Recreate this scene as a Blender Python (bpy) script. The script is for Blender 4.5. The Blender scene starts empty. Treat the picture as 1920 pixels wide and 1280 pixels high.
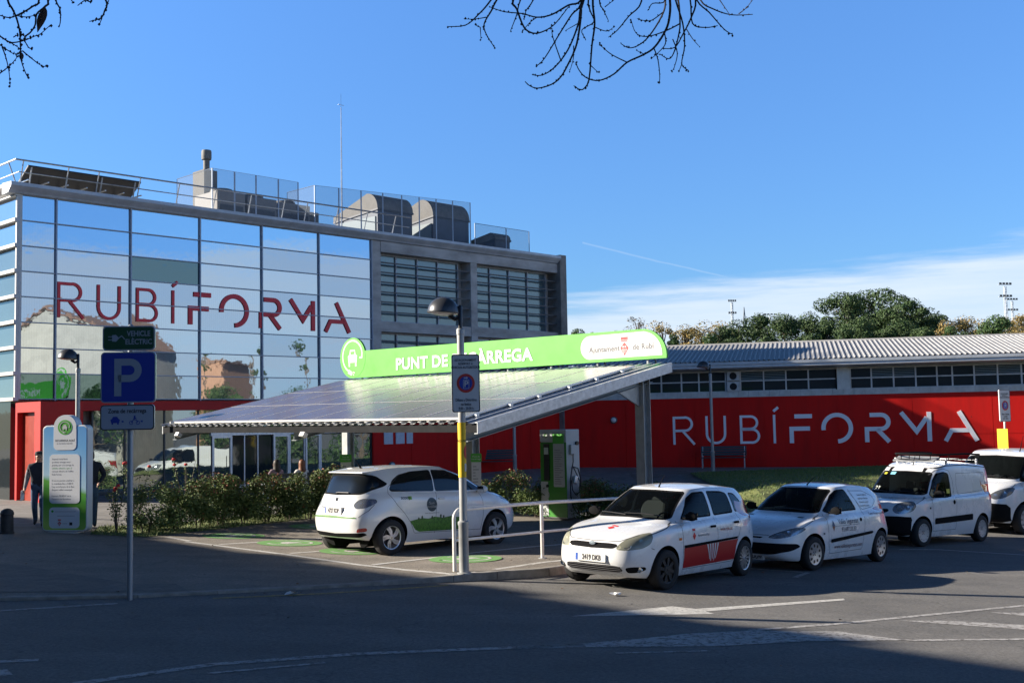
import bpy, bmesh, math, random
import numpy as np
from mathutils import Vector, Matrix, Euler
from mathutils.geometry import delaunay_2d_cdt
R = math.radians
rnd = random.Random(7)
S = bpy.context.scene
COL = S.collection
# ------------------------------------------------------------------ camera
cam_d = bpy.data.cameras.new("camera"); cam = bpy.data.objects.new("camera", cam_d); COL.objects.link(cam)
cam_d.sensor_width = 36; cam_d.lens = 36 * 2134 / 1920; cam_d.clip_start = .05; cam_d.clip_end = 5000
_p = math.atan(150 / 2134 * math.cos(.019)); _r = math.atan(.019)
_F = Vector((0, math.cos(_p), math.sin(_p))); _R0 = Vector((1, 0, 0)); _U0 = Vector((0, -math.sin(_p), math.cos(_p)))
_Rt = _R0 * math.cos(_r) - _U0 * math.sin(_r); _Up = _U0 * math.cos(_r) + _R0 * math.sin(_r)
cam.matrix_world = Matrix(((_Rt.x, _Up.x, -_F.x, 0), (_Rt.y, _Up.y, -_F.y, 0), (_Rt.z, _Up.z, -_F.z, 2.3), (0, 0, 0, 1)))
S.camera = cam
# ------------------------------------------------------------------ light
SUN_AZ, SUN_EL = -87.0, 23.4           # azimuth from +Y, clockwise positive
W = bpy.data.worlds.new("World"); S.world = W; W.use_nodes = True
nt = W.node_tree; nt.nodes.clear()
def N(t, **k):
    n = nt.nodes.new(t)
    for a, b in k.items(): setattr(n, a, b)
    return n
def lk(a, b): nt.links.new(a, b)
def M(op, a, b=None, c=None, clamp=False):
    n = N('ShaderNodeMath', operation=op, use_clamp=clamp)
    for i, v in enumerate((a, b, c)):
        if v is None: continue
        if isinstance(v, (int, float)): n.inputs[i].default_value = v
        else: lk(v, n.inputs[i])
    return n.outputs[0]
sky = N('ShaderNodeTexSky'); sky.sky_type = 'NISHITA'; sky.sun_disc = False
sky.sun_elevation = R(SUN_EL); sky.sun_rotation = R(SUN_AZ); sky.altitude = 200; sky.air_density = 1.0; sky.dust_density = .25; sky.ozone_density = 3.0
tc = N('ShaderNodeTexCoord'); sep = N('ShaderNodeSeparateXYZ'); lk(tc.outputs['Generated'], sep.inputs[0])
X_, Y_, Z_ = sep.outputs
# low band of thin cloud, higher towards the right of the view (+X)
mp = N('ShaderNodeMapping'); mp.inputs['Scale'].default_value = (2.2, 2.2, 26); mp.inputs['Rotation'].default_value = (0, R(-2.2), 0)
lk(tc.outputs['Generated'], mp.inputs[0])
nz = N('ShaderNodeTexNoise'); nz.inputs['Scale'].default_value = 2.3; nz.inputs['Detail'].default_value = 7; nz.inputs['Roughness'].default_value = .6; lk(mp.outputs[0], nz.inputs['Vector'])
top = M('MINIMUM', M('ADD', M('MULTIPLY', M('DIVIDE', X_, M('MAXIMUM', Y_, .2)), .075), .104), .162)
edge = M('ADD', M('SUBTRACT', top, Z_), M('MULTIPLY', M('SUBTRACT', nz.outputs[0], .5), .055))
band = N('ShaderNodeMapRange', interpolation_type='SMOOTHSTEP'); lk(edge, band.inputs[0]); band.inputs[1].default_value = -.004; band.inputs[2].default_value = .022
band.inputs[3].default_value = 0; band.inputs[4].default_value = .85
# a thin old vapour trail: a great circle segment
a = Vector((.0632, .978, .1530)).normalized(); b_ = Vector((.178, .97, .1215)).normalized(); nrm = a.cross(b_).normalized()
dt = N('ShaderNodeVectorMath', operation='DOT_PRODUCT'); lk(tc.outputs['Generated'], dt.inputs[0]); dt.inputs[1].default_value = nrm
tr = M('MULTIPLY', M('SUBTRACT', 1, M('MULTIPLY', M('ABSOLUTE', M('ADD', dt.outputs['Value'], M('MULTIPLY', M('SUBTRACT', nz.outputs[0], .5), .004))), 900), clamp=True), .2)
tr = M('MULTIPLY', tr, M('MULTIPLY', M('GREATER_THAN', X_, .0632), M('LESS_THAN', X_, .19)))
tr = M('MULTIPLY', tr, M('GREATER_THAN', Y_, 0))
fac = M('MAXIMUM', M('MULTIPLY', band.outputs[0], M('ADD', .55, M('MULTIPLY', nz.outputs[0], .8))), tr)
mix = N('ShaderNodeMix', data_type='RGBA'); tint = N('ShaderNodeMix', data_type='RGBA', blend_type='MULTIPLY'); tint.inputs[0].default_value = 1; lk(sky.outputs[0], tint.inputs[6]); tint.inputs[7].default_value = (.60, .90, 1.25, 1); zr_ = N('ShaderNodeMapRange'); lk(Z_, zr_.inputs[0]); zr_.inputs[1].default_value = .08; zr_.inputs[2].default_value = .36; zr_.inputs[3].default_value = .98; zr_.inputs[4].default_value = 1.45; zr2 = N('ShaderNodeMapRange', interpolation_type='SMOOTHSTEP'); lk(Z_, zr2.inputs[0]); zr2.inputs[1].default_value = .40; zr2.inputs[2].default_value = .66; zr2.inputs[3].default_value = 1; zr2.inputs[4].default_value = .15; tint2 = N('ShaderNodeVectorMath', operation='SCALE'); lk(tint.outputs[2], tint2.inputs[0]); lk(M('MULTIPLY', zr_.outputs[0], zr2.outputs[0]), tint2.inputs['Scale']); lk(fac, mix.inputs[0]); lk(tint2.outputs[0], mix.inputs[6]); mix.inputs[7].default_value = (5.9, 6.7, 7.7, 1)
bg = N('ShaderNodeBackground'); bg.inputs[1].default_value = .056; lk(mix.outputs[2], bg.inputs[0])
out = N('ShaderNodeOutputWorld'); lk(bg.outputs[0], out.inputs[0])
sd = bpy.data.lights.new("sun", 'SUN'); sd.energy = 5.0; sd.angle = R(.5); sd.color = (1, .90, .76)
so = bpy.data.objects.new("sun", sd); COL.objects.link(so)
_s = Vector((math.sin(R(SUN_AZ)) * math.cos(R(SUN_EL)), math.cos(R(SUN_AZ)) * math.cos(R(SUN_EL)), math.sin(R(SUN_EL))))
so.rotation_euler = _s.to_track_quat('Z', 'Y').to_euler(); so.location = (-20, 0, 30)
S.view_settings.view_transform = 'Standard'; S.view_settings.look = 'None'; S.view_settings.gamma = 1; S.view_settings.exposure = 1.3
# ------------------------------------------------------------------ materials
MATS = {}
def mat(name, col=(.5, .5, .5), rough=.6, metal=0., var=0., vscale=3., bump=0., bscale=40., col2=None, stretch=None, coat=0., emit=None, spec=.5, detail=6, trans=0., alpha=1., hi=.65, lo=.35, aniso=None):
    if name in MATS: return MATS[name]
    m = bpy.data.materials.new(name); m.use_nodes = True; t = m.node_tree; p = t.nodes['Principled BSDF']
    p.inputs['Base Color'].default_value = (*col, 1); p.inputs['Roughness'].default_value = rough; p.inputs['Metallic'].default_value = metal
    p.inputs['Specular IOR Level'].default_value = spec; p.inputs['Coat Weight'].default_value = coat; p.inputs['Coat Roughness'].default_value = .05
    p.inputs['Transmission Weight'].default_value = trans; p.inputs['Alpha'].default_value = alpha
    if emit: p.inputs['Emission Color'].default_value = (*emit, 1); p.inputs['Emission Strength'].default_value = 1
    L = t.links.new; nn = t.nodes.new
    if var or col2 or bump:
        c = nn('ShaderNodeTexCoord'); v = nn('ShaderNodeMapping'); L(c.outputs['Object'], v.inputs[0])
        if stretch: v.inputs['Scale'].default_value = stretch
    if var or col2:
        z = nn('ShaderNodeTexNoise'); z.inputs['Scale'].default_value = vscale; z.inputs['Detail'].default_value = detail; z.inputs['Roughness'].default_value = .65; L(v.outputs[0], z.inputs['Vector'])
        r = nn('ShaderNodeMapRange'); r.inputs[1].default_value = lo; r.inputs[2].default_value = hi; L(z.outputs[0], r.inputs[0])
        x = nn('ShaderNodeMix'); x.data_type = 'RGBA'; L(r.outputs[0], x.inputs[0])
        c2 = col2 or tuple(min(1, q * (1 + var)) for q in col); c1 = col if col2 else tuple(q * (1 - var) for q in col)
        x.inputs[6].default_value = (*c1, 1); x.inputs[7].default_value = (*c2, 1); L(x.outputs[2], p.inputs['Base Color'])
        if metal < .5 and rough > .2:
            r2 = nn('ShaderNodeMapRange'); r2.inputs[3].default_value = max(0, rough - .12); r2.inputs[4].default_value = min(1, rough + .12); L(z.outputs[0], r2.inputs[0]); L(r2.outputs[0], p.inputs['Roughness'])
    if bump:
        z2 = nn('ShaderNodeTexNoise'); z2.inputs['Scale'].default_value = bscale; z2.inputs['Detail'].default_value = 4; L(v.outputs[0], z2.inputs['Vector'])
        bb = nn('ShaderNodeBump'); bb.inputs['Strength'].default_value = bump; bb.inputs['Distance'].default_value = .01; L(z2.outputs[0], bb.inputs['Height']); L(bb.outputs[0], p.inputs['Normal'])
    MATS[name] = m; return m
# ------------------------------------------------------------------ mesh helpers
class MB:
    def __init__(s): s.v = []; s.f = []; s.m = []; s.k = 0
    def add(s, vs, fs):
        o = len(s.v); s.v += [tuple(q) for q in vs]
        for f in fs: s.f.append([i + o for i in f]); s.m.append(s.k)
        return s
    def box(s, x0, x1, y0, y1, z0, z1):
        return s.add([(x0, y0, z0), (x1, y0, z0), (x1, y1, z0), (x0, y1, z0), (x0, y0, z1), (x1, y0, z1), (x1, y1, z1), (x0, y1, z1)],
            [(0, 3, 2, 1), (4, 5, 6, 7), (0, 1, 5, 4), (1, 2, 6, 5), (2, 3, 7, 6), (3, 0, 4, 7)])
    def cbox(s, c, d, rz=0, rx=0, ry=0):
        m = Euler((rx, ry, rz)).to_matrix(); b = MB().box(-d[0] / 2, d[0] / 2, -d[1] / 2, d[1] / 2, -d[2] / 2, d[2] / 2)
        return s.add([m @ Vector(q) + Vector(c) for q in b.v], b.f)
    def bar(s, a, b, w, h, up=(0, 0, 1)):
        a = Vector(a); b = Vector(b); d = (b - a).normalized(); u = Vector(up)
        x = d.cross(u)
        if x.length < 1e-4: x = d.cross(Vector((1, 0, 0)))
        x.normalize(); u = x.cross(d); vs = []
        for P in (a, b):
            for i, j in ((-1, -1), (1, -1), (1, 1), (-1, 1)): vs.append(P + x * i * w / 2 + u * j * h / 2)
        return s.add(vs, [(0, 1, 2, 3), (7, 6, 5, 4), (0, 4, 5, 1), (1, 5, 6, 2), (2, 6, 7, 3), (3, 7, 4, 0)])
    def tube(s, pts, rad, n=8, cap=True):
        pts = [Vector(q) for q in pts]; rs = rad if isinstance(rad, (list, tuple)) else [rad] * len(pts)
        d0 = (pts[1] - pts[0]).normalized(); x = d0.cross(Vector((0, 0, 1)))
        if x.length < 1e-3: x = Vector((1, 0, 0))
        x.normalize(); vs = []
        for i, P in enumerate(pts):
            d = (pts[min(i + 1, len(pts) - 1)] - pts[max(i - 1, 0)]).normalized()
            x = (x - d * x.dot(d)).normalized(); y = d.cross(x)
            for k in range(n):
                a = 2 * math.pi * k / n; vs.append(P + (x * math.cos(a) + y * math.sin(a)) * rs[i])
        fs = []
        for i in range(len(pts) - 1):
            for k in range(n): fs.append((i * n + k, i * n + (k + 1) % n, (i + 1) * n + (k + 1) % n, (i + 1) * n + k))
        if cap: fs += [tuple(range(n - 1, -1, -1)), tuple((len(pts) - 1) * n + k for k in range(n))]
        return s.add(vs, fs)
    def lathe(s, prof, n=24, c=(0, 0, 0), axis='z', cap=True, a0=0, a1=2 * math.pi):
        full = abs(a1 - a0 - 2 * math.pi) < 1e-6; k = n if full else n + 1; vs = []
        for r, h in prof:
            for i in range(k):
                a = a0 + (a1 - a0) * i / n; q = (r * math.cos(a), r * math.sin(a), h)
                if axis == 'y': q = (q[0], q[2], q[1])
                if axis == 'x': q = (q[2], q[0], q[1])
                vs.append((q[0] + c[0], q[1] + c[1], q[2] + c[2]))
        fs = []
        for j in range(len(prof) - 1):
            for i in range(n):
                i2 = (i + 1) % k
                if full or i < n: fs.append((j * k + i, j * k + i2, (j + 1) * k + i2, (j + 1) * k + i))
        if cap and full: fs += [tuple(range(k - 1, -1, -1)), tuple((len(prof) - 1) * k + i for i in range(k))]
        return s.add(vs, fs)
    def prism(s, poly, d0, d1, f):
        """poly: 2D outline; f(a, b, d) -> point"""
        n = len(poly); vs = [f(a, b, d0) for a, b in poly] + [f(a, b, d1) for a, b in poly]
        return s.add(vs, [tuple(range(n - 1, -1, -1)), tuple(range(n, 2 * n))] + [(i, (i + 1) % n, n + (i + 1) % n, n + i) for i in range(n)])
    def merge(s, o, M4=None, f=None):
        g = (lambda q: M4 @ Vector(q)) if M4 is not None else (f or (lambda q: q))
        ofs = len(s.v); s.v += [tuple(g(q)) for q in o.v]
        s.f += [[i + ofs for i in q] for q in o.f]; s.m += o.m; return s
    def build(s, name, mats, parent=None, smooth=False, **k):
        me = bpy.data.meshes.new(name); me.from_pydata([tuple(q) for q in s.v], [], s.f)
        for m_ in (mats if isinstance(mats, (list, tuple)) else [mats]): me.materials.append(m_)
        me.polygons.foreach_set('material_index', s.m)
        bm = bmesh.new(); bm.from_mesh(me)
        if not k.get('raw'): bmesh.ops.recalc_face_normals(bm, faces=bm.faces)
        if smooth:
            for f in bm.faces: f.smooth = True
            ang = R(k.get('angle', 40))
            for e in bm.edges:
                if len(e.link_faces) == 2 and e.calc_face_angle(0) > ang: e.smooth = False
        bm.to_mesh(me); bm.free(); me.update()
        o = bpy.data.objects.new(name, me); COL.objects.link(o)
        if parent is not None: o.parent = parent
        if k.get('bevel'):
            b = o.modifiers.new('b', 'BEVEL'); b.width = k['bevel']; b.segments = 2; b.limit_method = 'ANGLE'
        if k.get('label'): o['label'] = k['label']
        return o
def tag(o, label, cat, group=None, kind=None):
    if label: o['label'] = label
    if cat: o['category'] = cat
    if group: o['group'] = group
    if kind: o['kind'] = kind
    return o
def thing(name, label, cat, loc=(0, 0, 0), rz=0, group=None, mtx=None):
    o = bpy.data.objects.new(name, None); COL.objects.link(o); o.empty_display_size = .2
    if mtx is not None: o.matrix_world = mtx
    else: o.location = loc; o.rotation_euler = (0, 0, rz)
    return tag(o, label, cat, group)
def copy_tree(o, parent=None):
    c = o.copy(); COL.objects.link(c); c.parent = parent
    for ch in o.children: copy_tree(ch, c)
    return c
def struct(name, mb, m, **k):
    o = mb.build(name, m, **k); o['kind'] = 'structure'; return o
def text_mb(txt, size=1, extrude=.004, offset=0., align='CENTER', space=1., sx=1., shear=0):
    cu = bpy.data.curves.new('t', 'FONT'); cu.body = txt; cu.size = size; cu.extrude = extrude; cu.offset = offset; cu.align_x = align; cu.align_y = 'CENTER'
    cu.space_character = space; cu.resolution_u = 3; cu.shear = shear
    o = bpy.data.objects.new('t', cu); me = o.to_mesh(); b = MB()
    b.add([(v.co.x * sx, v.co.y, v.co.z) for v in me.vertices], [tuple(p.vertices) for p in me.polygons])
    o.to_mesh_clear(); bpy.data.objects.remove(o); bpy.data.curves.remove(cu); return b
def rrect(w, h, r, n=5, cx=0, cy=0):
    o = []
    for qx, qy, a in ((1, -1, -90), (1, 1, 0), (-1, 1, 90), (-1, -1, 180)):
        for i in range(n + 1):
            t = R(a + 90 * i / n); o.append((cx + qx * (w / 2 - r) + r * math.cos(t), cy + qy * (h / 2 - r) + r * math.sin(t)))
    return o
def circ(r, n=32, cx=0, cy=0, sx=1): return [(cx + sx * r * math.cos(2 * math.pi * i / n), cy + r * math.sin(2 * math.pi * i / n)) for i in range(n)]
def ribbon(pts, w, closed=False):
    """2D polyline -> list of quads polygons (strip with mitred joints)"""
    P = [Vector(p) for p in pts]; n = len(P); L = []; Rr = []
    for i in range(n):
        a = P[(i - 1) % n] if (closed or i > 0) else P[i]; b = P[(i + 1) % n] if (closed or i < n - 1) else P[i]
        d1 = (P[i] - a); d2 = (b - P[i])
        if d1.length < 1e-9: d1 = d2
        if d2.length < 1e-9: d2 = d1
        d1.normalize(); d2.normalize(); n1 = Vector((-d1.y, d1.x)); n2 = Vector((-d2.y, d2.x)); m = (n1 + n2)
        if m.length < 1e-6: m = n1.copy()
        m.normalize(); k = w / 2 / max(.35, m.dot(n1)); L.append(P[i] + m * k); Rr.append(P[i] - m * k)
    return L, Rr
def ribbon_mb(pts, w, d0, d1, f, closed=False, mb=None):
    mb = mb or MB(); L, Q = ribbon(pts, w, closed); n = len(pts); vs = []
    for d in (d0, d1):
        for i in range(n): vs.append(f(L[i].x, L[i].y, d)); vs.append(f(Q[i].x, Q[i].y, d))
    fs = []; o = 2 * n
    for i in range(n if closed else n - 1):
        j = (i + 1) % n; a, b, c, d = 2 * i, 2 * i + 1, 2 * j + 1, 2 * j
        fs += [(a, b, c, d), (o + d, o + c, o + b, o + a), (a, d, o + d, o + a), (c, b, o + b, o + c)]
    if not closed: fs += [(0, o, o + 1, 1), (2 * n - 2, 2 * n - 1, o + 2 * n - 1, o + 2 * n - 2)]
    return mb.add(vs, fs)
def arc(cx, cy, r, a0, a1, n=12, sy=1): return [(cx + r * math.cos(R(a0 + (a1 - a0) * i / n)), cy + sy * r * math.sin(R(a0 + (a1 - a0) * i / n))) for i in range(n + 1)]
# ------------------------------------------------------------------ site
UD = Vector((math.cos(R(46)), math.sin(R(46)))); VD = Vector((-UD.y, UD.x))
PA = (-14.22, 32.56); PB = (1.96, 49.32); WD = Vector((math.cos(R(-14)), math.sin(R(-14))))
PW = (PB[0] + 37 * WD.x, PB[1] + 37 * WD.y)
KERB = [(-30, 3.5), (-14, 11.5), (-8, 13.9), (-4.9, 14.9), (-4.0, 15.4), (-1.6, 16.85), (-.3, 17.6), (.5, 18.15), (2.0, 20.2), (3.6, 21.4), (5.3, 23.2), (7.4, 26.4), (9.4, 28.2), (14, 32.8), (26, 42), (60, 60)]
def plane(x, y): return .094 - .0411 * x - .0116 * y
def _ds(px, py, a, b):
    dx, dy = b[0] - a[0], b[1] - a[1]; t = max(0, min(1, ((px - a[0]) * dx + (py - a[1]) * dy) / (dx * dx + dy * dy)))
    return math.hypot(px - a[0] - dx * t, py - a[1] - dy * t)
def kside(x, y):
    i = min(range(len(KERB) - 1), key=lambda i: _ds(x, y, KERB[i], KERB[i + 1])); a, b = KERB[i], KERB[i + 1]
    d = _ds(x, y, a, b); s = (b[0] - a[0]) * (y - a[1]) - (b[1] - a[1]) * (x - a[0]); return d if s > 0 else -d
def T(x, y):
    pl = plane(max(-60, min(60, x)), max(-60, min(80, y))); dk = kside(x, y)
    if dk <= 0: return pl
    db = min(_ds(x, y, PA, PB), _ds(x, y, PB, PW)); w = dk / (dk + db + 1e-6)
    if x < PB[0]:
        if (PB[0] - PA[0]) * (y - PA[1]) - (PB[1] - PA[1]) * (x - PA[0]) > 0: w = 1
    elif (PW[0] - PB[0]) * (y - PB[1]) - (PW[1] - PB[1]) * (x - PB[0]) > 0: w = 1
    w = min(1, max(0, (w - .4) / .55)); w = w * w * (3 - 2 * w)
    F_ = .17 - .008 * (max(-40, min(60, x)) - 1.96); z = pl * (1 - w) + F_ * w
    if x > 4:      # the lawn is a low bank just behind the parked cars
        w2 = min(1, max(0, (dk - .9) / 3.2)); w2 = w2 * w2 * (3 - 2 * w2); w3 = min(1, (x - 4) / 3); w3 = w3 * w3 * (3 - 2 * w3); z += (F_ + .14 * math.exp(-((dk - 4.5) / 4.5) ** 2) - z) * w2 * w3
    return z
def padh(x): return .035 + .085 * min(1, max(0, (x + 2.2) / 2.0))
def G(x, y):
    """height of the walking surface"""
    return T(x, y) + (padh(x) if kside(x, y) > 0 else 0)
# ================================================================== SITE
M_asph = mat('asphalt', (.105, .102, .097), .9, var=0, col2=(.152, .146, .138), vscale=1.1, bump=.5, bscale=90, lo=.3, hi=.72)
def asphalt_nodes(m, crack=True, patch=(.075, .072, .07)):
    t = m.node_tree; p = t.nodes['Principled BSDF']; nn = t.nodes.new; L = t.links.new
    src = p.inputs['Base Color'].links[0].from_socket
    c = nn('ShaderNodeTexCoord')
    g = nn('ShaderNodeTexNoise'); g.inputs['Scale'].default_value = 26; g.inputs['Detail'].default_value = 9; g.inputs['Roughness'].default_value = .85; L(c.outputs['Object'], g.inputs['Vector'])
    gr = nn('ShaderNodeMapRange'); gr.inputs[1].default_value = .3; gr.inputs[2].default_value = .7; gr.inputs[3].default_value = .30; gr.inputs[4].default_value = 1.75; L(g.outputs[0], gr.inputs[0])
    mx = nn('ShaderNodeMix'); mx.data_type = 'RGBA'; mx.blend_type = 'MULTIPLY'; mx.inputs[0].default_value = 1; L(src, mx.inputs[6]); L(gr.outputs[0], mx.inputs[7])
    # wear and oil, large scale and stretched along the street
    mp2 = nn('ShaderNodeMapping'); mp2.inputs['Rotation'].default_value = (0, 0, R(-40)); mp2.inputs['Scale'].default_value = (.12, .9, 1); L(c.outputs['Object'], mp2.inputs[0])
    g2 = nn('ShaderNodeTexNoise'); g2.inputs['Scale'].default_value = 1.6; g2.inputs['Detail'].default_value = 8; L(mp2.outputs[0], g2.inputs['Vector'])
    r2 = nn('ShaderNodeMapRange'); r2.inputs[1].default_value = .35; r2.inputs[2].default_value = .7; r2.inputs[3].default_value = .86; r2.inputs[4].default_value = 1.08; L(g2.outputs[0], r2.inputs[0])
    mx2 = nn('ShaderNodeMix'); mx2.data_type = 'RGBA'; mx2.blend_type = 'MULTIPLY'; mx2.inputs[0].default_value = 1; L(mx.outputs[2], mx2.inputs[6]); L(r2.outputs[0], mx2.inputs[7])
    last = mx2.outputs[2]
    if crack:
        w = nn('ShaderNodeTexNoise'); w.inputs['Scale'].default_value = 1.5; w.inputs['Detail'].default_value = 5; L(c.outputs['Object'], w.inputs['Vector'])
        ad = nn('ShaderNodeVectorMath'); ad.operation = 'ADD'; L(c.outputs['Object'], ad.inputs[0]); L(w.outputs['Color'], ad.inputs[1])
        vo = nn('ShaderNodeTexVoronoi'); vo.feature = 'DISTANCE_TO_EDGE'; vo.inputs['Scale'].default_value = .33; L(ad.outputs[0], vo.inputs['Vector'])
        cr = nn('ShaderNodeMapRange'); cr.inputs[1].default_value = .0; cr.inputs[2].default_value = .006; cr.inputs[3].default_value = .68; cr.inputs[4].default_value = 1; L(vo.outputs['Distance'], cr.inputs[0])
        mx3 = nn('ShaderNodeMix'); mx3.data_type = 'RGBA'; mx3.blend_type = 'MULTIPLY'; mx3.inputs[0].default_value = 1; L(last, mx3.inputs[6]); L(cr.outputs[0], mx3.inputs[7]); last = mx3.outputs[2]
    L(last, p.inputs['Base Color'])
asphalt_nodes(M_asph)
M_pad = mat('worn_asphalt', (.145, .127, .106), .92, col2=(.215, .19, .16), vscale=1.6, bump=.5, bscale=80, lo=.3, hi=.7); asphalt_nodes(M_pad)
M_conc = mat('kerb_concrete', (.24, .225, .20), .9, var=.25, vscale=5, bump=.3, bscale=60)
M_tile = mat('plaza_paving', (.20, .19, .18), .85, var=.15, vscale=2, bump=.2, bscale=50)
def add_tiles(m, sc, dark=.6, w=.02):
    t = m.node_tree; p = t.nodes['Principled BSDF']; nn = t.nodes.new; L = t.links.new; src = p.inputs['Base Color'].links[0].from_socket
    c = nn('ShaderNodeTexCoord'); mpp = nn('ShaderNodeMapping'); mpp.inputs['Rotation'].default_value = (0, 0, R(-46)); L(c.outputs['Object'], mpp.inputs[0])
    b = nn('ShaderNodeTexBrick'); b.inputs['Scale'].default_value = sc; b.inputs['Mortar Size'].default_value = w; b.offset = .5; b.inputs['Brick Width'].default_value = 1; b.inputs['Row Height'].default_value = .5
    b.inputs['Color1'].default_value = (1, 1, 1, 1); b.inputs['Color2'].default_value = (.82, .82, .82, 1); b.inputs['Mortar'].default_value = (dark, dark, dark, 1); L(mpp.outputs[0], b.inputs['Vector'])
    mx = nn('ShaderNodeMix'); mx.data_type = 'RGBA'; mx.blend_type = 'MULTIPLY'; mx.inputs[0].default_value = 1; L(src, mx.inputs[6]); L(b.outputs[0], mx.inputs[7]); L(mx.outputs[2], p.inputs['Base Color'])
add_tiles(M_tile, 1.6)
M_brick = mat('tactile_paving', (.15, .135, .12), .9, var=.2, vscale=3, bump=.2, bscale=60); add_tiles(M_brick, 4.5, .55, .03)
M_soil = mat('grass_soil', (.08, .105, .03), .95, col2=(.15, .165, .05), vscale=2.5, bump=.8, bscale=30)
M_paint = mat('road_paint', (.56, .55, .52), .75, var=.0, col2=(.38, .37, .35), vscale=9, bump=.3, bscale=90)
def worn(m, amt=.5, sc=22):
    """worn paint: flecks of the asphalt below show through"""
    t = m.node_tree; p = t.nodes['Principled BSDF']; nn = t.nodes.new; L = t.links.new; src = p.inputs['Base Color'].links[0].from_socket
    c = nn('ShaderNodeTexCoord'); g = nn('ShaderNodeTexNoise'); g.inputs['Scale'].default_value = sc; g.inputs['Detail'].default_value = 8; g.inputs['Roughness'].default_value = .75; L(c.outputs['Object'], g.inputs['Vector'])
    r = nn('ShaderNodeMapRange'); r.inputs[1].default_value = amt - .03; r.inputs[2].default_value = amt + .06; L(g.outputs[0], r.inputs[0])
    x = nn('ShaderNodeMix'); x.data_type = 'RGBA'; L(r.outputs[0], x.inputs[0]); L(src, x.inputs[6]); x.inputs[7].default_value = (.12, .11, .10, 1); L(x.outputs[2], p.inputs['Base Color'])
worn(M_paint, .58)
M_paintw = mat('faded_road_paint', (.42, .41, .40), .8, col2=(.30, .29, .28), vscale=6, bump=.3, bscale=90); worn(M_paintw, .52, 14)
M_yel = mat('yellow_road_paint', (.36, .27, .07), .8, col2=(.22, .17, .06), vscale=8); worn(M_yel, .53)
M_green = mat('green_ground_paint', (.115, .27, .075), .8, col2=(.15, .33, .1), vscale=8); worn(M_green, .6)

def inpoly(x, y, P):
    c = False; n = len(P); j = n - 1
    for i in range(n):
        if (P[i][1] > y) != (P[j][1] > y) and x < (P[j][0] - P[i][0]) * (y - P[i][1]) / (P[j][1] - P[i][1]) + P[i][0]: c = not c
        j = i
    return c
def sheet(poly, step, zf, mb=None):
    """a polygon laid over the terrain: triangulated finely enough to follow it"""
    P = []
    n = len(poly)
    for i in range(n):
        a, b = poly[i], poly[(i + 1) % n]; k = max(1, int(math.hypot(b[0] - a[0], b[1] - a[1]) / step))
        for j in range(k): P.append((a[0] + (b[0] - a[0]) * j / k, a[1] + (b[1] - a[1]) * j / k))
    nb = len(P); x0, x1 = min(p[0] for p in P), max(p[0] for p in P); y0, y1 = min(p[1] for p in P), max(p[1] for p in P)
    pts = list(P); y = y0 + step * .5
    while y < y1:
        x = x0 + step * .5
        while x < x1:
            if inpoly(x, y, poly) and min(_ds(x, y, poly[i], poly[(i + 1) % n]) for i in range(n)) > step * .35: pts.append((x, y))
            x += step
        y += step
    r = delaunay_2d_cdt([Vector(p) for p in pts], [], [list(range(nb))], 1, 1e-5)
    mb = mb or MB(); return mb.add([(v.x, v.y, zf(v.x, v.y)) for v in r[0]], [tuple(f) for f in r[2]])
# ---- ground (road level asphalt near, earth far away)
gm = MB(); xs = [-900, -500, -300, -180, -120, -80] + [-60 + i for i in range(0, 141)] + [100, 130, 180, 260, 400, 700, 1200]
ys = [-600, -300, -150, -80] + [-40 + i for i in range(0, 141)] + [115, 140, 180, 240, 340, 500, 800, 1600]
def hillh(x, y):
    w = min(1, max(0, (y - 66) / 40)); w = w * w * (3 - 2 * w); return w * (5.2 + .02 * max(0, x)) + (max(0, y - 120) * .012)
vs = [(x, y, T(x, y) + hillh(x, y)) for y in ys for x in xs]; nx = len(xs)
fs = [(j * nx + i, j * nx + i + 1, (j + 1) * nx + i + 1, (j + 1) * nx + i) for j in range(len(ys) - 1) for i in range(nx - 1)]
gm.add(vs, []); 
for f in fs:
    cy = (vs[f[0]][1] + vs[f[2]][1]) / 2; gm.k = 1 if cy > 66 else 0; gm.f.append(list(f)); gm.m.append(gm.k)
struct('ground', gm, [M_asph, M_soil], smooth=True)
kp = [p for p in KERB if -15 < p[0] < 27]
pad_poly = [(p[0], p[1]) for p in kp] + [(26.5, 55), (-14, 56), (-30, 36), (-30, 12)]
PADP = [(-30, 4)] + pad_poly[:0] + [(-14, 11.5)] + [p for p in KERB if -9 < p[0] < 27] + [(27, 60), (-40, 60), (-45, 12)]
struct('pavement', sheet(PADP, .8, lambda x, y: T(x, y) + padh(x)), M_pad, smooth=True)
# kerb: blocks one metre long
km = MB(); KL = []
for i in range(1, len(KERB) - 1):
    a, b = Vector(KERB[i]), Vector(KERB[i + 1]); n_ = max(1, round((b - a).length)); d = (b - a) / n_
    for j in range(n_):
        KL.append((a + d * j + d.normalized() * .004, a + d * (j + 1) - d.normalized() * .004))
for a, b in KL:
    if a.x > 24: continue
    nrm_ = Vector((-(b - a).y, (b - a).x)).normalized(); w_ = .14
    vs = []
    for P in (a, b):
        h = T(P.x + .01, P.y) ; zt = plane(P.x, P.y) + padh(P.x) + .004
        for o_, z in ((-.03, h - .15), (-.02, zt - .015), (-.008, zt), (w_, zt), (w_, h - .15)): q = P + nrm_ * o_; vs.append((q.x, q.y, z))
    km.add(vs, [(0, 1, 2, 3, 4), (9, 8, 7, 6, 5)] + [(i, (i + 1) % 5, 5 + (i + 1) % 5, 5 + i) for i in range(5)])
struct('kerb', km, M_conc)
gz4 = lambda e: (lambda x, y: G(x, y) + e)
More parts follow.
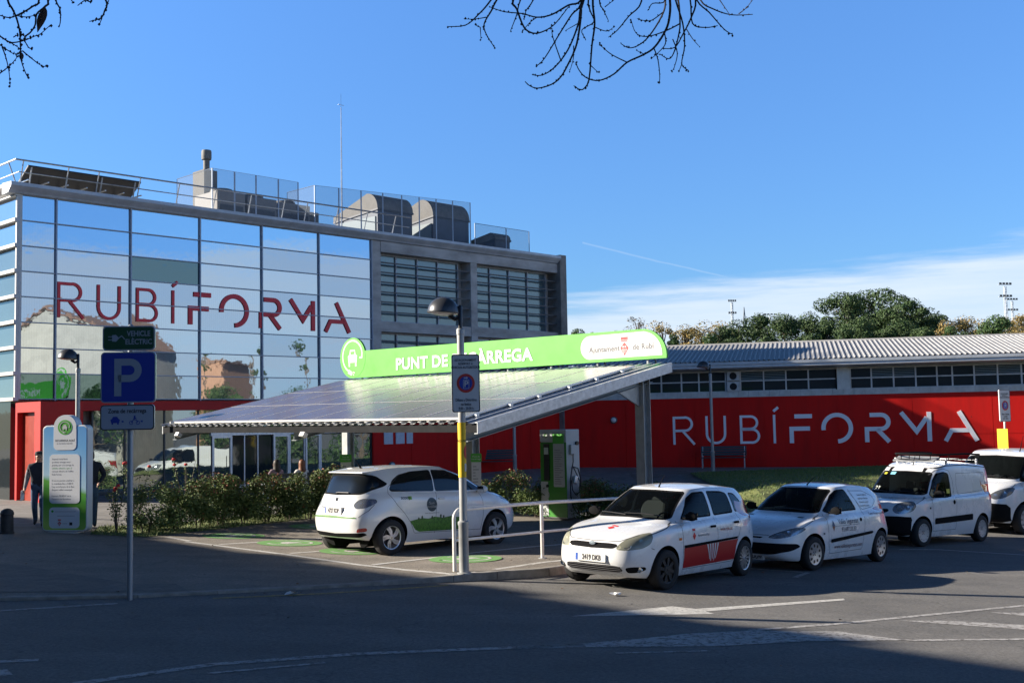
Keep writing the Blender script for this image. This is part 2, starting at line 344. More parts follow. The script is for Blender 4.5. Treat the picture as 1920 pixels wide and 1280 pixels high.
# brick paved strip by the crossing, left
struct('brick_paving', sheet([(-11, 13.4), (-8.0, 14.6), (-5.15, 15.15), (-4.35, 15.35), (-4.75, 16.05), (-5.35, 15.95), (-7.6, 17.7), (-12, 19.5)], .8, gz4(.004)), M_brick)
# plaza in front of the buildings
PLZ = [(-24, 24), (-9.2, 24.3), (-7.9, 25.6), (-5.9, 29), (-2.0, 32.6), (-.8, 32.3), (4.4, 28.2), (5.6, 33), (6.2, 42.6), (14.2, 46.0), (22, 45.0), (1.96, 49.6), (-14.5, 33.2), (-20, 38), (-26, 32)]
struct('plaza', sheet(PLZ, 1.2, gz4(.004)), M_tile)
# lawns
def lawn(nm, poly, dens, seed, lab, hgt=.05, cols=None):
    struct(nm + '_bed', sheet(poly, .6, gz4(.035 if nm == 'lawn' else .008)), M_soil)
    r = random.Random(seed); g = MB(); x0, x1 = min(p[0] for p in poly), max(p[0] for p in poly); y0, y1 = min(p[1] for p in poly), max(p[1] for p in poly)
    for _ in range(int((x1 - x0) * (y1 - y0) * dens)):
        x, y = r.uniform(x0, x1), r.uniform(y0, y1)
        if not inpoly(x, y, poly): continue
        z = G(x, y) + (.032 if nm == 'lawn' else .006); a = r.uniform(0, 6.28); w = r.uniform(.006, .014); h = hgt * r.uniform(.5, 1.5); l = r.uniform(-.04, .04)
        g.k = r.choice((0, 0, 1, 2)); g.add([(x - w * math.cos(a), y - w * math.sin(a), z), (x + w * math.cos(a), y + w * math.sin(a), z), (x + l, y + l * .5, z + h)], [(0, 1, 2)])
    o = g.build('grass', cols or [mat('grass_a', (.10, .16, .03), .7), mat('grass_b', (.17, .20, .05), .7), mat('grass_c', (.07, .12, .025), .7)], raw=True)
    tag(o, lab, 'grass', None, 'stuff')
LAWN = [(5.6, 25.6), (5.7, 28.3), (6.1, 34), (6.5, 42.5), (14.2, 45.9), (19, 45.4), (25, 43), (13.9, 33.2), (9.4, 28.6), (7.3, 26.8), (6.4, 25.2)]
lawn('lawn', LAWN, 170, 3, 'lawn sloping up to the red wall behind the parked cars', .045)
STRIP = [(-8.5, 22.9), (-7.3, 22.6), (-6.3, 24.9), (-4.9, 28.2), (-1.5, 31.6), (-.2, 30.6), (4.3, 26.4), (4.9, 27.4), (-.9, 32.4), (-2.1, 32.2), (-5.8, 28.9), (-7.9, 25.4), (-8.9, 24.6)]
lawn('planting', STRIP, 260, 4, 'ground cover strip along the foot of the hedge', .06)
# ---- markings
def mk(name, poly, m, e=.004, step=1.0): return struct(name, sheet(poly, step, gz4(e)), m)
def line(a, b, w):
    a, b = Vector(a), Vector(b); n_ = Vector((-(b - a).y, (b - a).x)).normalized() * w / 2
    return [tuple(a - n_), tuple(b - n_), tuple(b + n_), tuple(a + n_)]
qd = UD
fl = [(-6.3, 21.93), (-5.69, 21.44), (-3.99, 20.05), (-2.49, 18.72), (-.94, 17.38)]
def strip_poly(pts, w):
    L_, Q_ = ribbon(pts, w); return [tuple(p) for p in L_] + [tuple(p) for p in reversed(Q_)]
mk('bay_front_line', strip_poly(fl, .13), M_paint)
for (x, y), ln in (((-5.62, 21.47), 3.1), ((-4.05, 20.2), 5.0), ((-2.42, 18.75), 5.0)):
    e_ = (x + qd.x * ln, y + qd.y * ln); mk('bay_line', line((x + qd.x * .1, y + qd.y * .1), e_, .11), M_paint)
mk('bay_line', strip_poly([(-.78, 17.42), (.42, 18.95), (3.2, 22.0)], .11), M_paint)
mk('bay_line', line((-6.9, 22.75), (-6.25, 22.05), .12), M_paint)
def frame2(c, ang):
    ca, sa = math.cos(ang), math.sin(ang); return lambda a, b: (c[0] + a * ca - b * sa, c[1] + a * sa + b * ca)
for cx_, cy_ in ((-5.72, 23.3), (-4.35, 22.1), (-2.95, 20.88), (-.86, 19.5), (-4.5, 26.0)):
    f2 = frame2((cx_, cy_), R(46)); e = MB()
    struct('green_parking_symbol', sheet([f2(a, b) for a, b in circ(.62, 36)], .6, gz4(.006)), M_green)
    wz = lambda a, b, d: (*f2(a, b), G(*f2(a, b)) + .009)
    w_ = MB()
    rp = arc(0, 0, .42, -200, 95, 26)
    L_, Q_ = ribbon(rp, .055)
    w_.add([wz(p.x, p.y, 0) for p in L_] + [wz(p.x, p.y, 0) for p in Q_], [(i, i + 1, len(L_) + i + 1, len(L_) + i) for i in range(len(L_) - 1)])
    for pl_ in ([(-.2, -.12), (.2, -.12), (.2, .04), (.13, .06), (.1, .17), (-.1, .17), (-.13, .06), (-.2, .04)], [(-.19, -.19), (-.11, -.19), (-.11, -.13), (-.19, -.13)], [(.11, -.19), (.19, -.19), (.19, -.13), (.11, -.13)]):
        w_.add([wz(a, b, 0) for a, b in pl_], [tuple(range(len(pl_)))])
    struct('white_parking_symbol', w_, M_paint)
mk('yellow_line', strip_poly([(-3.95, 14.98), (-2.67, 15.62), (-1.57, 16.36), (-1.0, 16.78)], .1), M_yel)
mk('road_line', strip_poly([(-9, 12.5), (-6.2, 13.55), (-4.98, 14.38)], .1), M_paintw)
mk('road_line', strip_poly([(-5.6, 8.3), (-3.76, 9.94), (-2.86, 10.84), (-1.6, 11.5), (-.06, 12.02), (.7, 12.3)], .13), M_paintw)
mk('lane_divider', [(-.06, 11.95), (1.0, 12.2), (2.1, 12.36), (3.2, 12.8), (4.37, 13.01), (3.75, 13.5), (2.7, 13.42), (1.9, 13.1), (1.34, 12.72), (.7, 12.36), (-.06, 12.08)], M_paintw)
mk('road_line', strip_poly([(2.7, 13.44), (3.82, 14.02), (7.03, 16.02), (14, 21), (30, 32)], .1), M_paintw)
mk('road_line', strip_poly([(4.37, 13.01), (5.8, 13.26), (9.5, 14.2), (16, 17.5)], .1), M_paintw)
mk('chevron', [(4.75, 14.42), (5.4, 14.5), (6.3, 14.3), (10, 13.3), (10, 13.0), (6.11, 13.94)], M_paintw)
mk('chevron', [(6.25, 15.3), (6.9, 15.35), (8.5, 14.8), (12, 13.9), (12, 13.6), (6.7, 15.0)], M_paintw)
mk('turn_arrow', [(.66, 14.18), (2.5, 14.62), (2.42, 14.82), (4.6, 16.16), (4.62, 16.32), (2.32, 15.02), (2.04, 15.2)], M_paint, .004)
mk('road_line', strip_poly([(1.0, 11.85), (2.0, 12.1)], .06), M_paintw); mk('road_line', strip_poly([(-2.8, 10.44), (-1.84, 11.04)], .07), M_paintw)
mk('road_line', strip_poly([(-7, 9.6), (-4.9, 10.72), (-4.5, 10.86)], .12), M_paintw)
mk('zebra_stripe', [(-7, 8.6), (-4.75, 9.9), (-4.45, 10.2), (-4.6, 10.42), (-7.2, 9.3)], M_paintw)
mk('bay_line', line((3.97, 19.86), (4.92, 19.43), .09), M_paintw); mk('bay_line', line((4.52, 18.71), (4.92, 19.43), .09), M_paintw)
mk('bay_line', line((2.9, 18.6), (3.97, 19.86), .07), M_paintw); mk('bay_line', strip_poly([(8.0, 24.0), (8.88, 24.16), (10.33, 23.41), (12.5, 22.6)], .09), M_paint)
# bits of litter
for x, y, lab in ((1.35, 16.1, 'crumpled white paper scrap on the sunlit asphalt in front of the red-banded hatchback'), (-3.05, 15.45, 'scrap of white paper on the shaded pavement beside the yellow line')):
    l = MB(); r = random.Random(int(x * 10)); zz = G(x, y) + .01
    g_ = [(x + i * .05 - .05 + r.uniform(-.02, .02), y + j * .05 - .05 + r.uniform(-.02, .02), zz + r.uniform(0, .04)) for j in range(3) for i in range(4)]
    l.add(g_, [(j * 4 + i, j * 4 + i + 1, j * 4 + i + 5, j * 4 + i + 4) for j in range(2) for i in range(3)])
    tag(l.build('paper_scrap', mat('paper', (.75, .75, .74), .8), raw=True), lab, 'litter')
# drain cover on the kerb side
# ================================================================== BUILDINGS
M_red = mat('red_wall_paint', (.60, .010, .007), .75, col2=(.47, .012, .009), spec=.2, vscale=2.2, bump=.15, bscale=30, stretch=(1, 1, .16), detail=9, lo=.42, hi=.72)
M_redp = mat('red_portal_paint', (.50, .018, .014), .6, var=.08, vscale=2, spec=.3)
M_beton = mat('stained_concrete', (.46, .44, .42), .9, col2=(.22, .20, .18), vscale=1.3, bump=.4, bscale=25, stretch=(.5, 1, 1.2), lo=.42, hi=.75)
M_frame = mat('grey_aluminium', (.30, .34, .40), .45, metal=.3, var=.08, vscale=2)
M_alu = mat('light_aluminium', (.62, .64, .67), .35, metal=.6, var=.06)
M_whitef = mat('white_metal_frame', (.55, .54, .52), .5, var=.05)
M_coping = mat('zinc_coping', (.46, .49, .53), .5, metal=.1, var=.12, vscale=2.5)
M_dark = mat('dark_void', (.015, .016, .018), .9)
M_galv = mat('galvanised_steel', (.50, .52, .54), .42, metal=.75, var=.16, vscale=9, detail=3)
M_duct = mat('duct_cladding', (.15, .145, .135), .7, metal=.1, var=.25, vscale=3)
M_ductb = mat('duct_shade_blue', (.06, .075, .10), .5, metal=.2, var=.2, vscale=2)  # dark blue carries the shade of the duct fronts in the colour
M_mesh = mat('screen_mesh', (.12, .15, .19), .8, metal=.0, alpha=.30)
def glass_facade(name, col, wob=.15, rough=.02, metal=.92, wav=5.0):
    if name in MATS: return MATS[name]
    m = bpy.data.materials.new(name); m.use_nodes = True; t = m.node_tree; p = t.nodes['Principled BSDF']; nn = t.nodes.new; L = t.links.new
    p.inputs['Base Color'].default_value = (*col, 1); p.inputs['Metallic'].default_value = metal; p.inputs['Roughness'].default_value = rough
    c = nn('ShaderNodeTexCoord'); n1 = nn('ShaderNodeTexNoise'); n1.inputs['Scale'].default_value = wav; n1.inputs['Detail'].default_value = 1; L(c.outputs['Object'], n1.inputs['Vector'])
    b = nn('ShaderNodeBump'); b.inputs['Strength'].default_value = wob; b.inputs['Distance'].default_value = .02; L(n1.outputs[0], b.inputs['Height']); L(b.outputs[0], p.inputs['Normal'])
    # slight tint changes: blinds seen behind the coating
    w = nn('ShaderNodeTexWave'); w.wave_type = 'BANDS'; w.bands_direction = 'X'; w.inputs['Scale'].default_value = 4.2; w.inputs['Distortion'].default_value = 1.2; w.inputs['Detail'].default_value = 2; L(c.outputs['Object'], w.inputs['Vector'])
    r = nn('ShaderNodeMapRange'); r.inputs[3].default_value = .955; r.inputs[4].default_value = 1.01; L(w.outputs[0], r.inputs[0])
    x = nn('ShaderNodeMix'); x.data_type = 'RGBA'; x.blend_type = 'MULTIPLY'; x.inputs[0].default_value = 1; x.inputs[6].default_value = (*col, 1); L(r.outputs[0], x.inputs[7]); L(x.outputs[2], p.inputs['Base Color'])
    MATS[name] = m; return m
M_gl = [glass_facade('mirror_glass_a', (.43, .50, .57), .03), glass_facade('mirror_glass_b', (.38, .46, .54), .04), glass_facade('mirror_glass_c', (.50, .57, .62), .03)]
M_gld = glass_facade('mirror_glass_dark', (.11, .18, .20), .04)
M_glg = glass_facade('shopfront_glass', (.33, .38, .38), .03, .015, .85, 3)
M_glw = glass_facade('window_glass_grey', (.15, .22, .25), .04, .12, .45, 4)
M_gll = glass_facade('dark_window_glass', (.04, .05, .055), .04, .04, .5, 4)
TW = thing('office_building', 'three-storey block with mirrored blue glass front, concrete frame and red ground floor', 'building', (PA[0], PA[1], 0), R(46))
TWm = Matrix.Translation((PA[0], PA[1], 0)) @ Matrix.Rotation(R(46), 4, 'Z')
DEP = 19.
bays = [0.03, 1.14, 3.5, 5.91, 8.28, 10.66, 13.05]; Z0, ZR = 3.21, .74
# core volume
c_ = MB().box(.12, 23.7, .55, DEP, .0, 9.2); c_.build('core', M_beton, TW)
rr = random.Random(5)
def pane(parent, t0, t1, z0, z1, y, m, name='glass_panel', tilt=.003, side=False):
    a = rr.uniform(-tilt, tilt) * .8; b = rr.uniform(-tilt, tilt); w, h = (t1 - t0) / 2, (z1 - z0) / 2
    def q(t, z, d): o = y + a * (t - (t0 + t1) / 2) + b * (z - (z0 + z1) / 2) + d; return (o, t, z) if side else (t, o, z)
    mb = MB(); vs = [q(t0, z0, 0), q(t1, z0, 0), q(t1, z1, 0), q(t0, z1, 0), q(t0, z0, .03), q(t1, z0, .03), q(t1, z1, .03), q(t0, z1, .03)]
    mb.add(vs, [(0, 1, 2, 3), (7, 6, 5, 4), (0, 4, 5, 1), (1, 5, 6, 2), (2, 6, 7, 3), (3, 7, 4, 0)])
    return mb.build(name, m, parent)
for i in range(6):
    for j in range(8):
        z = Z0 + ZR * j; m_ = M_gld if (i == 2 and j == 5) or (i < 2 and j == 0) else (M_gl[2] if (i == 3 and j in (4, 5, 6)) else rr.choice(M_gl))
        pane(TW, bays[i] + .02, bays[i + 1] - .02, z + .014, z + ZR - .014, .04, m_, 'glass_panel', .006)
fr = MB()
for t_ in bays: fr.box(t_ - .02, t_ + .02, -.03, .11, Z0 - .05, Z0 + 8 * ZR)
for j in range(9): z = Z0 + ZR * j; fr.box(.0, 13.05, -.012, .10, z - .014, z + .014)
fr.build('mullion_frame', M_frame, TW)
# left side face: white framed bands
for i in range(6):
    for j in range(8):
        z = Z0 + ZR * j; pane(TW, .1 + i * 2.4, .1 + (i + 1) * 2.4 - .06, z + .06, z + ZR - .06, .05, M_gl[0] if j > 5 else M_glw, 'side_glass_panel', .012, True)
fs_ = MB()
for j in range(9): fs_.box(-.10, .06, -.04, 14.6, Z0 + ZR * j - .05, Z0 + ZR * j + .05)
for i in range(7): fs_.box(-.02, .07, .02 + i * 2.4, .10 + i * 2.4, Z0, Z0 + 8 * ZR)
fs_.box(-.04, .12, -.03, .05, Z0, Z0 + 8 * ZR)
fs_.build('side_frame', M_whitef, TW)
MB().box(-.02, .11, .3, 14.6, .2, Z0 - .06).build('side_glass_wall', M_gll, TW)
# concrete frame on the right half
cf = MB()
cf.box(13.08, 13.46, -.02, .6, .3 + 2.86, 9.12); cf.box(18.12, 18.47, -.03, .6, 3.16, 8.72); cf.box(13.46, 23.35, -.05, .6, 8.72, 9.12)
cf.box(13.46, 18.12, -.015, .6, 5.74, 6.12); cf.box(18.47, 23.35, -.015, .6, 5.74, 6.12); cf.box(13.46, 23.35, -.02, .6, 3.16, 3.4)
cf.build('concrete_frame', M_beton, TW)
MB().box(23.35, 23.75, -.22, DEP, .1, 9.5).build('end_fin', mat('fin_concrete', (.20, .185, .17), .9, var=.3, vscale=1.5, bump=.3), TW)
# windows with sun louvres
M_louv = mat('louvre_steel', (.07, .075, .085), .5, metal=.3)
for (t0, t1) in ((13.46, 18.12), (18.47, 23.35)):
    for (z0, z1, nl) in ((6.12, 8.72, 6), (3.4, 5.74, 6)):
        wf = MB(); Y = .42; n_ = 4; tw = (t1 - t0 - .35) / n_
        for k in range(n_ + 1): wf.box(t0 + tw * k - .03, t0 + tw * k + .03, Y - .06, Y + .04, z0, z1)
        wf.box(t0, t1 - .3, Y - .05, Y + .04, z0, z0 + .06); wf.box(t0, t1 - .3, Y - .05, Y + .04, z1 - .06, z1)
        w_ = wf.build('window', M_frame, TW)
        for k in range(n_):
            for h in range(nl + 1):
                pass
            pane(w_, t0 + tw * k + .035, t0 + tw * (k + 1) - .035, z0 + .06, z1 - .06, Y, M_glw, 'pane', .004)
        lv = MB()
        for h in range(1, nl + 1):
            z = z0 + (z1 - z0) * h / (nl + 1); lv.cbox(((t0 + t1) / 2, .10, z), (t1 - t0, .14, .045), 0, R(6))
        lv.build('sun_louvres', M_louv, w_)
# coping and roof
cp = MB()
prof = [(.15, 9.13), (-.10, 9.14), (-.14, 9.19), (-.24, 9.27), (-.30, 9.33), (-.30, 9.43), (.35, 9.46), (.35, 9.13)]
for k in range(10):
    t0 = -.32 + k * 2.4; t1 = min(t0 + 2.395, 23.34); cp.prism(prof, t0, t1, lambda a, b, d: (d, a, b))
cp.build('coping', M_coping, TW)
cs = MB(); cs.prism([(a - .02, b) for a, b in prof], .36, 15, lambda a, b, d: (a, d, b)); cs.build('side_coping', mat('pale_coping', (.48, .47, .45), .5, var=.05), TW)
MB().box(.3, 23.4, .36, DEP, 9.2, 9.34).build('roof', mat('roof_gravel', (.25, .24, .22), .95, var=.2, vscale=20), TW)
rl = MB(); ends = 14.9
rl.tube([(-.12, 14, 10.12), (-.12, -.12, 10.12), (ends, -.12, 10.16)], .028, 6); rl.tube([(0, 14, 9.78), (0, -.05, 9.78), (ends, -.02, 9.8)], .018, 6)
t_ = .1
while t_ < ends:
    rl.tube([(t_, .12, 9.46), (t_, .02, 9.75), (t_, -.12, 10.12)], .02, 6); t_ += rr.choice((.95, 1.35))
for k in range(11): rl.tube([(.12, .4 + k * 1.3, 9.46), (.02, .4 + k * 1.3, 9.75), (-.12, .4 + k * 1.3, 10.12)], .02, 6)
rl.build('roof_railing', M_galv, TW)
# ground floor: red band, glazing, doors, portal, red base on the right
gf = MB(); gf.box(1.2, 13.05, -.10, .5, 2.86, 3.155); gf.build('red_band', M_redp, TW)
rb = MB(); rb.box(13.05, 23.72, .02, .54, .0, 3.15)
for z in (1.45,): rb.box(13.05, 23.7, .005, .02, z, z + .012)
for k in range(4): rb.box(14.9 + 2.2 * k, 14.915 + 2.2 * k, .004, .02, .1, 3.1)
rb.build('red_base_wall', M_red, TW)
edges = [2.34, 3.38, 4.71, 5.91]; gz_ = MB(); YG = .12
for k in range(3): pane(TW, edges[k] + .02, edges[k + 1] - .02, .42, 2.86, YG, M_glg, 'shopfront_pane', .003)
pane(TW, 5.93, 13.03, 2.12, 2.86, YG, M_glg, 'shopfront_pane', .002); pane(TW, 5.93, 6.38, .42, 2.08, YG, M_glg, 'shopfront_pane', .002)
for t_ in edges + [13.03]: MB().box(t_ - .025, t_ + .025, YG - .03, YG + .05, .43, 2.86).build('shopfront_mullion', mat('dark_frame', (.05, .055, .06), .4, metal=.4), TW)
MB().box(2.3, 6.4, YG - .04, YG + .06, .22, .42).build('shopfront_plinth', mat('dark_frame'), TW)
MB().box(6.35, 13.05, YG - .06, YG + .08, 2.02, 2.12).build('door_header', M_alu, TW)
def door(t0, t1, m=M_alu, w=.075):
    d = MB(); d.box(t0, t0 + w, YG - .05, YG + .03, .3, 2.02); d.box(t1 - w, t1, YG - .05, YG + .03, .3, 2.02); d.box(t0 + w, t1 - w, YG - .05, YG + .03, 1.94, 2.02); d.box(t0 + w, t1 - w, YG - .05, YG + .03, .3, .42)
    o = d.build('glass_door', m, TW); pane(o, t0 + w, t1 - w, .42, 1.94, YG - .01, M_glg, 'pane', .003)
    h = MB(); h.tube([(t1 - .14, YG - .1, .95), (t1 - .14, YG - .1, 1.35)], .015, 6); h.build('handle', M_louv, o)
door(6.4, 7.15); door(8.76, 9.41); door(10.08, 10.72)
for t0, t1 in ((7.2, 7.6), (7.66, 8.12), (8.18, 8.7)): pane(TW, t0, t1, .4, 1.98, YG, M_gll, 'shopfront_pane', .002)
for t0, t1 in ((9.5, 10.0), (10.8, 11.75), (11.85, 13.0)): pane(TW, t0, t1, .4, 1.98, YG, M_glg, 'shopfront_pane', .003)
sm = MB()
for t_ in (7.63, 8.15, 9.45, 10.04, 10.76, 11.8): sm.box(t_ - .02, t_ + .02, YG - .03, YG + .02, .3, 2.02)
sm.box(7.15, 13.05, YG, YG + .06, .25, .4); sm.build('door_mullions', M_alu, TW)
po = MB()
po.box(0, 1.22, -1.65, .0, 2.82, 3.1); po.box(0, 1.22, -1.65, -1.5, .1, 2.82); po.box(0, .35, -1.5, -1.28, .1, 2.82); po.box(0, .3, -.12, -.0, .1, 2.82)
po.build('entrance_portal', M_redp, TW)
MB().box(.16, .2, -1.28, -.12, .15, 2.8).build('portal_screen', mat('red_brown_panel', (.28, .035, .02), .35, var=.1), TW)
for tx, zz, s_ in (('RUBI', 2.33, .34), ('FORMA', 1.86, .34)):
    l = MB().merge(text_mb(tx, s_, .005, -.004, space=1.15), f=lambda q: (.66 + q[0], -1.657 - q[2], zz + q[1])); l.build('portal_lettering', mat('grey_lettering', (.45, .45, .5), .5), TW, raw=True)
# posters and wall lights on the red base
M_paper = mat('notice_paper', (.55, .57, .62), .6, var=.06, vscale=12)
for t_, w in ((13.55, .42), (14.12, .42), (14.65, .3)):
    MB().box(t_, t_ + w, -.012, .015, 1.55, 2.2).build('notice', M_paper, TW)
# ---- lettering RUBI FORMA, same design on glass and on wall
def rubi(sc, f, d0, d1, thin=.085, bold=.145):
    """strokes in a unit where cap height = 1; f(a, b, d)"""
    mb = MB(); F = lambda a, b, d: f(a * sc, b * sc, d)
    def st(p, w, cl=False): ribbon_mb(p, w, d0, d1, F, cl, mb)
    h = thin / 2
    # R
    st([(h, 0), (h, 1 - h), (.42, 1 - h)] + arc(.44, .5 + .46 / 2 - .0, .235, 90, -90, 12)[0:] + [(h, .49)], thin); st([(.36, .47), (.76, 0)], thin)
    x = 1.16; st([(x + h, 1)] + [(x + h, .36)] + arc(x + .36, .36, .318, 180, 360, 14) + [(x + .678, 1)], thin)
    x = 2.36; st([(x + h, .5), (x + h, 1 - h), (x + .36, 1 - h)] + arc(x + .38, .74, .218, 90, -90, 10) + [(x + h, .522)], thin)
    st([(x + h, .51), (x + h, h), (x + .40, h)] + arc(x + .42, .272, .232, -90, 90, 10) + [(x + .1, .504)], thin)
    x = 3.5; st([(x + .05, 0), (x + .05, 1)], thin); st([(x + .03, 1.12), (x + .2, 1.26)], thin * 1.1)
    b = bold; k = b / 2
    x = 4.06; st([(x + .18, .93), (x + .78, .93)], b); st([(x + k, 0), (x + k, .5), (x + .70, .5)], b)
    x = 5.14; st(arc(x + .53, .5, .5 - k + .03, 188, 0, 18) + arc(x + .53, .5, .5 - k + .03, 0, -88, 12)[1:], b)
    x = 6.58; st([(x + .18, .93), (x + .52, .93)] + arc(x + .55, .69, .24, 90, -90, 12) + [(x + k, .45), (x + k, 0)], b); st([(x + .42, .43), (x + .80, 0)], b)
    x = 7.72; st([(x + .07, 1), (x + .56, .34), (x + .90, .82)], b); st([(x + .97, 1), (x + .97, 0)], b)
    x = 9.18; st([(x + .47, 1), (x + 1.02, 0)], b); st([(x + .02, 0), (x + .22, .36), (x + .78, .36)], b * .95)
    return mb
M_redl = mat('red_vinyl', (.72, .02, .035), .45)
rubi(1.06, lambda a, b, d: (1.19 + a, d, 5.62 + b), .0, .034).build('facade_lettering', M_redl, TW)
# ================= things on the roof of the tall block
def tw(t, y, z=0): return TWm @ Vector((t, y, z))
def roof_thing(name, lab, cat, grp=None): return thing(name, lab, cat, (PA[0], PA[1], 0), R(46), grp)
sp = roof_thing('solar_collector', 'tilted row of dark solar collectors behind the roof railing at the left corner', 'solar panel')
k = MB(); k.add([(.5, 1.2, 9.72), (4.1, 1.2, 9.72), (4.1, .5, 10.12), (.5, .5, 10.12), (.5, 1.23, 9.76), (4.1, 1.23, 9.76), (4.1, .53, 10.16), (.5, .53, 10.16)], [(0, 3, 2, 1), (4, 5, 6, 7), (0, 1, 5, 4), (1, 2, 6, 5), (2, 3, 7, 6), (3, 0, 4, 7)])
k.build('panel', mat('collector_dark', (.035, .037, .042), .5, var=.2), sp)
k = MB()
for i in range(7): k.box(.5 + i * .6 - .02, .5 + i * .6 + .02, .48, 1.2, 9.69, 9.72)
for i in range(4): k.tube([(.6 + i * 1.1, .5, 10.1), (.6 + i * 1.1, .75, 9.36)], .025, 6); k.tube([(.6 + i * 1.1, 1.2, 9.72), (.6 + i * 1.1, 1.2, 9.36)], .025, 6)
k.build('support', M_galv, sp)
ch = roof_thing('flue_pipe', 'round metal flue pipe with a cap rising above the roof screen', 'chimney')
MB().lathe([(.12, 9.4), (.12, 12.4)], 20, (9.14, 5, 0)).build('pipe', M_duct, ch, True)
MB().lathe([(.18, 12.42), (.19, 12.5), (.19, 12.72), (.17, 12.78)], 20, (9.14, 5, 0)).build('cap', M_duct, ch, True)
st_ = MB().box(8.80, 9.36, 4.6, 5.4, 9.3, 11.95); o = st_.build('stair_shaft', mat('beige_render', (.17, .16, .145), .9, var=.1, vscale=2)); o.matrix_world = TWm
tag(o, 'narrow beige masonry shaft behind the mesh screen, below the flue pipe', 'shaft')
o = MB().box(6.2, 8.7, 6.5, 9, 9.3, 9.95).build('roof_hatch', mat('beige_render')); o.matrix_world = TWm; tag(o, 'low beige roof upstand to the left of the mesh screen', 'roof hatch')
for i, (t0, t1, zt) in enumerate(((8.75, 9.95, 11.0), (10.05, 11.35, 10.95), (11.45, 12.9, 10.9))):
    cu = roof_thing('chiller', ['grey chiller unit with a fan on top, left of three behind the mesh', 'grey chiller unit in the middle of three behind the mesh', 'grey chiller unit with dark coil, right of three behind the mesh'][i], 'chiller', 'chiller units on the roof')
    b = MB(); y0, y1 = 3.6, 5.2; b.prism([(t0, 9.5), (t1, 9.5), (t1, zt - .5), (t1, zt), (t0, zt), (t0, zt - .5)], y0, y1, lambda a, b_, d: (a, d, b_)); b.build('casing', mat('chiller_grey', (.22, .21, .20), .6, var=.15), cu, bevel=.03)
    g = MB(); g.k = 0
    for j in range(9): g.box(t0 + .12, t1 - .12, y0 - .02, y0 + .01, 9.65 + j * .09, 9.69 + j * .09)
    g.box(t0 + .1, t1 - .1, y0 - .006, y0 + .01, 9.6, 10.5); g.build('coil_grille', M_louv, cu)
    MB().lathe([(.42, zt), (.45, zt + .02), (.40, zt + .18), (.36, zt + .18), (.34, zt + .02)], 20, ((t0 + t1) / 2, 4.3, 0), cap=False).build('fan_cowl', M_duct, cu, True)
    f_ = MB()
    for a in range(5): f_.cbox(((t0 + t1) / 2 + .17 * math.cos(a * 1.257), 4.3 + .17 * math.sin(a * 1.257), zt + .06), (.3, .1, .01), a * 1.257, .4)
    f_.build('fan', M_louv, cu)
def hood(lab, t0, t1, y0, y1, zt, zm, back_drop=.5):
    h = roof_thing('air_duct', lab, 'air duct', 'air ducts on the roof'); r = (zt - zm)
    top_ = [(y0, zm)] + [(y0 + r - r * math.cos(R(a)), zm + r * math.sin(R(a))) for a in range(10, 91, 10)] + [(y1, zt - back_drop), (y1, zm - .25)]
    MB().prism(top_, t0, t1, lambda a, b, d: (d, a, b)).build('duct_bend', M_duct, h, True, angle=30)
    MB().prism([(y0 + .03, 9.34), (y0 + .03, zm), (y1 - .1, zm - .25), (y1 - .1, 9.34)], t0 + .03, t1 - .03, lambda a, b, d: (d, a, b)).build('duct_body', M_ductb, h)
    s_ = MB()
    for t_ in (t0 - .015, t1 - .02): s_.prism([(y0 - .03, zm - .06), (y0 - .03, zm + .01), (y1, zm - .2), (y1, zm - .27)], t_, t_ + .035, lambda a, b, d: (d, a, b))
    s_.box(t0, t1, y0 - .03, y0, zm - .05, zm)
    s_.build('flange', M_louv, h)
    MB().box(t0 - .012, t0 + .03, y0 + .15, y1 - .5, 9.6, zm - .32).build('access_panel', mat('pale_blue_panel', (.14, .20, .23), .4), h)
hood('big rounded air duct with a pale lit end, middle of the roof', 16.3, 18.25, 3.6, 6.6, 11.95, 11.25, .7)
hood('big rounded air duct to the right of the other big duct', 19.4, 21.6, 3.6, 5.6, 12.1, 11.3, .4)
hood('small low air duct near the right end of the roof', 22.2, 23.2, 2.6, 4.2, 10.75, 10.45, .2)
o = MB().cbox((13.0, 5.0, 10.2), (1.7, 1.4, 1.3)).build('air_handler', M_duct, bevel=.05); o.matrix_world = TWm; tag(o, 'boxy grey air handling cabinet between the chillers and the big ducts', 'air handler')
pv = MB(); pv.tube([(12.2, 3.2, 9.6), (12.4, 3.2, 9.95), (13.2, 3.2, 9.95), (13.9, 3.4, 9.8), (14.2, 3.6, 9.5)], .13, 10); o = pv.build('insulated_pipe', M_galv, smooth=True); o.matrix_world = TWm; tag(o, 'bent insulated pipe lying on the roof beside a yellow box', 'pipe')
o = MB().box(12.0, 12.3, 2.9, 3.2, 9.5, 9.8).build('valve_box', mat('yellow_plastic', (.65, .5, .04), .5)); o.matrix_world = TWm; tag(o, 'small yellow box on the roof by the bent pipe', 'box')
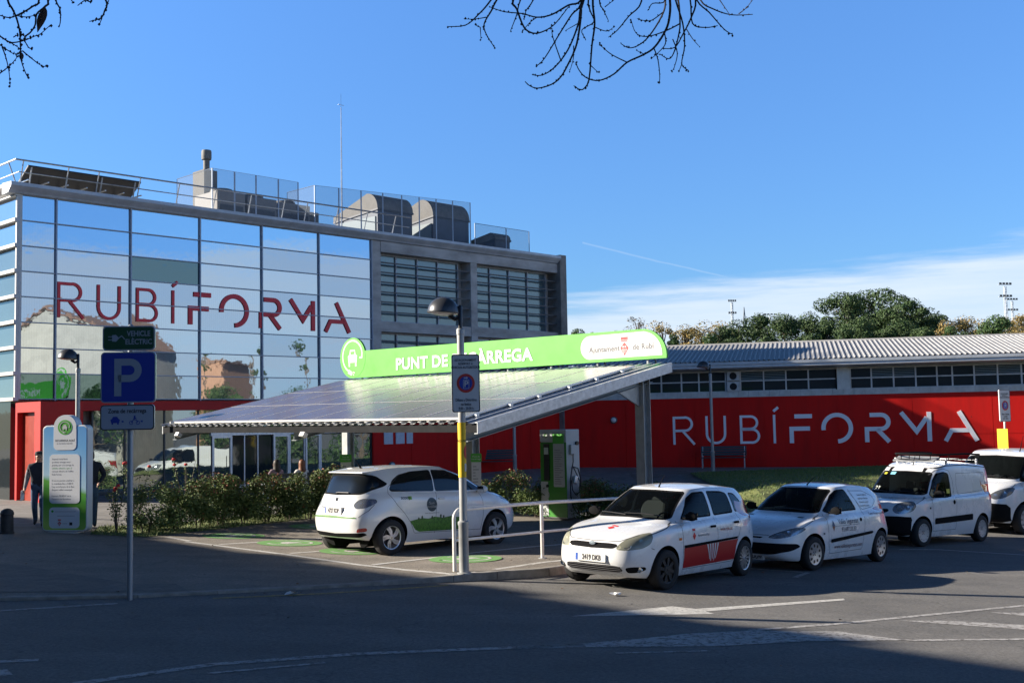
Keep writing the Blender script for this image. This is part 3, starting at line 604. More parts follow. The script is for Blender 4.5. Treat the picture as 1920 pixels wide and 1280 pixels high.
# mesh screens
def screen(lab, edges, y, z0f, z1f, side=None):
    s_ = roof_thing('mesh_screen', lab, 'mesh screen', 'mesh screens round the roof machinery')
    for i in range(len(edges) - 1):
        t0, t1 = edges[i] + .02, edges[i + 1] - .02; z0, z1 = z0f(t0), z1f(t0); z1b = z1f(t1)
        MB().add([(t0, y, z0), (t1, y, z0), (t1, y, z1b), (t0, y, z1)], [(0, 1, 2, 3)]).build('mesh_panel', M_mesh, s_, raw=True)
        f = MB(); f.tube([(t0, y, z0), (t1, y, z0), (t1, y, z1b), (t0, y, z1), (t0, y, z0)], .014, 4); f.build('panel_frame', M_frame, s_)
    p_ = MB()
    for t_ in edges: p_.box(t_ - .013, t_ + .013, y - .01, y + .015, 9.34, z1f(t_))
    if side:
        t_ = side[0]
        MB().add([(t_, y, 9.5), (t_, side[1], 9.5), (t_, side[1], z1f(t_)), (t_, y, z1f(t_))], [(0, 1, 2, 3)]).build('mesh_panel', M_mesh, s_, raw=True)
        p_.tube([(t_, y, z1f(t_)), (t_, side[1], z1f(t_)), (t_, side[1], 9.4)], .014, 4)
    p_.build('post', M_frame, s_)
screen('transparent mesh screen of four panels in front of the chillers', [7.57, 8.47, 9.36, 10.32, 11.2], 2.0, lambda t: 9.5, lambda t: 11.36, (7.57, 4.4))
screen('long transparent mesh screen in front of the two big air ducts', [12.24, 13.39, 14.49, 15.6, 16.6, 17.55, 18.5, 19.45, 20.5], 2.4, lambda t: 9.5, lambda t: 11.45 + (t - 12.24) * .045, (12.24, 4.2))
screen('lower mesh screen of two panels at the right end of the roof', [20.56, 22.5, 24.0], 2.2, lambda t: 9.9, lambda t: 10.9)
o = MB().tube([(16.3, 6, 9.3), (16.3, 6, 12.5), (16.3, 6, 16.0)], [.045, .04, .02], 6).tube([(16.3, 6, 16.0), (16.3, 6, 16.6)], .008, 4).tube([(16.15, 6, 16.1), (16.45, 6, 16.1)], .01, 4).build('antenna_mast', M_galv); o.matrix_world = TWm
tag(o, 'tall thin antenna mast standing on the roof', 'antenna')
# ================================================================== LOW BUILDING
LB = thing('low_building', 'long single-storey hall with red wall, high window strip and ribbed metal roof', 'building', (PB[0], PB[1], 0), R(-14))
LBm = Matrix.Translation((PB[0], PB[1], 0)) @ Matrix.Rotation(R(-14), 4, 'Z')
UE = 37.
MB().box(.3, UE, .5, 12, -.6, 4.2).build('core', M_dark, LB)
w_ = MB(); w_.box(.1, UE, .03, .5, -.9, 3.12); uu = [.1, 2.9, 5.81, 8.69, 11.6, 14.5, 17.5, 20.4, 23.3, 26.2, 29.1, 32, 35, 37]
for i in range(len(uu) - 1):
    for z0, z1 in ((-.9, 1.46), (1.475, 3.0)): w_.box(uu[i] + .008, uu[i + 1] - .008, 0, .035, z0, z1)
w_.box(.1, UE, -.02, .03, 3.0, 3.13)
w_.build('wall', M_red, LB)
th = MB()
for i in range(len(uu) - 1):
    for z in (.55, 2.15):
        for du in (.6, 2.2): th.lathe([(.02, 0), (.02, .006)], 8, (uu[i] + du, -.004, z), 'y')
th.build('tie_holes', M_dark, LB)
lg = MB(); k = 0
while k * .42 < UE: lg.box(.1 + k * .42, .1 + k * .42 + .412, -.06, .5, 3.13, 3.36); k += 1
lg.build('sill', mat('pale_stone_sill', (.50, .49, .46), .85, var=.15, vscale=3), LB)
# window strip
M_wf = mat('weathered_white_frame', (.50, .49, .47), .6, var=.15, vscale=4)
M_slat = mat('glass_louvre', (.35, .42, .42), .25, metal=.2)
us = [0.3, 1.3, 2.3, 3.3, 4.45, 5.3, 6.03, 7.14, 7.75, 8.7, 9.6, 10.5, 11.6]
us2 = [12.16, 12.98, 13.84, 14.69, 15.5, 16.08, 16.9, 17.77, 18.65, 19.5, 20.4, 21.3, 22.2, 23.1]
for A_ in (us, us2):
    for i in range(len(A_) - 1):
        u0, u1 = A_[i], A_[i + 1]; f = MB()
        f.box(u0 - .03, u0 + .03, .12, .2, 3.36, 4.25); f.box(u0 + .03, u1 - .03, .13, .19, 3.78, 3.83); f.box(u0 + .03, u1 - .03, .13, .19, 4.19, 4.25); f.box(u0 + .03, u1 - .03, .13, .19, 3.36, 3.4)
        o = f.build('window', M_wf, LB); pane(o, u0 + .03, u1 - .03, 3.4, 3.78, .16, M_gll, 'pane', .004)
        if (A_ is us2 and i in (1, 2, 6, 7)) or (A_ is us and i in (8, 9)):
            l = MB()
            for j in range(5): l.cbox(((u0 + u1) / 2, .15, 3.87 + j * .068), (u1 - u0 - .08, .05, .006), 0, R(35))
            l.build('louvre', M_slat, o); MB().box(u0 + .03, u1 - .03, .2, .21, 3.83, 4.19).build('pane', M_gll, o)
        else: pane(o, u0 + .03, u1 - .03, 3.83, 4.19, .16, M_gll, 'pane', .004)
for bx in ((11.63, 12.13, -.02, .4), (23.1, 23.6, -.02, .4), (23.6, UE, .0, .3)): MB().box(*bx, 3.36, 4.27).build('pier', mat('pier_render', (.55, .54, .50), .85, var=.12, vscale=3), LB)
fa = MB(); fa.prism([(-.5, 4.30), (-.62, 4.34), (-.62, 4.44), (-.66, 4.46), (-.66, 4.58), (-.3, 4.60), (.5, 4.62), (.5, 4.27), (-.3, 4.27)], -.3, UE, lambda a, b, d: (d, a, b)); fa.build('gutter', mat('gutter_metal', (.46, .48, .50), .5, metal=.3, var=.1), LB)
ro = MB(); pts_ = []; u = -.2; pitch = .2; y0, z0, y1, z1 = -.6, 4.60, 6.3, 5.72
while u < UE:
    pts_ += [(u, 0), (u + .12, 0), (u + .14, .04), (u + .18, .04)]; u += pitch
pts_.append((u, 0)); vs = [(a, y0, z0 + b) for a, b in pts_] + [(a, y1, z1 + b) for a, b in pts_]; n_ = len(pts_)
ro.add(vs, [(i, i + 1, n_ + i + 1, n_ + i) for i in range(n_ - 1)]); ro.build('roof', mat('ribbed_roof_metal', (.32, .32, .32), .6, metal=.1, var=.12, vscale=2), LB)
MB().prism([(6.1, 5.66), (6.3, 5.80), (6.6, 5.80), (6.8, 5.66)], -.2, UE, lambda a, b, d: (d, a, b)).build('ridge_cap', mat('ribbed_roof_metal'), LB)
MB().add([(-.2, 6.5, 5.7), (UE, 6.5, 5.7), (UE, 13, 4.6), (-.2, 13, 4.6)], [(0, 1, 2, 3)]).build('rear_roof', mat('ribbed_roof_metal'), LB)
rubi(1.175, lambda a, b, d: (4.90 + a * 1.0, d, 1.2 + b), -.02, .01).build('wall_lettering', mat('white_wall_lettering', (.80, .80, .82), .6), LB)
for i, z in enumerate((3.38, 3.82)):
    o = MB().box(7.2, 7.72, -.02, .12, z, z + .4).build('air_conditioner', M_wf, bevel=.015); o.matrix_world = LBm
    tag(o, ['lower of two stacked air conditioner boxes in the window strip', 'upper of two stacked air conditioner boxes in the window strip'][i], 'air conditioner', 'air conditioners in the window strip')
    MB().lathe([(.15, -.03), (.15, -.022)], 20, (7.46, 0, z + .2), 'y').build('fan_grille', M_dark, o)
def wall_light(t, y, z, Mx, lab):
    o = thing('wall_light', lab, 'lamp', mtx=Mx @ Matrix.Translation((t, y, z)), group='round lamps on the red wall')
    MB().lathe([(.15, 0), (.15, -.05), (.13, -.06)], 20, (0, 0, 0), 'y').build('ring', M_louv, o, True); MB().lathe([(.11, -.05), (.10, -.09), (.06, -.12), (.01, -.13)], 16, (0, 0, 0), 'y').build('diffuser', mat('opal_glass', (.7, .7, .68), .3), o, True)
wall_light(2.4, 0, 2.28, LBm, 'round bulkhead lamp on the red wall under the right post of the canopy'); wall_light(13.9, 0, .75, TWm, 'small round lamp low on the red wall left of the hatchback roof')
# ================================================================== CANOPY
CMm = Matrix.Translation((-.59, 19.2, 0)) @ Matrix.Rotation(R(46), 4, 'Z')       # local x runs up the slope, y to the left end
CN = thing('solar_canopy', 'steel parking canopy sloping up to the rear, roofed with dark glossy solar panels', 'canopy', (-.59, 19.2, 0), R(46))
zc = lambda q, p=0: 2.345 + .205 * q + .006 * p
M_pv = mat('solar_cell_glass', (.055, .045, .06), .2, metal=.0, spec=.38, coat=.0)
def pvnodes(m):
    t = m.node_tree; p = t.nodes['Principled BSDF']; nn = t.nodes.new; L = t.links.new
    c = nn('ShaderNodeTexCoord'); b = nn('ShaderNodeTexBrick'); b.offset = 0; b.inputs['Scale'].default_value = 1; b.inputs['Brick Width'].default_value = .16; b.inputs['Row Height'].default_value = .162; b.inputs['Mortar Size'].default_value = .0035
    b.inputs['Color1'].default_value = (.10, .088, .098, 1); b.inputs['Color2'].default_value = (.108, .094, .103, 1); b.inputs['Mortar'].default_value = (.12, .105, .115, 1)
    L(c.outputs['Object'], b.inputs['Vector']); n = nn('ShaderNodeTexNoise'); n.inputs['Scale'].default_value = 1.3; n.inputs['Detail'].default_value = 6; L(c.outputs['Object'], n.inputs['Vector'])
    r = nn('ShaderNodeMapRange'); r.inputs[1].default_value = .3; r.inputs[2].default_value = .75; r.inputs[3].default_value = .05; r.inputs[4].default_value = .32; L(n.outputs[0], r.inputs[0])
    x = nn('ShaderNodeMix'); x.data_type = 'RGBA'; L(r.outputs[0], x.inputs[0]); L(b.outputs[0], x.inputs[6]); x.inputs[7].default_value = (.26, .22, .22, 1); L(x.outputs[2], p.inputs['Base Color'])
    r2 = nn('ShaderNodeMapRange'); r2.inputs[3].default_value = .17; r2.inputs[4].default_value = .30; L(n.outputs[0], r2.inputs[0]); L(r2.outputs[0], p.inputs['Roughness']); p.inputs['Coat Roughness'].default_value = .09
pvnodes(M_pv)
M_pvf = mat('panel_frame_aluminium', (.75, .74, .72), .4, metal=.3)
L3 = 1.63
for i in range(9):
    for j in range(3):
        p0 = .45 + i * 1.083; p1 = p0 + 1.07; q0 = .0 + j * L3; q1 = q0 + L3 - .012
        def sl(q, p, d): return (q - d * .2, p, zc(q, p) + d)
        b = MB(); b.add([sl(q0 + .012, p0 + .006, .037), sl(q1 - .006, p0 + .006, .037), sl(q1 - .006, p1 - .006, .037), sl(q0 + .012, p1 - .006, .037)], [(0, 1, 2, 3)])
        o = b.build('solar_panel', M_pv, CN)
        f = MB(); f.add([sl(a, b_, d) for d in (.0, .04) for a, b_ in ((q0, p0), (q1, p0), (q1, p1), (q0, p1))] + [sl(a, b_, .04) for a, b_ in ((q0 + .012, p0 + .006), (q1 - .006, p0 + .006), (q1 - .006, p1 - .006), (q0 + .012, p1 - .006))],
            [(0, 1, 5, 4), (1, 2, 6, 5), (2, 3, 7, 6), (3, 0, 4, 7), (0, 3, 2, 1)] + [(4 + i_, 4 + (i_ + 1) % 4, 8 + (i_ + 1) % 4, 8 + i_) for i_ in range(4)])
        f.build('frame', M_pvf, o)
cr = MB(); P_ = []; p = .06
while p < 10.45: P_ += [(p, 0), (p + .12, 0), (p + .15, .035), (p + .20, .035)]; p += .25
P_ = [(a, b) for a, b in P_]; n_ = len(P_)
for dz in (-.052, -.055): cr.add([(-.06, a, zc(-.06, a) + b + dz) for a, b in P_] + [(5.5, a, zc(5.5, a) + b + dz) for a, b in P_], [(i, i + 1, n_ + i + 1, n_ + i) for i in range(n_ - 1)])
cr.build('corrugated_deck', M_galv, CN, raw=True)
def slope_beam(mb, p, w, q0, q1, t0, t1, c=False):
    return mb.add([(q, p + s * w / 2, zc(q, p) + t) for q in (q0, q1) for s, t in ((-1, t0), (1, t0), (1, t1), (-1, t1))], [(0, 1, 2, 3), (7, 6, 5, 4), (0, 4, 5, 1), (1, 5, 6, 2), (2, 6, 7, 3), (3, 7, 4, 0)])
b = MB(); slope_beam(b, 0, .012, -.03, 5.52, -.235, -.04); slope_beam(b, .04, .07, -.03, 5.52, -.235, -.222); slope_beam(b, .03, .05, -.03, 5.52, -.052, -.04)
b.box(5.515, 5.527, -.006, .075, zc(5.5) - .235, zc(5.5) - .04)
b.build('side_beam', M_galv, CN, label='bright galvanised side beam')
b = MB(); slope_beam(b, 10.46, .03, -.03, 5.52, -.235, -.04); b.build('side_beam', M_galv, CN)
M_steel = mat('canopy_steel', (.17, .19, .20), .5, metal=.4, var=.15, vscale=3)
b = MB(); b.add([(q, p, zc(0, p) + t) for p in (.02, 10.44) for q, t in ((-.02, -.215), (.10, -.215), (.10, -.075), (-.02, -.075))], [(0, 1, 2, 3), (7, 6, 5, 4), (0, 4, 5, 1), (1, 5, 6, 2), (2, 6, 7, 3), (3, 7, 4, 0)]); b.build('front_beam', mat('beam_shade_tone', (.022, .023, .025), .95, var=.2, spec=.08), CN)  # near-black colour stands in for the shade under the deck edge
b = MB(); b.add([(q, p, zc(q, p) + t) for p in (.02, 10.44) for q, t in ((5.36, -.215), (5.48, -.215), (5.48, -.075), (5.36, -.075))], [(0, 1, 2, 3), (7, 6, 5, 4), (0, 4, 5, 1), (1, 5, 6, 2), (2, 6, 7, 3), (3, 7, 4, 0)]); b.build('rear_beam', M_steel, CN)
for k in range(4):
    b = MB(); q_ = .9 + k * 1.1; b.add([(q, p, zc(q_, p) + t) for p in (.05, 10.4) for q, t in ((q_, -.15), (q_ + .06, -.15), (q_ + .06, -.058), (q_, -.058))], [(0, 1, 2, 3), (7, 6, 5, 4), (0, 4, 5, 1), (1, 5, 6, 2), (2, 6, 7, 3), (3, 7, 4, 0)]); b.build('purlin', M_galv, CN)
M_post = mat('post_galvanised', (.36, .38, .38), .45, metal=.5, var=.15, vscale=4)
for p, lb in ((.45, None), (5.45, None), (10.15, None)):
    w = CMm @ Vector((5.1, p, 0)); g = G(w.x, w.y); ht = zc(5.1, p) - .22
    b = MB(); b.box(4.99, 5.005, p - .11, p + .11, g, ht); b.box(5.205, 5.22, p - .11, p + .11, g, ht); b.box(5.005, 5.205, p - .006, p + .006, g, ht); b.box(4.93, 5.28, p - .17, p + .17, g, g + .02)
    b.build('post', M_post, CN)
    b = MB(); slope_beam(b, p, .16, .1, 5.36, -.40, -.385); slope_beam(b, p, .012, .1, 5.36, -.385, -.24); slope_beam(b, p, .16, .1, 5.36, -.24, -.225); b.build('cantilever_arm', M_steel, CN)
    b = MB(); b.prism([(4.98, ht - .16), (4.98, ht - .62), (4.25, ht - .31)], p - .02, p + .02, lambda a, c, d: (a, d, c)); b.build('gusset', M_post, CN)
for p in (9.7, 4.9):
    b = MB().cbox((-.06, p, zc(0, p) - .26), (.10, .14, .09), 0, 0, .5); o = b.build('floodlight', M_whitef, CN)
for q, p in ((.35, .40), (1.95, .40), (3.6, .40), (1.2, .40), (2.8, .40), (4.4, .40)): MB().cbox((q, p, zc(q, p) - .005), (.07, .06, .05)).build('panel_clamp', M_galv, CN)
# sign
SGm = CMm
SG = thing('canopy_sign', 'long bright green sign with a round end standing along the rear edge of the canopy', 'sign', (-.59, 19.2, 0), R(46))
M_sg = mat('sign_green', (.085, .41, .038), .45, var=.03); M_wh = mat('sign_white', (.56, .56, .55), .4); M_sr = mat('crest_red', (.62, .03, .03), .5); M_gt = mat('grey_print', (.10, .10, .11), .6)
QS = 5.5
fS = lambda a, b, d: (QS - d, a, b)
out_ = [(10.3, 3.535)] + [(.075, 3.535)] + [(.07, 3.6)] + [(.07 + .62 * (1 - math.cos(R(x))), 3.60 + .565 * math.sin(R(x))) for x in range(10, 91, 8)] + [(9.9, 4.24)]
MB().prism(out_, 0, .05, fS).prism(circ(.54, 40, 10.36, 4.07), -.004, .054, fS).build('board', M_sg, SG)
wpn = [(.17, 3.6), (2.1, 3.6)] + [(2.1 + .26 * math.cos(R(x)), 3.855 + .255 * math.sin(R(x))) for x in range(-80, 91, 10)] + [(.62, 4.115)] + [(.17 + .5 * (1 - math.cos(R(x))), 3.62 + .49 * math.sin(R(x))) for x in range(80, 0, -10)]
MB().prism(wpn, .05, .056, fS).build('white_field', M_wh, SG)
def stxt(s, size, pc, z, off, m, par, name='lettering', sx=1., sp_=1., d=.058): return MB().merge(text_mb(s, size, .002, off, sx=sx, space=sp_), f=lambda q: (QS - d - q[2], pc - q[0], z + q[1])).build(name, m, par, raw=True)
stxt('PUNT DE RECÀRREGA', .40, 6.2, 3.80, .014, M_wh, SG, sx=1.14, sp_=1.06)
stxt('Ajuntament', .17, 1.70, 3.80, .002, M_gt, SG, sp_=1.05); stxt('de Rubí', .17, .66, 3.80, .002, M_gt, SG, sp_=1.05)
def crest(cx, cz, s, f, par, name='crest'):
    b = MB(); b.k = 0; b.prism([(cx, cz - .19 * s), (cx + .13 * s, cz), (cx, cz + .14 * s), (cx - .13 * s, cz)], 0, .002, f)
    for k in range(5): x = cx + (k - 2) * .045 * s; b.prism([(x - .014 * s, cz + .20 * s), (x + .014 * s, cz + .20 * s), (x + .02 * s, cz + .27 * s), (x - .02 * s, cz + .27 * s)], 0, .002, f)
    b.prism([(cx - .1 * s, cz + .165 * s), (cx + .1 * s, cz + .165 * s), (cx + .1 * s, cz + .19 * s), (cx - .1 * s, cz + .19 * s)], 0, .002, f)
    b.k = 1
    for k in (-1.5, -.5, .5, 1.5):
        x = cx + k * .04 * s; lo = cz - .19 * s + abs(k) * .055 * s + .03 * s; b.prism([(x - .008 * s, lo), (x + .008 * s, lo), (x + .008 * s, cz - .02 * s), (x - .008 * s, cz - .02 * s)], .002, .004, f)
    b.prism(circ(.025 * s, 10, cx - .035 * s, cz + .03 * s), .002, .004, f); b.prism(circ(.025 * s, 10, cx + .035 * s, cz + .03 * s), .002, .004, f)
    b.build(name, [M_sr, M_wh], par, raw=True)
crest(1.15, 3.80, .85, lambda a, b, d: (QS - .058 - d, 2.3 - a, b), SG)
def ev_icon(par, f, m, s=1., name='symbol'):
    b = MB(); ribbon_mb(arc(0, .02, .40, 15, 250, 26), .045, 0, .003, f, False, b); ribbon_mb([(.386, .12), (.38, -.02), (.28, -.02)], .045, 0, .003, f, False, b)
    for pl_ in ([(-.17, -.14), (.17, -.14), (.19, .03), (.13, .07), (.10, .19), (-.10, .19), (-.13, .07), (-.19, .03)], [(-.16, -.24), (-.10, -.24), (-.10, -.14), (-.16, -.14)], [(.10, -.24), (.16, -.24), (.16, -.14), (.10, -.14)], [(-.20, -.40), (-.04, -.47), (.0, -.38), (-.16, -.30)], [(0, -.44), (.05, -.47), (.06, -.45), (.01, -.42)], [(.02, -.39), (.08, -.42), (.09, -.39), (.03, -.36)]):
        b.prism(pl_, 0, .003, f)
    return b.build(name, m, par, raw=True)
ev_icon(SG, lambda a, b, d: (QS - .056 - d, 10.36 - a * 1.05, 4.09 + b * 1.05), M_wh)
b = MB().prism([(-.07, .075), (.07, .075), (.09, .15), (-.09, .15)], .003, .005, lambda a, b, d: (QS - .056 - d, 10.36 - a, 4.09 + b)); b.build('symbol_window', M_sg, SG)
for k in range(8):
    b = MB(); b.bar((QS + .02, .6 + k * 1.35, 3.3), (QS + .02, .6 + k * 1.35, 4.05), .04, .04); b.bar((QS + .07, .6 + k * 1.35, 3.9), (QS + .45, .6 + k * 1.35, 3.2), .03, .03)
    b.build('bracket', M_steel, SG)
# info boards by the posts
def board(lab, x, y, w=.3, h=.95, z0=.75, rz=0):
    g = G(x, y); o = thing('info_board', lab, 'notice board', (x, y, g), rz, 'small charging point boards')
    MB().prism(rrect(w, h, .03, 4, 0, z0 + h / 2), 0, .02, lambda a, b, d: (a, -d, b)).build('panel', M_wh, o); MB().prism(rrect(w + .03, .2, .03, 4, 0, z0 + h - .08), .02, .028, lambda a, b, d: (a, -d, b)).build('header', mat('board_green', (.07, .36, .04), .5), o)
    MB().merge(text_mb('Punt de\nrecàrrega', .055, .001), f=lambda q: (q[0], -.03 - q[2], z0 + h - .08 + q[1])).build('lettering', M_wh, o, raw=True)
    l = MB(); r = random.Random(3)
    for k in range(9): l.box(-w * .35, w * (r.uniform(-.1, .35)), -.0225, -.02, z0 + .1 + k * .07, z0 + .115 + k * .07)
    l.build('print', M_gt, o); MB().box(-.02, .02, 0, .03, 0, z0 + h).build('stake', M_galv, o)
wq = CMm @ Vector((4.75, 9.95, 0)); board('narrow white board with green top in front of the left canopy post', wq.x + .1, wq.y, .27, .95, .55)
wq = CMm @ Vector((4.9, 5.3, 0)); board('narrow white board with green top in front of the middle canopy post', wq.x + .12, wq.y, .22, .95, .7)
# ---- charger
CHx, CHy = 1.287, 28.3; g = G(CHx, CHy); CH = thing('charging_station', 'tall green and white electric car charger with looped black cable beside the hedge', 'charger', (CHx, CHy, g), R(46))
M_cg = mat('charger_green', (.03, .20, .015), .4); M_cw = mat('charger_white', (.42, .44, .44), .45, var=.05); M_blk = mat('black_plastic', (.012, .012, .014), .4)
H = 2.25
MB().box(.012, .52, .012, .86, .06, H - .004).build('cabinet', M_cw, CH, bevel=.015); MB().box(.03, .5, .03, .84, 0, .06).build('plinth', M_blk, CH)
MB().box(0, .012, .0, .87, .08, H - .32).build('front_cover', M_cg, CH); MB().box(-.004, .0, .46, .87, H - .30, H - .0).build('head_panel', M_cw, CH); MB().box(-.006, 0, .62, .86, .1, .95).build('lower_panel', mat('charger_grey', (.42, .45, .45), .5), CH)
MB().box(-.02, .0, .56, .74, .98, H - .36).build('display_column', M_blk, CH); MB().box(-.026, -.02, .58, .72, H - .62, H - .45).build('screen', mat('charger_screen', (.45, .5, .45), .3), CH)
MB().lathe([(.04, 0), (.035, -.03), (.01, -.035)], 14, (-.0, .64, .84), 'x').build('button', M_blk, CH)
MB().prism(rrect(.36, 1.25, .03, 4, .24, 1.45), 0, .012, lambda a, b, d: (-.001 - d, a, b)).build('notice', M_cw, CH)
MB().prism(rrect(.37, .25, .03, 4, .24, 2.02), .012, .018, lambda a, b, d: (-.001 - d, a, b)).build('notice_header', mat('board_green'), CH)
l = MB(); r = random.Random(9)
for k in range(16): l.box(-.016, -.0135, .24 - r.uniform(.02, .15), .24 + .14, .9 + k * .055, .912 + k * .055)
l.build('notice_print', M_gt, CH)
ribbon_mb(arc(.67, H - .15, .06, 0, 360, 20)[:-1], .012, 0, .003, lambda a, b, d: (-.008 - d, a, b), True).build('logo_ring', M_cg, CH); ribbon_mb(arc(.67, H - .15, .028, 40, 320, 14), .014, 0, .003, lambda a, b, d: (-.008 - d, 1.34 - a, b)).build('logo_letter', M_cg, CH)
ribbon_mb(arc(.70, .62, .11, 0, 360, 24)[:-1], .02, 0, .003, lambda a, b, d: (-.008 - d, a, b), True).build('lower_symbol', mat('charger_white'), CH)
b = MB().box(.12, .30, -.06, .012, H - .62, H - .38); b.build('cable_holster', M_cw, CH, bevel=.01)
c = MB(); c.tube([(.2, -.05, H - .6), (.19, -.06, 1.45), (.12, -.07, 1.25), (.06, -.07, 1.0), (.06, -.07, .6), (.14, -.08, .32), (.28, -.08, .16), (.42, -.08, .35), (.46, -.07, .7), (.44, -.07, 1.05), (.36, -.06, 1.28), (.2, -.05, 1.32)], .016, 8)
c.tube([(.2, -.05, 1.32), (.28, -.08, 1.15), (.38, -.1, .95), (.36, -.1, .7), (.24, -.09, .62), (.12, -.08, .75), (.1, -.07, 1.0)], .014, 8); c.build('cable', M_blk, CH, True)
MB().cbox((.24, -.07, 1.0), (.12, .08, .2), 0, 0, .3).build('plug', M_galv, CH, bevel=.02)
MB().lathe([(.05, 0), (.05, .05)], 14, (.40, -.04, 1.9), 'y').build('vent', M_blk, CH)
# ================================================================== LAMPS
M_lp = mat('lamp_post_grey', (.33, .34, .34), .5, metal=.4, var=.12, vscale=3); M_dome = mat('lamp_dome_dark', (.045, .048, .055), .38, metal=.2)
def lamp_tree(lab, x, y, rz=0, s=1.):
    o = thing('street_lamp', lab, 'street lamp', (x, y, G(x, y)), rz, 'dome street lamps'); o.scale = (s, s, s)
    MB().lathe([(.11, 0), (.11, .02), (.075, .03), (.075, .72), (.085, .74), (.085, .78), (.058, .80)], 20).build('base_sleeve', M_lp, o, True, angle=30)
    MB().lathe([(.058, .80), (.055, 3.62), (.062, 3.63), (.062, 3.70), (.05, 3.72)], 20).build('pole', M_lp, o, True, angle=30)
    a = MB().lathe([(.034, 3.72), (.034, 4.06), (.02, 4.08)], 12).tube([(0, 0, 3.90), (-.08, 0, 3.86), (-.16, 0, 3.93)], [.03, .03, .045], 10); a.build('arm', M_blk, o, True)
    d = MB(); prof = [(.245, 0), (.25, .012)] + [(.245 * math.cos(R(t)), .015 + .24 * math.sin(R(t))) for t in range(5, 86, 8)] + [(.01, .256)]
    d.lathe(prof, 32, (0, 0, 0), cap=False); m = Matrix.Translation((-.26, 0, 3.955)) @ Matrix.Rotation(R(4), 4, 'Y')
    MB().merge(d, m).build('dome', M_dome, o, True); e = MB().lathe([(.235, .004), (.22, -.0), (.14, -.02), (.02, -.028)], 28, cap=False); e.f.append(list(range(28 * 3, 28 * 4))); e.m.append(0); MB().merge(e, m).build('diffuser', mat('lamp_glass', (.55, .52, .46), .25, var=.1), o, True)
    return o
lamp_tree('nearest grey dome street lamp, by the railing, carrying a no parking sign', -.79, 17.42)
lamp_tree('dome street lamp standing behind the blue and green information totem', -10.05, 26.3, 0, .93)
lamp_tree('dome street lamp in front of the red wall below the white U', 7.5, 43.2); lamp_tree('lamp post by the red wall, its head hidden by the canopy', .02, 43.2)
M_sgw = mat('sign_face_white', (.50, .50, .50), .5, var=.04, vscale=8); M_ink = mat('sign_ink', (.02, .02, .025), .6); M_sblue = mat('sign_blue', (.012, .035, .30), .45); M_sred = mat('sign_red', (.45, .025, .015), .45)
def reserved_sign(lab, x, y, z0, rz, w=.43, h=.88):
    o = thing('parking_sign', lab, 'sign', (x, y, 0), rz, 'reserved parking signs')
    f = lambda a, b, d: (a, -d, b); cz = z0 + h / 2
    MB().prism(rrect(w, h, .035, 5, 0, cz), 0, .03, f).build('plate', M_alu, o); MB().prism(rrect(w - .006, h - .006, .035, 5, 0, cz), .03, .033, f).build('border', M_ink, o); MB().prism(rrect(w - .034, h - .034, .028, 5, 0, cz), .033, .036, f).build('face', M_sgw, o)
    for s, dz, sz in (('ESTACIONAMENT', .35, .052), ('RESERVAT A', .295, .052), ('VEHICLES AUTORITZATS', .24, .052), ('Dilluns a Divendres', -.255, .062), ('no festius', -.32, .062), ('8,00 - 20,00 h', -.385, .062)):
        MB().merge(text_mb(s, sz, .001, .0006, sx=.78 if sz < .06 else .66), f=lambda q: (q[0], -.038 - q[2], cz + dz + q[1])).build('lettering', M_ink, o, raw=True)
    MB().prism(circ(.145, 36, 0, cz, .95), .036, .039, f).build('red_ring', M_sred, o); MB().prism(circ(.105, 36, 0, cz, .95), .039, .041, f).build('blue_disc', M_sblue, o)
    ribbon_mb(rrect(.085, .13, .004, 1, .005, cz - .015), .006, .042, .043, f, True).build('square', M_sgw, o)
    MB().merge(text_mb('P', .13, .001, .002), f=lambda q: (q[0] + .005, -.043 - q[2], cz - .015 + q[1])).build('letter', M_sgw, o, raw=True)
    MB().prism([(-.03, cz + .072), (.01, cz + .072), (.01, cz + .06), (.035, cz + .08), (.01, cz + .10), (.01, cz + .088), (-.03, cz + .088)], .042, .043, f).build('arrow', M_sgw, o)
    return o
reserved_sign('white no parking sign with red and blue disc on the lamp by the railing', -.72, 17.36, 2.455, R(7))
y_ = thing('yellow_notice', 'yellow sheet with a red circle wrapped round the lamp post below the sign', 'notice', (-.79, 17.42, 0)); 
MB().lathe([(.064, 1.47), (.066, 1.7), (.063, 2.0), (.066, 2.30)], 20, cap=False, a0=R(150), a1=R(335)).build('sheet', mat('yellow_card', (.72, .47, .01), .6, var=.06, vscale=12), y_, True)
MB().add([(.068 * math.cos(R(a)) * 1.01, .068 * math.sin(R(a)) * 1.01, 1.85 + .10 * s * math.sqrt(max(0, 1 - ((a - 330) / 38) ** 2))) for s in (-1, 1) for a in range(292, 336, 4)], [(i, i + 1, 11 + i + 1, 11 + i) for i in range(10)]).build('red_circle', M_sred, y_, raw=True)
MB().add([(.069 * math.cos(R(a)), .069 * math.sin(R(a)), z) for z in (1.56, 1.68) for a in (302, 312, 322, 332)], [(0, 1, 5, 4), (1, 2, 6, 5), (2, 3, 7, 6)]).build('white_field', M_sgw, y_, raw=True)
MB().merge(text_mb('PROHIBIT', .05, .0005, 0), f=lambda q: (.0675 * math.sin(q[0] * 15), -.0675 * math.cos(q[0] * 15), 2.02 + q[1])).build('lettering', M_ink, y_, raw=True)
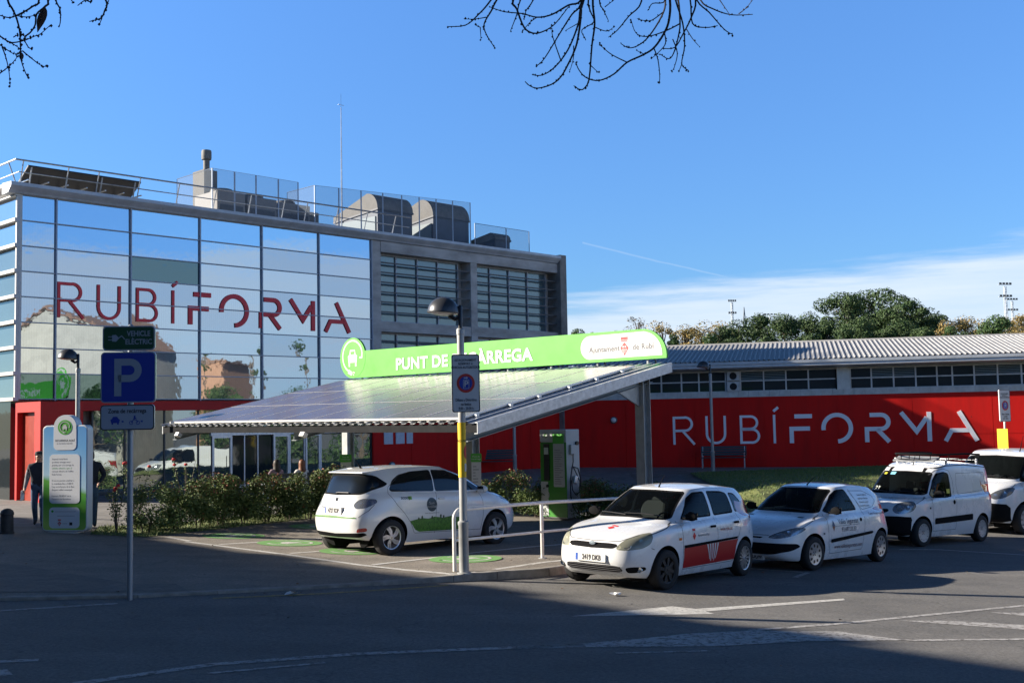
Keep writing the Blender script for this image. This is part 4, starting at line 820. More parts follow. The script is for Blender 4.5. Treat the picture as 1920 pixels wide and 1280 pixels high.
# sign far right, beyond the van
p_ = thing('sign_pole', 'white sign pole behind the last van at the right edge', 'pole', (14.62, 34, G(14.62, 34))); MB().lathe([(.03, 0), (.03, 3.25), (.01, 3.27)], 12).build('pole', M_whitef, p_, True)
reserved_sign('no parking sign on the white pole above the last van', 14.60, 33.93, 2.02, R(28), .46, .95)
o = MB().cbox((14.5, 33.9, 1.5), (.30, .02, .62), R(-38)).build('yellow_notice', mat('yellow_card_bright', (.85, .62, .03), .6), bevel=.003); tag(o, 'plain yellow sheet fixed to the white pole above the last van', 'notice')
# P sign
PS = thing('sign_pole', 'grey sign pole with three plates standing in shade at the pavement edge', 'pole', (-4.93, 14.68, G(-4.93, 14.68)))
MB().lathe([(.0375, 0), (.0375, 3.5), (.02, 3.52)], 16).build('pole', mat('pole_blue_grey', (.30, .33, .36), .4, metal=.5), PS, True)
def plate(name, lab, cx, z0, z1, w, m, edge, r=.05):
    o = thing(name, lab, 'sign', (-4.93, 14.62, 0), R(4)); f = lambda a, b, d: (a, -d, b); cx = cx + 4.93; cz = (z0 + z1) / 2; h = z1 - z0
    MB().prism(rrect(w, h, r, 6, cx, cz), -.018, .02, f).build('plate', M_alu, o); MB().prism(rrect(w - .002, h - .002, r, 6, cx, cz), .02, .022, f).build('border', edge, o); MB().prism(rrect(w - .03, h - .03, r * .8, 6, cx, cz), .022, .024, f).build('face', m, o)
    return o, (lambda a, b, d: (cx + a, -.026 - d, cz + b))
M_lg = mat('sign_letter_grey', (.27, .30, .35), .5)
o, f = plate('electric_vehicle_sign', 'dark green sign for electric vehicles with a plug, topmost on the pole', -4.93, 3.305, 3.62, .66, mat('sign_dark_green', (.008, .06, .022), .4), M_lg)
for s, dz in (('VEHICLE', .055), ('ELÈCTRIC', -.05)): MB().merge(text_mb(s, .095, .001, .002, sx=.82), f=lambda q: f(q[0] + .125, q[1] + dz, q[2])).build('lettering', M_lg, o, raw=True)
b = MB(); b.prism([(-.21, -.04), (-.16, -.045), (-.12, 0.0), (-.16, .045), (-.21, .04)], 0, .001, f); b.prism([(-.26, .015), (-.21, .015), (-.21, .025), (-.26, .025)], 0, .001, f); b.prism([(-.26, -.025), (-.21, -.025), (-.21, -.015), (-.26, -.015)], 0, .001, f); ribbon_mb([(-.13, 0), (-.11, .015), (-.09, .03), (-.07, .01), (-.05, -.015)], .012, 0, .001, f, False, b); b.build('plug_symbol', M_lg, o)
o, f = plate('parking_sign', 'square blue parking sign with a big grey P in the middle of the pole', -4.935, 2.635, 3.285, .69, M_sblue, M_lg, .05)
b = MB(); ribbon_mb([(-.13, -.24), (-.13, .195), (.02, .195)] + arc(.02, .09, .105, 90, -90, 12) + [(-.13, -.015)], .09, 0, .001, f, False, b); b.build('letter', M_lg, o)
o, f = plate('recharge_zone_sign', 'white charging zone sign with blue car and scooter, lowest on the pole', -4.945, 2.285, 2.61, .68, mat('sign_pale', (.34, .36, .42), .5), M_ink, .045)
MB().merge(text_mb('Zona de recàrrega', .078, .001, .0012, sx=.82), f=lambda q: f(q[0], q[1] + .08, q[2])).build('lettering', M_ink, o, raw=True)
b = MB(); b.prism([(-.20, -.07), (-.10, -.07), (-.09, -.03), (-.11, -.015), (-.125, .01), (-.175, .01), (-.19, -.015), (-.21, -.03)], 0, .001, f); b.prism([(-.195, -.09), (-.175, -.09), (-.175, -.07), (-.195, -.07)], 0, .001, f); b.prism([(-.125, -.09), (-.105, -.09), (-.105, -.07), (-.125, -.07)], 0, .001, f); b.prism([(-.07, -.06), (-.045, -.065), (-.045, -.04), (-.07, -.045)], 0, .001, f); b.build('car_symbol', M_sblue, o); b = MB()
for cx in (.05, .135): ribbon_mb(arc(cx, -.07, .022, 0, 360, 12)[:-1], .007, 0, .001, f, True, b)
ribbon_mb([(.05, -.07), (.08, -.03), (.12, -.035), (.135, -.07)], .009, 0, .001, f, False, b); ribbon_mb([(.085, -.035), (.09, .0), (.115, -.02)], .014, 0, .001, f, False, b); b.prism(circ(.011, 10, .095, .012), 0, .001, f); b.build('scooter_symbol', M_sblue, o); b = MB(); b.prism([(.17, -.06), (.195, -.065), (.195, -.04), (.17, -.045)], 0, .001, f); b.build('plug_symbol', M_sblue, o)
# ================================================================== TOTEM
TTx, TTy = -9.1, 23.2; g = G(TTx, TTy); TT = thing('information_totem', 'tall rounded totem printed with blue sky and green meadow, explaining the charging point', 'sign', (TTx, TTy, g - .01), R(-12)); TT.scale = (1.07, 1, 1)
m = bpy.data.materials.new('totem_print'); m.use_nodes = True; t = m.node_tree; p = t.nodes['Principled BSDF']; c = t.nodes.new('ShaderNodeTexCoord'); s_ = t.nodes.new('ShaderNodeSeparateXYZ'); t.links.new(c.outputs['Object'], s_.inputs[0])
nz_ = t.nodes.new('ShaderNodeTexNoise'); nz_.inputs['Scale'].default_value = 1.6; t.links.new(c.outputs['Object'], nz_.inputs['Vector'])
md = t.nodes.new('ShaderNodeMath'); md.operation = 'MULTIPLY_ADD'; t.links.new(s_.outputs[0], md.inputs[0]); md.inputs[1].default_value = .35; t.links.new(s_.outputs[2], md.inputs[2])
md2 = t.nodes.new('ShaderNodeMath'); md2.operation = 'MULTIPLY_ADD'; t.links.new(nz_.outputs[0], md2.inputs[0]); md2.inputs[1].default_value = .25; t.links.new(md.outputs[0], md2.inputs[2])
cr_ = t.nodes.new('ShaderNodeValToRGB'); mr = t.nodes.new('ShaderNodeMapRange'); mr.inputs[1].default_value = 0; mr.inputs[2].default_value = 2.5; t.links.new(md2.outputs[0], mr.inputs[0]); t.links.new(mr.outputs[0], cr_.inputs[0]); e = cr_.color_ramp.elements
e[0].position = .05; e[0].color = (.42, .62, .12, 1); e[1].position = 1; e[1].color = (.11, .32, .66, 1)
for po_, co_ in ((.22, (.16, .42, .05, 1)), (.36, (.05, .26, .03, 1)), (.43, (.10, .34, .05, 1)), (.47, (.42, .62, .74, 1)), (.62, (.30, .52, .74, 1)), (.8, (.16, .42, .74, 1))): x = e.new(po_); x.color = co_
t.links.new(cr_.outputs[0], p.inputs['Base Color']); p.inputs['Roughness'].default_value = .35; M_tp = m
f = lambda a, b, d: (a, -d, b)
body = rrect(.95, 2.13, .1, 8, 0, 1.105)
MB().prism(body, -.17, .03, f).build('slab', mat('totem_white', (.66, .68, .70), .4), TT, bevel=.01)
MB().prism([(-.24, 1.75), (.24, 1.75), (.24, 2.15)] + [(.24 * math.cos(R(a)), 2.14 + .24 * math.sin(R(a))) for a in range(10, 171, 10)] + [(-.24, 2.15)], -.165, .034, f).build('head', mat('totem_white'), TT)
MB().prism(rrect(.90, 2.08, .08, 8, 0, 1.105), .03, .033, f).build('print', M_tp, TT)
M_tw = mat('totem_panel', (.68, .70, .72), .45)
MB().prism(rrect(.48, .50, .09, 6, 0, 1.92) , .034, .038, f).prism(circ(.237, 32, 0, 2.14), .034, .0381, f).build('head_face', M_tw, TT)
MB().prism(rrect(.64, .99, .08, 6, 0, 1.09), .034, .038, f).build('text_panel', M_tw, TT); MB().prism(rrect(.64, .42, .08, 6, 0, .31), .034, .038, f).build('logo_panel', M_tw, TT)
MB().prism(circ(.15, 32, 0, 2.13), .038, .041, f).build('green_disc', mat('board_green'), TT)
ev_icon(TT, lambda a, b, d: (a * .26, -.042 - d, 2.13 + b * .26), M_wh)
MB().merge(text_mb('RECARREGA AQUÍ', .060, .0002, .0006, sx=.82), f=lambda q: (q[0], -.0385 - q[2], 1.86 + q[1])).build('lettering', M_ink, TT, raw=True)
MB().merge(text_mb('EL TEU VEHICLE ELÈCTRIC', .038, .0002, -.0004, sx=.75), f=lambda q: (q[0], -.0385 - q[2], 1.80 + q[1])).build('lettering', M_gt, TT, raw=True)
for k, s in enumerate(('Aquesta instal·lació', 'produeix energia neta i', 'gratuïta per a la càrrega de', 'vehicles elèctrics i per al', 'consum elèctric de l\'edifici', 'Rubí Forma.', '', 'El seu ús permet estalviar a', 'la ciutadania fins a 3.000 €', 'l\'any en la factura de la llum', 'd\'aquest edifici municipal.', '', 'Inversió: 90.000 € de la', 'Diputació de Barcelona')):
    if s: MB().merge(text_mb(s, .052, .0002, -.0006, 'LEFT', sx=.82), f=lambda q: (-.27 + q[0], -.0385 - q[2], 1.49 - k * .062 + q[1])).build('lettering', M_gt if k != 3 else mat('board_green'), TT, raw=True)
MB().prism(circ(.025, 14, -.25, .44), .038, .04, f).build('mark', mat('board_green'), TT); MB().prism([(.11, .16), (.17, .16), (.17, .22), (.11, .22)], .038, .04, f).build('mark', M_ink, TT)
crest(-.10, .20, .3, lambda a, b, d: (a, -.039 - d, b), TT)
l = MB(); l.prism([(-.2, .43), (.24, .43), (.24, .436), (-.2, .436)], .038, .039, f).prism([(-.15, .345), (.22, .345), (.22, .351), (-.15, .351)], .038, .039, f).prism([(-.04, .19), (.06, .19), (.06, .197), (-.04, .197)], .038, .039, f); l.build('print_lines', M_gt, TT)
MB().box(-.32, .30, -.09, .16, 0, .03).build('foot', M_whitef, TT)
# bollard
bo = thing('bollard', 'squat dark iron bollard with a domed cap left of the totem', 'bollard', (-10.08, 22.75, G(-10.08, 22.75)))
M_iron = mat('dark_iron', (.03, .028, .027), .6, var=.3, vscale=12)
MB().lathe([(.14, 0), (.14, .03), (.125, .04), (.12, .36), (.13, .37)], 20).build('body', M_iron, bo, True, angle=30); MB().lathe([(.13, .37), (.13, .40), (.11, .45), (.06, .485), (.01, .495)], 20).build('cap', M_iron, bo, True)
# railing by the lamp
ra = thing('railing', 'white tubular railing with rounded end between the lamp and the white hatchback', 'railing', (0, 0, 0)); M_rl = mat('railing_paint', (.60, .59, .57), .45, var=.1, vscale=10)
def rp(s): return Vector((-.95, 17.75, 0)) + Vector((1.40, 1.85, 0)) * s
zr = lambda s: G(rp(s).x, rp(s).y)
A0 = rp(0); B0 = rp(2.2); h = .94
pts = [A0 + Vector((0, 0, zr(0)))] + [A0 + Vector((0, 0, zr(0) + h - .14))] + [A0 + (rp(1) - A0) * (.07 * (1 - math.cos(R(a)))) + Vector((0, 0, zr(0) + h - .14 + .14 * math.sin(R(a)))) for a in range(15, 91, 15)] + [rp(1) + Vector((0, 0, zr(1) + h)), B0 + Vector((0, 0, zr(2.2) + h))]
MB().tube(pts, .03, 10).build('top_rail', M_rl, ra, True); MB().tube([A0 + Vector((0, 0, zr(0) + .47)), rp(1) + Vector((0, 0, zr(1) + .45)), B0 + Vector((0, 0, zr(2.2) + .45))], .022, 8).build('lower_rail', M_rl, ra, True)
for s in (1, 2.15):
    q = rp(s); MB().tube([(q.x, q.y, zr(s)), (q.x, q.y, zr(s) + h)], .03, 10).build('post', M_rl, ra, True); MB().lathe([(.07, 0), (.07, .012)], 14, (q.x, q.y, zr(s))).build('base_plate', M_galv, ra)
# benches
M_bw = mat('bench_slats', (.035, .04, .045), .6)
def bench(lab, x, y, rz, L=1.75):
    b = thing('park_bench', lab, 'bench', (x, y, G(x, y)), rz, 'slatted benches')
    s = MB(); [s.box(-L / 2, L / 2, -.42 + k * .1, -.335 + k * .1, .42, .45) for k in range(4)]; s.build('seat', M_bw, b)
    s = MB()
    for k in range(4): s.cbox((0, .02 + k * .022, .55 + k * .1), (L, .025, .085), 0, R(-12))
    s.build('backrest', M_bw, b)
    for sx in (-1, 1):
        s = MB(); x_ = sx * (L / 2 - .08); s.tube([(x_, -.4, 0), (x_, -.36, .41), (x_, -.0, .41), (x_, .09, .88)], .018, 6); s.tube([(x_, .12, 0), (x_, 0, .41)], .018, 6); s.tube([(x_, -.36, .41), (x_, -.38, .62), (x_, .03, .62)], .014, 6); s.build('leg', M_galv, b, True)
    return b
bench('dark slatted bench against the red wall below the white U', 8.6, 46.95, R(-14), 1.85); bench('dark slatted bench against the red wall, seen under the canopy left of the charger', -.72, 46.1, R(0), 1.6)
bench('slatted bench behind the hedge on which two women sit', -6.05, 31.0, R(46 + 180), 1.7)
# ================================================================== VEHICLES
M_car = mat('white_car_paint', (.72, .73, .74), .28, coat=.8, var=.02, vscale=2)
M_carz = mat('pearl_white_paint', (.68, .69, .69), .25, coat=.9, var=.02, vscale=2)
M_tint = mat('car_glass_dark', (.010, .012, .013), .03, spec=.35)
def clear_glass(name, tint, amt):
    m = bpy.data.materials.new(name); m.use_nodes = True; t = m.node_tree; p = t.nodes['Principled BSDF']; p.inputs['Base Color'].default_value = (.01, .012, .012, 1); p.inputs['Roughness'].default_value = .02; p.inputs['Specular IOR Level'].default_value = .9
    tr = t.nodes.new('ShaderNodeBsdfTransparent'); tr.inputs[0].default_value = (*tint, 1); mx = t.nodes.new('ShaderNodeMixShader'); fr = t.nodes.new('ShaderNodeFresnel'); fr.inputs[0].default_value = 1.55
    ad = t.nodes.new('ShaderNodeMath'); ad.operation = 'MULTIPLY_ADD'; ad.use_clamp = True; t.links.new(fr.outputs[0], ad.inputs[0]); ad.inputs[1].default_value = 1.3; ad.inputs[2].default_value = amt
    t.links.new(ad.outputs[0], mx.inputs[0]); t.links.new(tr.outputs[0], mx.inputs[1]); t.links.new(p.outputs[0], mx.inputs[2]); t.links.new(mx.outputs[0], t.nodes['Material Output'].inputs[0]); MATS[name] = m; return m
M_cg1 = clear_glass('windscreen_glass', (.72, .80, .77), .08); M_cg2 = clear_glass('headlamp_glass', (.9, .92, .93), .05)
M_rub = mat('black_trim', (.009, .009, .010), .9, var=.15, vscale=10, spec=.1); M_tyre = mat('tyre_rubber', (.02, .02, .021), .85, var=.25, vscale=14, bump=.2)
M_rim = mat('wheel_silver', (.55, .56, .57), .35, metal=.7, var=.08); M_steelw = mat('black_steel_wheel', (.02, .02, .02), .6)
M_lenh = clear_glass('hazy_lens', (.8, .8, .75), .45); M_lenh.node_tree.nodes['Principled BSDF'].inputs['Base Color'].default_value = (.40, .40, .31, 1); M_lenc = clear_glass('clear_lens', (.85, .87, .9), .28); M_lenc.node_tree.nodes['Principled BSDF'].inputs['Base Color'].default_value = (.36, .39, .43, 1)
M_refl = mat('lamp_reflector', (.62, .64, .66), .18, metal=.9); M_yl = mat('aged_lamp_plastic', (.55, .54, .42), .25, coat=.6); M_tail = mat('tail_lamp_red', (.35, .01, .01), .15, coat=1.); M_oran = mat('indicator_orange', (.7, .16, .01), .3)
M_chr = mat('chrome', (.7, .7, .7), .15, metal=1.); M_seat = mat('seat_fabric', (.022, .023, .026), .9, var=.2, vscale=8); M_plate = mat('number_plate', (.62, .62, .60), .45); M_eu = mat('plate_blue', (.02, .09, .42), .45)
M_seam = mat('panel_gap', (.05, .05, .055), .8)
def _cr(P, n):
    """Catmull-Rom through rows P[k] with n steps a span (a row given twice makes a crease)"""
    out = []
    K = len(P)
    for k in range(K - 1):
        p0, p1, p2, p3 = P[max(k - 1, 0)], P[k], P[k + 1], P[min(k + 2, K - 1)]
        for j in range(n):
            t = j / n; out.append(.5 * ((2 * p1) + (-p0 + p2) * t + (2 * p0 - 5 * p1 + 4 * p2 - p3) * t * t + (-p0 + 3 * p1 - 3 * p2 + p3) * t ** 3))
    out.append(P[-1]); return np.array(out)
class Body:
    NU = 161
    def __init__(s, levels, nv=10):
        rows = []
        for L in levels:
            xf, xr, w, prof, nf, nr = L; xm = xf * .45 + xr * .55
            th = np.linspace(0, np.pi, 1400); c = np.cos(th); sn = np.sin(th); x = np.where(c >= 0, xm + (xf - xm) * np.abs(c) ** (2 / nf), xm + (xr - xm) * np.abs(c) ** (2 / nr)); y = w * np.where(c >= 0, sn ** (2 / nf), sn ** (2 / nr))
            z = np.interp(x, [p[0] for p in sorted(prof)], [p[1] for p in sorted(prof)]); ker = np.ones(61) / 61; zz = np.convolve(np.pad(z, 30, 'edge'), ker, 'valid')
            d = np.concatenate([[0], np.cumsum(np.hypot(np.diff(x), np.diff(y)))]); mid = d[700]
            # same share of samples to the front half and the rear half of every ring
            u = np.concatenate([np.linspace(0, mid, 81), np.linspace(mid, d[-1], 81)[1:]])
            rows.append(np.stack([np.interp(u, d, x), np.interp(u, d, y), np.interp(u, d, zz)], 1))
        s.nlev = len(levels); s.nv = nv; s.G = _cr(np.array(rows), nv); s.V = s.G.shape[0]
    def at(s, v, u):
        v = min(max(v, 0), s.V - 1.0001); u = min(max(u, 0), s.NU - 1.0001); i, j = int(v), int(u); a, b = v - i, u - j; g = s.G
        return g[i, j] * (1 - a) * (1 - b) + g[i + 1, j] * a * (1 - b) + g[i, j + 1] * (1 - a) * b + g[i + 1, j + 1] * a * b
    def normal(s, v, u):
        e = .6; a = s.at(v, min(u + e, s.NU - 1.001)) - s.at(v, max(u - e, 0)); b = s.at(min(v + e, s.V - 1.001), u) - s.at(max(v - e, 0), u); n = np.cross(a, b); l = np.linalg.norm(n); return n / l if l > 1e-9 else np.array([0, 0, 1.])
    def inv(s, view, a, b, vr=None, ur=None):
        """grid coordinates (v, u) of the surface point seen at (a, b) in a side / front / rear / top view"""
        ax = {'side': (0, 2), 'front': (1, 2), 'rear': (1, 2), 'top': (0, 1)}[view]
        u0, u1 = ur or {'side': (14, 146), 'front': (0, 46), 'rear': (114, 161), 'top': (0, 161)}[view]; v0, v1 = vr or (0, s.V)
        g = s.G[v0:v1, u0:u1]; d = (g[..., ax[0]] - a) ** 2 + (g[..., ax[1]] - b) ** 2; k = np.argmin(d); v, u = divmod(int(k), g.shape[1]); v += v0; u += u0; v, u = float(v), float(u)
        for _ in range(6):
            P = s.at(v, u); r = np.array([a - P[ax[0]], b - P[ax[1]]]); e = .5
            du = (s.at(v, min(u + e, s.NU - 1.01)) - s.at(v, max(u - e, 0))) / (min(u + e, s.NU - 1.01) - max(u - e, 0)); dv = (s.at(min(v + e, s.V - 1.01), u) - s.at(max(v - e, 0), u)) / (min(v + e, s.V - 1.01) - max(v - e, 0))
            J = np.array([[dv[ax[0]], du[ax[0]]], [dv[ax[1]], du[ax[1]]]])
            if abs(np.linalg.det(J)) < 1e-7: break
            st = np.linalg.solve(J, r); st = np.clip(st, -2, 2); v = min(max(v + st[0], v0), v1 - 1); u = min(max(u + st[1], u0), u1 - 1)
        return v, u
    def on(s, view, a, b, off=.003, sgn=1, **k):
        v, u = s.inv(view, a, abs(b) if view == 'top' else b, **k) if view in ('side', 'top') else s.inv(view, abs(a), b, **k)
        P = s.at(v, u) + s.normal(v, u) * off
        if view in ('front', 'rear') and a < 0: P = P * np.array([1, -1, 1])
        if view == 'top' and b < 0: P = P * np.array([1, -1, 1])
        return (P[0], P[1] * sgn, P[2])
def dens(poly, st=.05):
    o = []
    for i in range(len(poly)):
        a, b = poly[i], poly[(i + 1) % len(poly)]; n = max(1, int(math.hypot(b[0] - a[0], b[1] - a[1]) / st))
        o += [(a[0] + (b[0] - a[0]) * j / n, a[1] + (b[1] - a[1]) * j / n) for j in range(n)]
    return o
def smoothpoly(poly, it=2, rad=None):
    """rounds every corner by a radius that suits the outline"""
    rad = rad or {1: .05, 2: .09}.get(it, .05); o = []; n = len(poly)
    for i in range(n):
        p, a, b = Vector(poly[i]), Vector(poly[i - 1]), Vector(poly[(i + 1) % n]); u, w = a - p, b - p; d = min(rad, u.length * .45, w.length * .45); q0, q1 = p + u.normalized() * d, p + w.normalized() * d
        for t in (0, .25, .5, .75, 1): o.append(tuple(q0 * (1 - t) ** 2 + p * 2 * t * (1 - t) + q1 * t * t))
    return o
def inset(poly, d):
    A = sum(poly[i][0] * poly[(i + 1) % len(poly)][1] - poly[(i + 1) % len(poly)][0] * poly[i][1] for i in range(len(poly))); sg = 1 if A > 0 else -1; L_, Q_ = ribbon(poly, 2 * d, True)
    return [tuple(p) for p in (L_ if sg > 0 else Q_)]
def make_car(root, cfg):
    """cuts window, lamp and trim outlines out of one continuous skin, mirrors it and adds wheels"""
    B = Body(cfg['levels'], cfg.get('nv', 10)); S_ = (B.V, B.NU)
    regs = []
    for r in cfg['regions']:
        view, poly = r['view'], r['poly']
        if r.get('smooth', 2): poly = smoothpoly(poly, r.get('smooth', 2))
        regs.append(dict(r, uv=[B.inv(view, a, b, r.get('vr'), r.get('ur')) for a, b in dens(poly)]))
        if r.get('trim'):
            ip = inset(poly, r['trim']); regs.append(dict(r, name=r['name'], uv=[B.inv(view, a, b, r.get('vr'), r.get('ur')) for a, b in dens(ip)], inner=True))
    for (cx, rad) in cfg['arches']:
        z0 = cfg['wr']; regs.append(dict(name='_hole', uv=[B.inv('side', cx + rad * math.cos(t), max(z0 + rad * math.sin(t), cfg['levels'][0][3][0][1] - .2)) for t in np.linspace(-.75, math.pi + .75, 44)]))
    pts = []; lines = []
    for r in regs:
        o = len(pts); uv = r['uv']; uv = [(min(max(v, .0), B.V - 1), min(max(u, 0.), B.NU - 1)) for v, u in uv]
        q = [uv[0]]
        for p in uv[1:]:
            if abs(p[0] - q[-1][0]) + abs(p[1] - q[-1][1]) > .12: q.append(p)
        r['uv'] = q; pts += q; lines += [(o + i, o + (i + 1) % len(q)) for i in range(len(q))]
    con = np.array(pts) if pts else np.zeros((0, 2)); step = 2
    gp = [(float(v), float(u)) for v in list(range(0, B.V - 1, step)) + [B.V - 1] for u in list(range(0, B.NU - 1, step)) + [B.NU - 1]]
    gp = [p for p in gp if p[0] in (0, B.V - 1) or p[1] in (0, B.NU - 1) or np.min(np.abs(con[:, 0] - p[0]) + np.abs(con[:, 1] - p[1])) > .8]
    allp = pts + gp
    r_ = delaunay_2d_cdt([Vector((p[1], p[0])) for p in allp], lines, [], 0, 1e-4)
    V2 = r_[0]; P3 = [B.at(p.y, p.x) for p in V2]
    groups = {}
    polys = [(r, [(p[1], p[0]) for p in r['uv']]) for r in regs]; bbs = [(min(p[0] for p in q), max(p[0] for p in q), min(p[1] for p in q), max(p[1] for p in q)) for _, q in polys]
    for f in r_[2]:
        cx = sum(V2[i].x for i in f) / 3; cy = sum(V2[i].y for i in f) / 3; key = '_body'
        for (r, q), bb in zip(polys, bbs):
            if bb[0] <= cx <= bb[1] and bb[2] <= cy <= bb[3] and inpoly(cx, cy, q):
                if r['name'] == '_hole': key = '_hole'; break
                key = (r['name'], 'in' if (r.get('inner') or not r.get('trim')) else 'trim', id(r['poly']))
        groups.setdefault(key, []).append(tuple(f))
    def mesh(fl, name, m, parent, sides=(1, -1), off=0., weld=True):
        mb_ = MB()
        for s in sides:
            idx = {}; vs = []; fs = []
            for f in fl:
                g_ = []
                for i in f:
                    if i not in idx:
                        idx[i] = len(vs); P = P3[i]
                        if off: P = P + B.normal(V2[i].y, V2[i].x) * off
                        vs.append((P[0], P[1] * s, P[2]))
                    g_.append(idx[i])
                fs.append(g_ if s == 1 else g_[::-1])
            mb_.add(vs, fs)
        me = bpy.data.meshes.new(name); me.from_pydata(mb_.v, [], mb_.f); me.materials.append(m); bm = bmesh.new(); bm.from_mesh(me); bmesh.ops.remove_doubles(bm, verts=bm.verts, dist=.0006)
        for f in bm.faces: f.smooth = True
        bm.to_mesh(me); bm.free(); o = bpy.data.objects.new(name, me); COL.objects.link(o); o.parent = parent; return o
    body = mesh(groups['_body'], 'body', cfg['paint'], root)
    done = {}
    for r in cfg['regions']:
        key = (r['name'], 'in', id(r['poly']))
        # smoothing keeps the id of the source outline
        cand = [k for k in groups if isinstance(k, tuple) and k[0] == r['name'] and k[1] == 'in' and k[2] == id(r['poly'])]
        if not cand: continue
        fl = groups[cand[0]]; cen = r['view'] in ('front', 'rear', 'top') and min((p[0] if r['view'] != 'top' else p[1]) for p in r['poly']) < .02
        for sd in ([(1, -1)] if cen else [(1,), (-1,)]):
            o = mesh(fl, r['name'], r['mat'], root, sd, r.get('off', 0.))
            tk = [k for k in groups if isinstance(k, tuple) and k[0] == r['name'] and k[1] == 'trim' and k[2] == id(r['poly'])]
            if tk: mesh(groups[tk[0]], 'seal', r.get('tmat', M_rub), o, sd)
            if r.get('bowl'):
                fl2 = groups[cand[0]]; mesh(fl2, 'reflector', r.get('bmat', M_refl), o, sd, -r['bowl'])
                for (a, b, rad) in r.get('bulbs', ()):
                    s_ = sd[0]; v, u = B.inv(r['view'], a, b); P = B.at(v, u) - B.normal(v, u) * (r['bowl'] - .006); n_ = B.normal(v, u)
                    q = Vector((P[0], P[1] * s_, P[2])); nn_ = Vector((n_[0], n_[1] * s_, n_[2])); d = MB().lathe([(rad, 0), (rad * .9, .008), (rad * .75, .006), (rad * .4, -.0), (.003, -.001)], 18, cap=False); MB().merge(d, Matrix.Translation(q) @ nn_.to_track_quat('Z', 'Y').to_matrix().to_4x4()).build('bulb', M_chr, o, True)
    # seams
    sm_ = MB()
    for view, pl, *w in cfg.get('seams', ()):
        w = w[0] if w else .008; pl = [p for i in range(len(pl) - 1) for p in [(pl[i][0] + (pl[i + 1][0] - pl[i][0]) * t / 8, pl[i][1] + (pl[i + 1][1] - pl[i][1]) * t / 8) for t in range(8)]] + [pl[-1]]
        L_, Q_ = ribbon(pl, w)
        for s in (1, -1):
            vs = [B.on(view, p.x, p.y, .0015, s) for p in L_] + [B.on(view, p.x, p.y, .0015, s) for p in Q_]; n_ = len(L_); sm_.add(vs, [(i, i + 1, n_ + i + 1, n_ + i) for i in range(n_ - 1)])
    if sm_.f: o = sm_.build('panel_gaps', M_seam, root, raw=True)
    # wheels, wells
    wr = cfg['wr']; tw_ = cfg['track'] / 2; k = 0
    for (cx, rad) in cfg['arches']:
        for s in (1, -1):
            w_ = thing('wheel', None, None); w_.parent = root; w_.location = (cx, s * tw_, wr); w_.rotation_euler = (0, 0, cfg.get('steer', 0) if cx == cfg['arches'][0][0] else 0)
            hw = .092; MB().lathe([(wr * .66, -hw), (wr * .9, -hw * 1.05), (wr * .975, -hw * .85), (wr, -hw * .5), (wr, hw * .5), (wr * .975, hw * .85), (wr * .9, hw * 1.05), (wr * .66, hw)], 40, axis='y', cap=False).build('tyre', M_tyre, w_, True, angle=60)
            cfg['rim'](w_, s, wr * .67, k, cx == cfg['arches'][0][0]); k += 1
    for (cx, rad) in cfg['arches']:
        for s in (1, -1):
            well = MB(); n_ = 20; vs = []
            for i in range(n_ + 1):
                t = -.5 + (math.pi + 1.) * i / n_; x, z = cx + (rad - .004) * math.cos(t), wr + (rad - .004) * math.sin(t); v, u = B.inv('side', x, z); y = B.at(v, u)[1]; vs += [(x, s * (y + .001), z), (x, s * (y - .04), z), (x, s * .38, z)]
            well.add(vs, [(3 * i + j, 3 * i + j + 1, 3 * i + j + 4, 3 * i + j + 3) for i in range(n_) for j in (0, 1)] + [[3 * i + 2 for i in range(n_ + 1)]]); well.build('wheel_housing', M_rub, root)
    xf, xr = cfg['levels'][1][0], cfg['levels'][1][1]; w = cfg['levels'][1][2]
    ub = MB(); a1, a2 = cfg['arches'][0][0], cfg['arches'][1][0]; rr_ = cfg['arches'][0][1]
    for x0, x1, hw in ((a1 + rr_, xf - .3, w - .32), (a1 - rr_, a1 + rr_, .4), (a2 + rr_, a1 - rr_, w - .06), (a2 - rr_, a2 + rr_, .4), (xr + .30, a2 - rr_, w - .32)): ub.box(x0, x1, -hw, hw, .235, .42)
    ub.build('underbody', M_rub, root)
    # interior
    I = cfg.get('inside')
    if I:
        fx, bx, zf, hw = I
        MB().box(bx, fx, -hw, hw, .38, .44).box(fx - .06, fx, -hw, hw, .42, zf - .06).build('cabin_floor', M_seat, root)
        b = MB(); b.cbox((fx - .14, 0, zf - .13), (.42, hw * 2, .2), 0, 0, -.15); b.build('dashboard', M_rub, root, bevel=.04)
        for sx in cfg.get('seats', (0,)):
            for s in (-1, 1):
                b = MB(); b.cbox((fx - 1.0 + sx, s * .36, .60), (.5, .46, .16)); b.cbox((fx - 1.27 + sx, s * .36, .90), (.14, .46, .58), 0, 0, -.2); b.cbox((fx - 1.35 + sx, s * .36, 1.25), (.09, .24, .17), 0, 0, -.15); b.build('seat', M_seat, root, bevel=.04)
        b = MB(); t_ = Matrix.Translation((fx - .48, .36, zf - .05)) @ Matrix.Rotation(R(-65), 4, 'Y'); rg = MB().tube([(.18 * math.cos(a), .18 * math.sin(a), 0) for a in np.linspace(0, 2 * math.pi, 25)], .014, 6); b.merge(rg, t_); b.merge(MB().cbox((0, 0, 0), (.34, .04, .02)), t_); b.build('steering_wheel', M_rub, root, True)
    return B
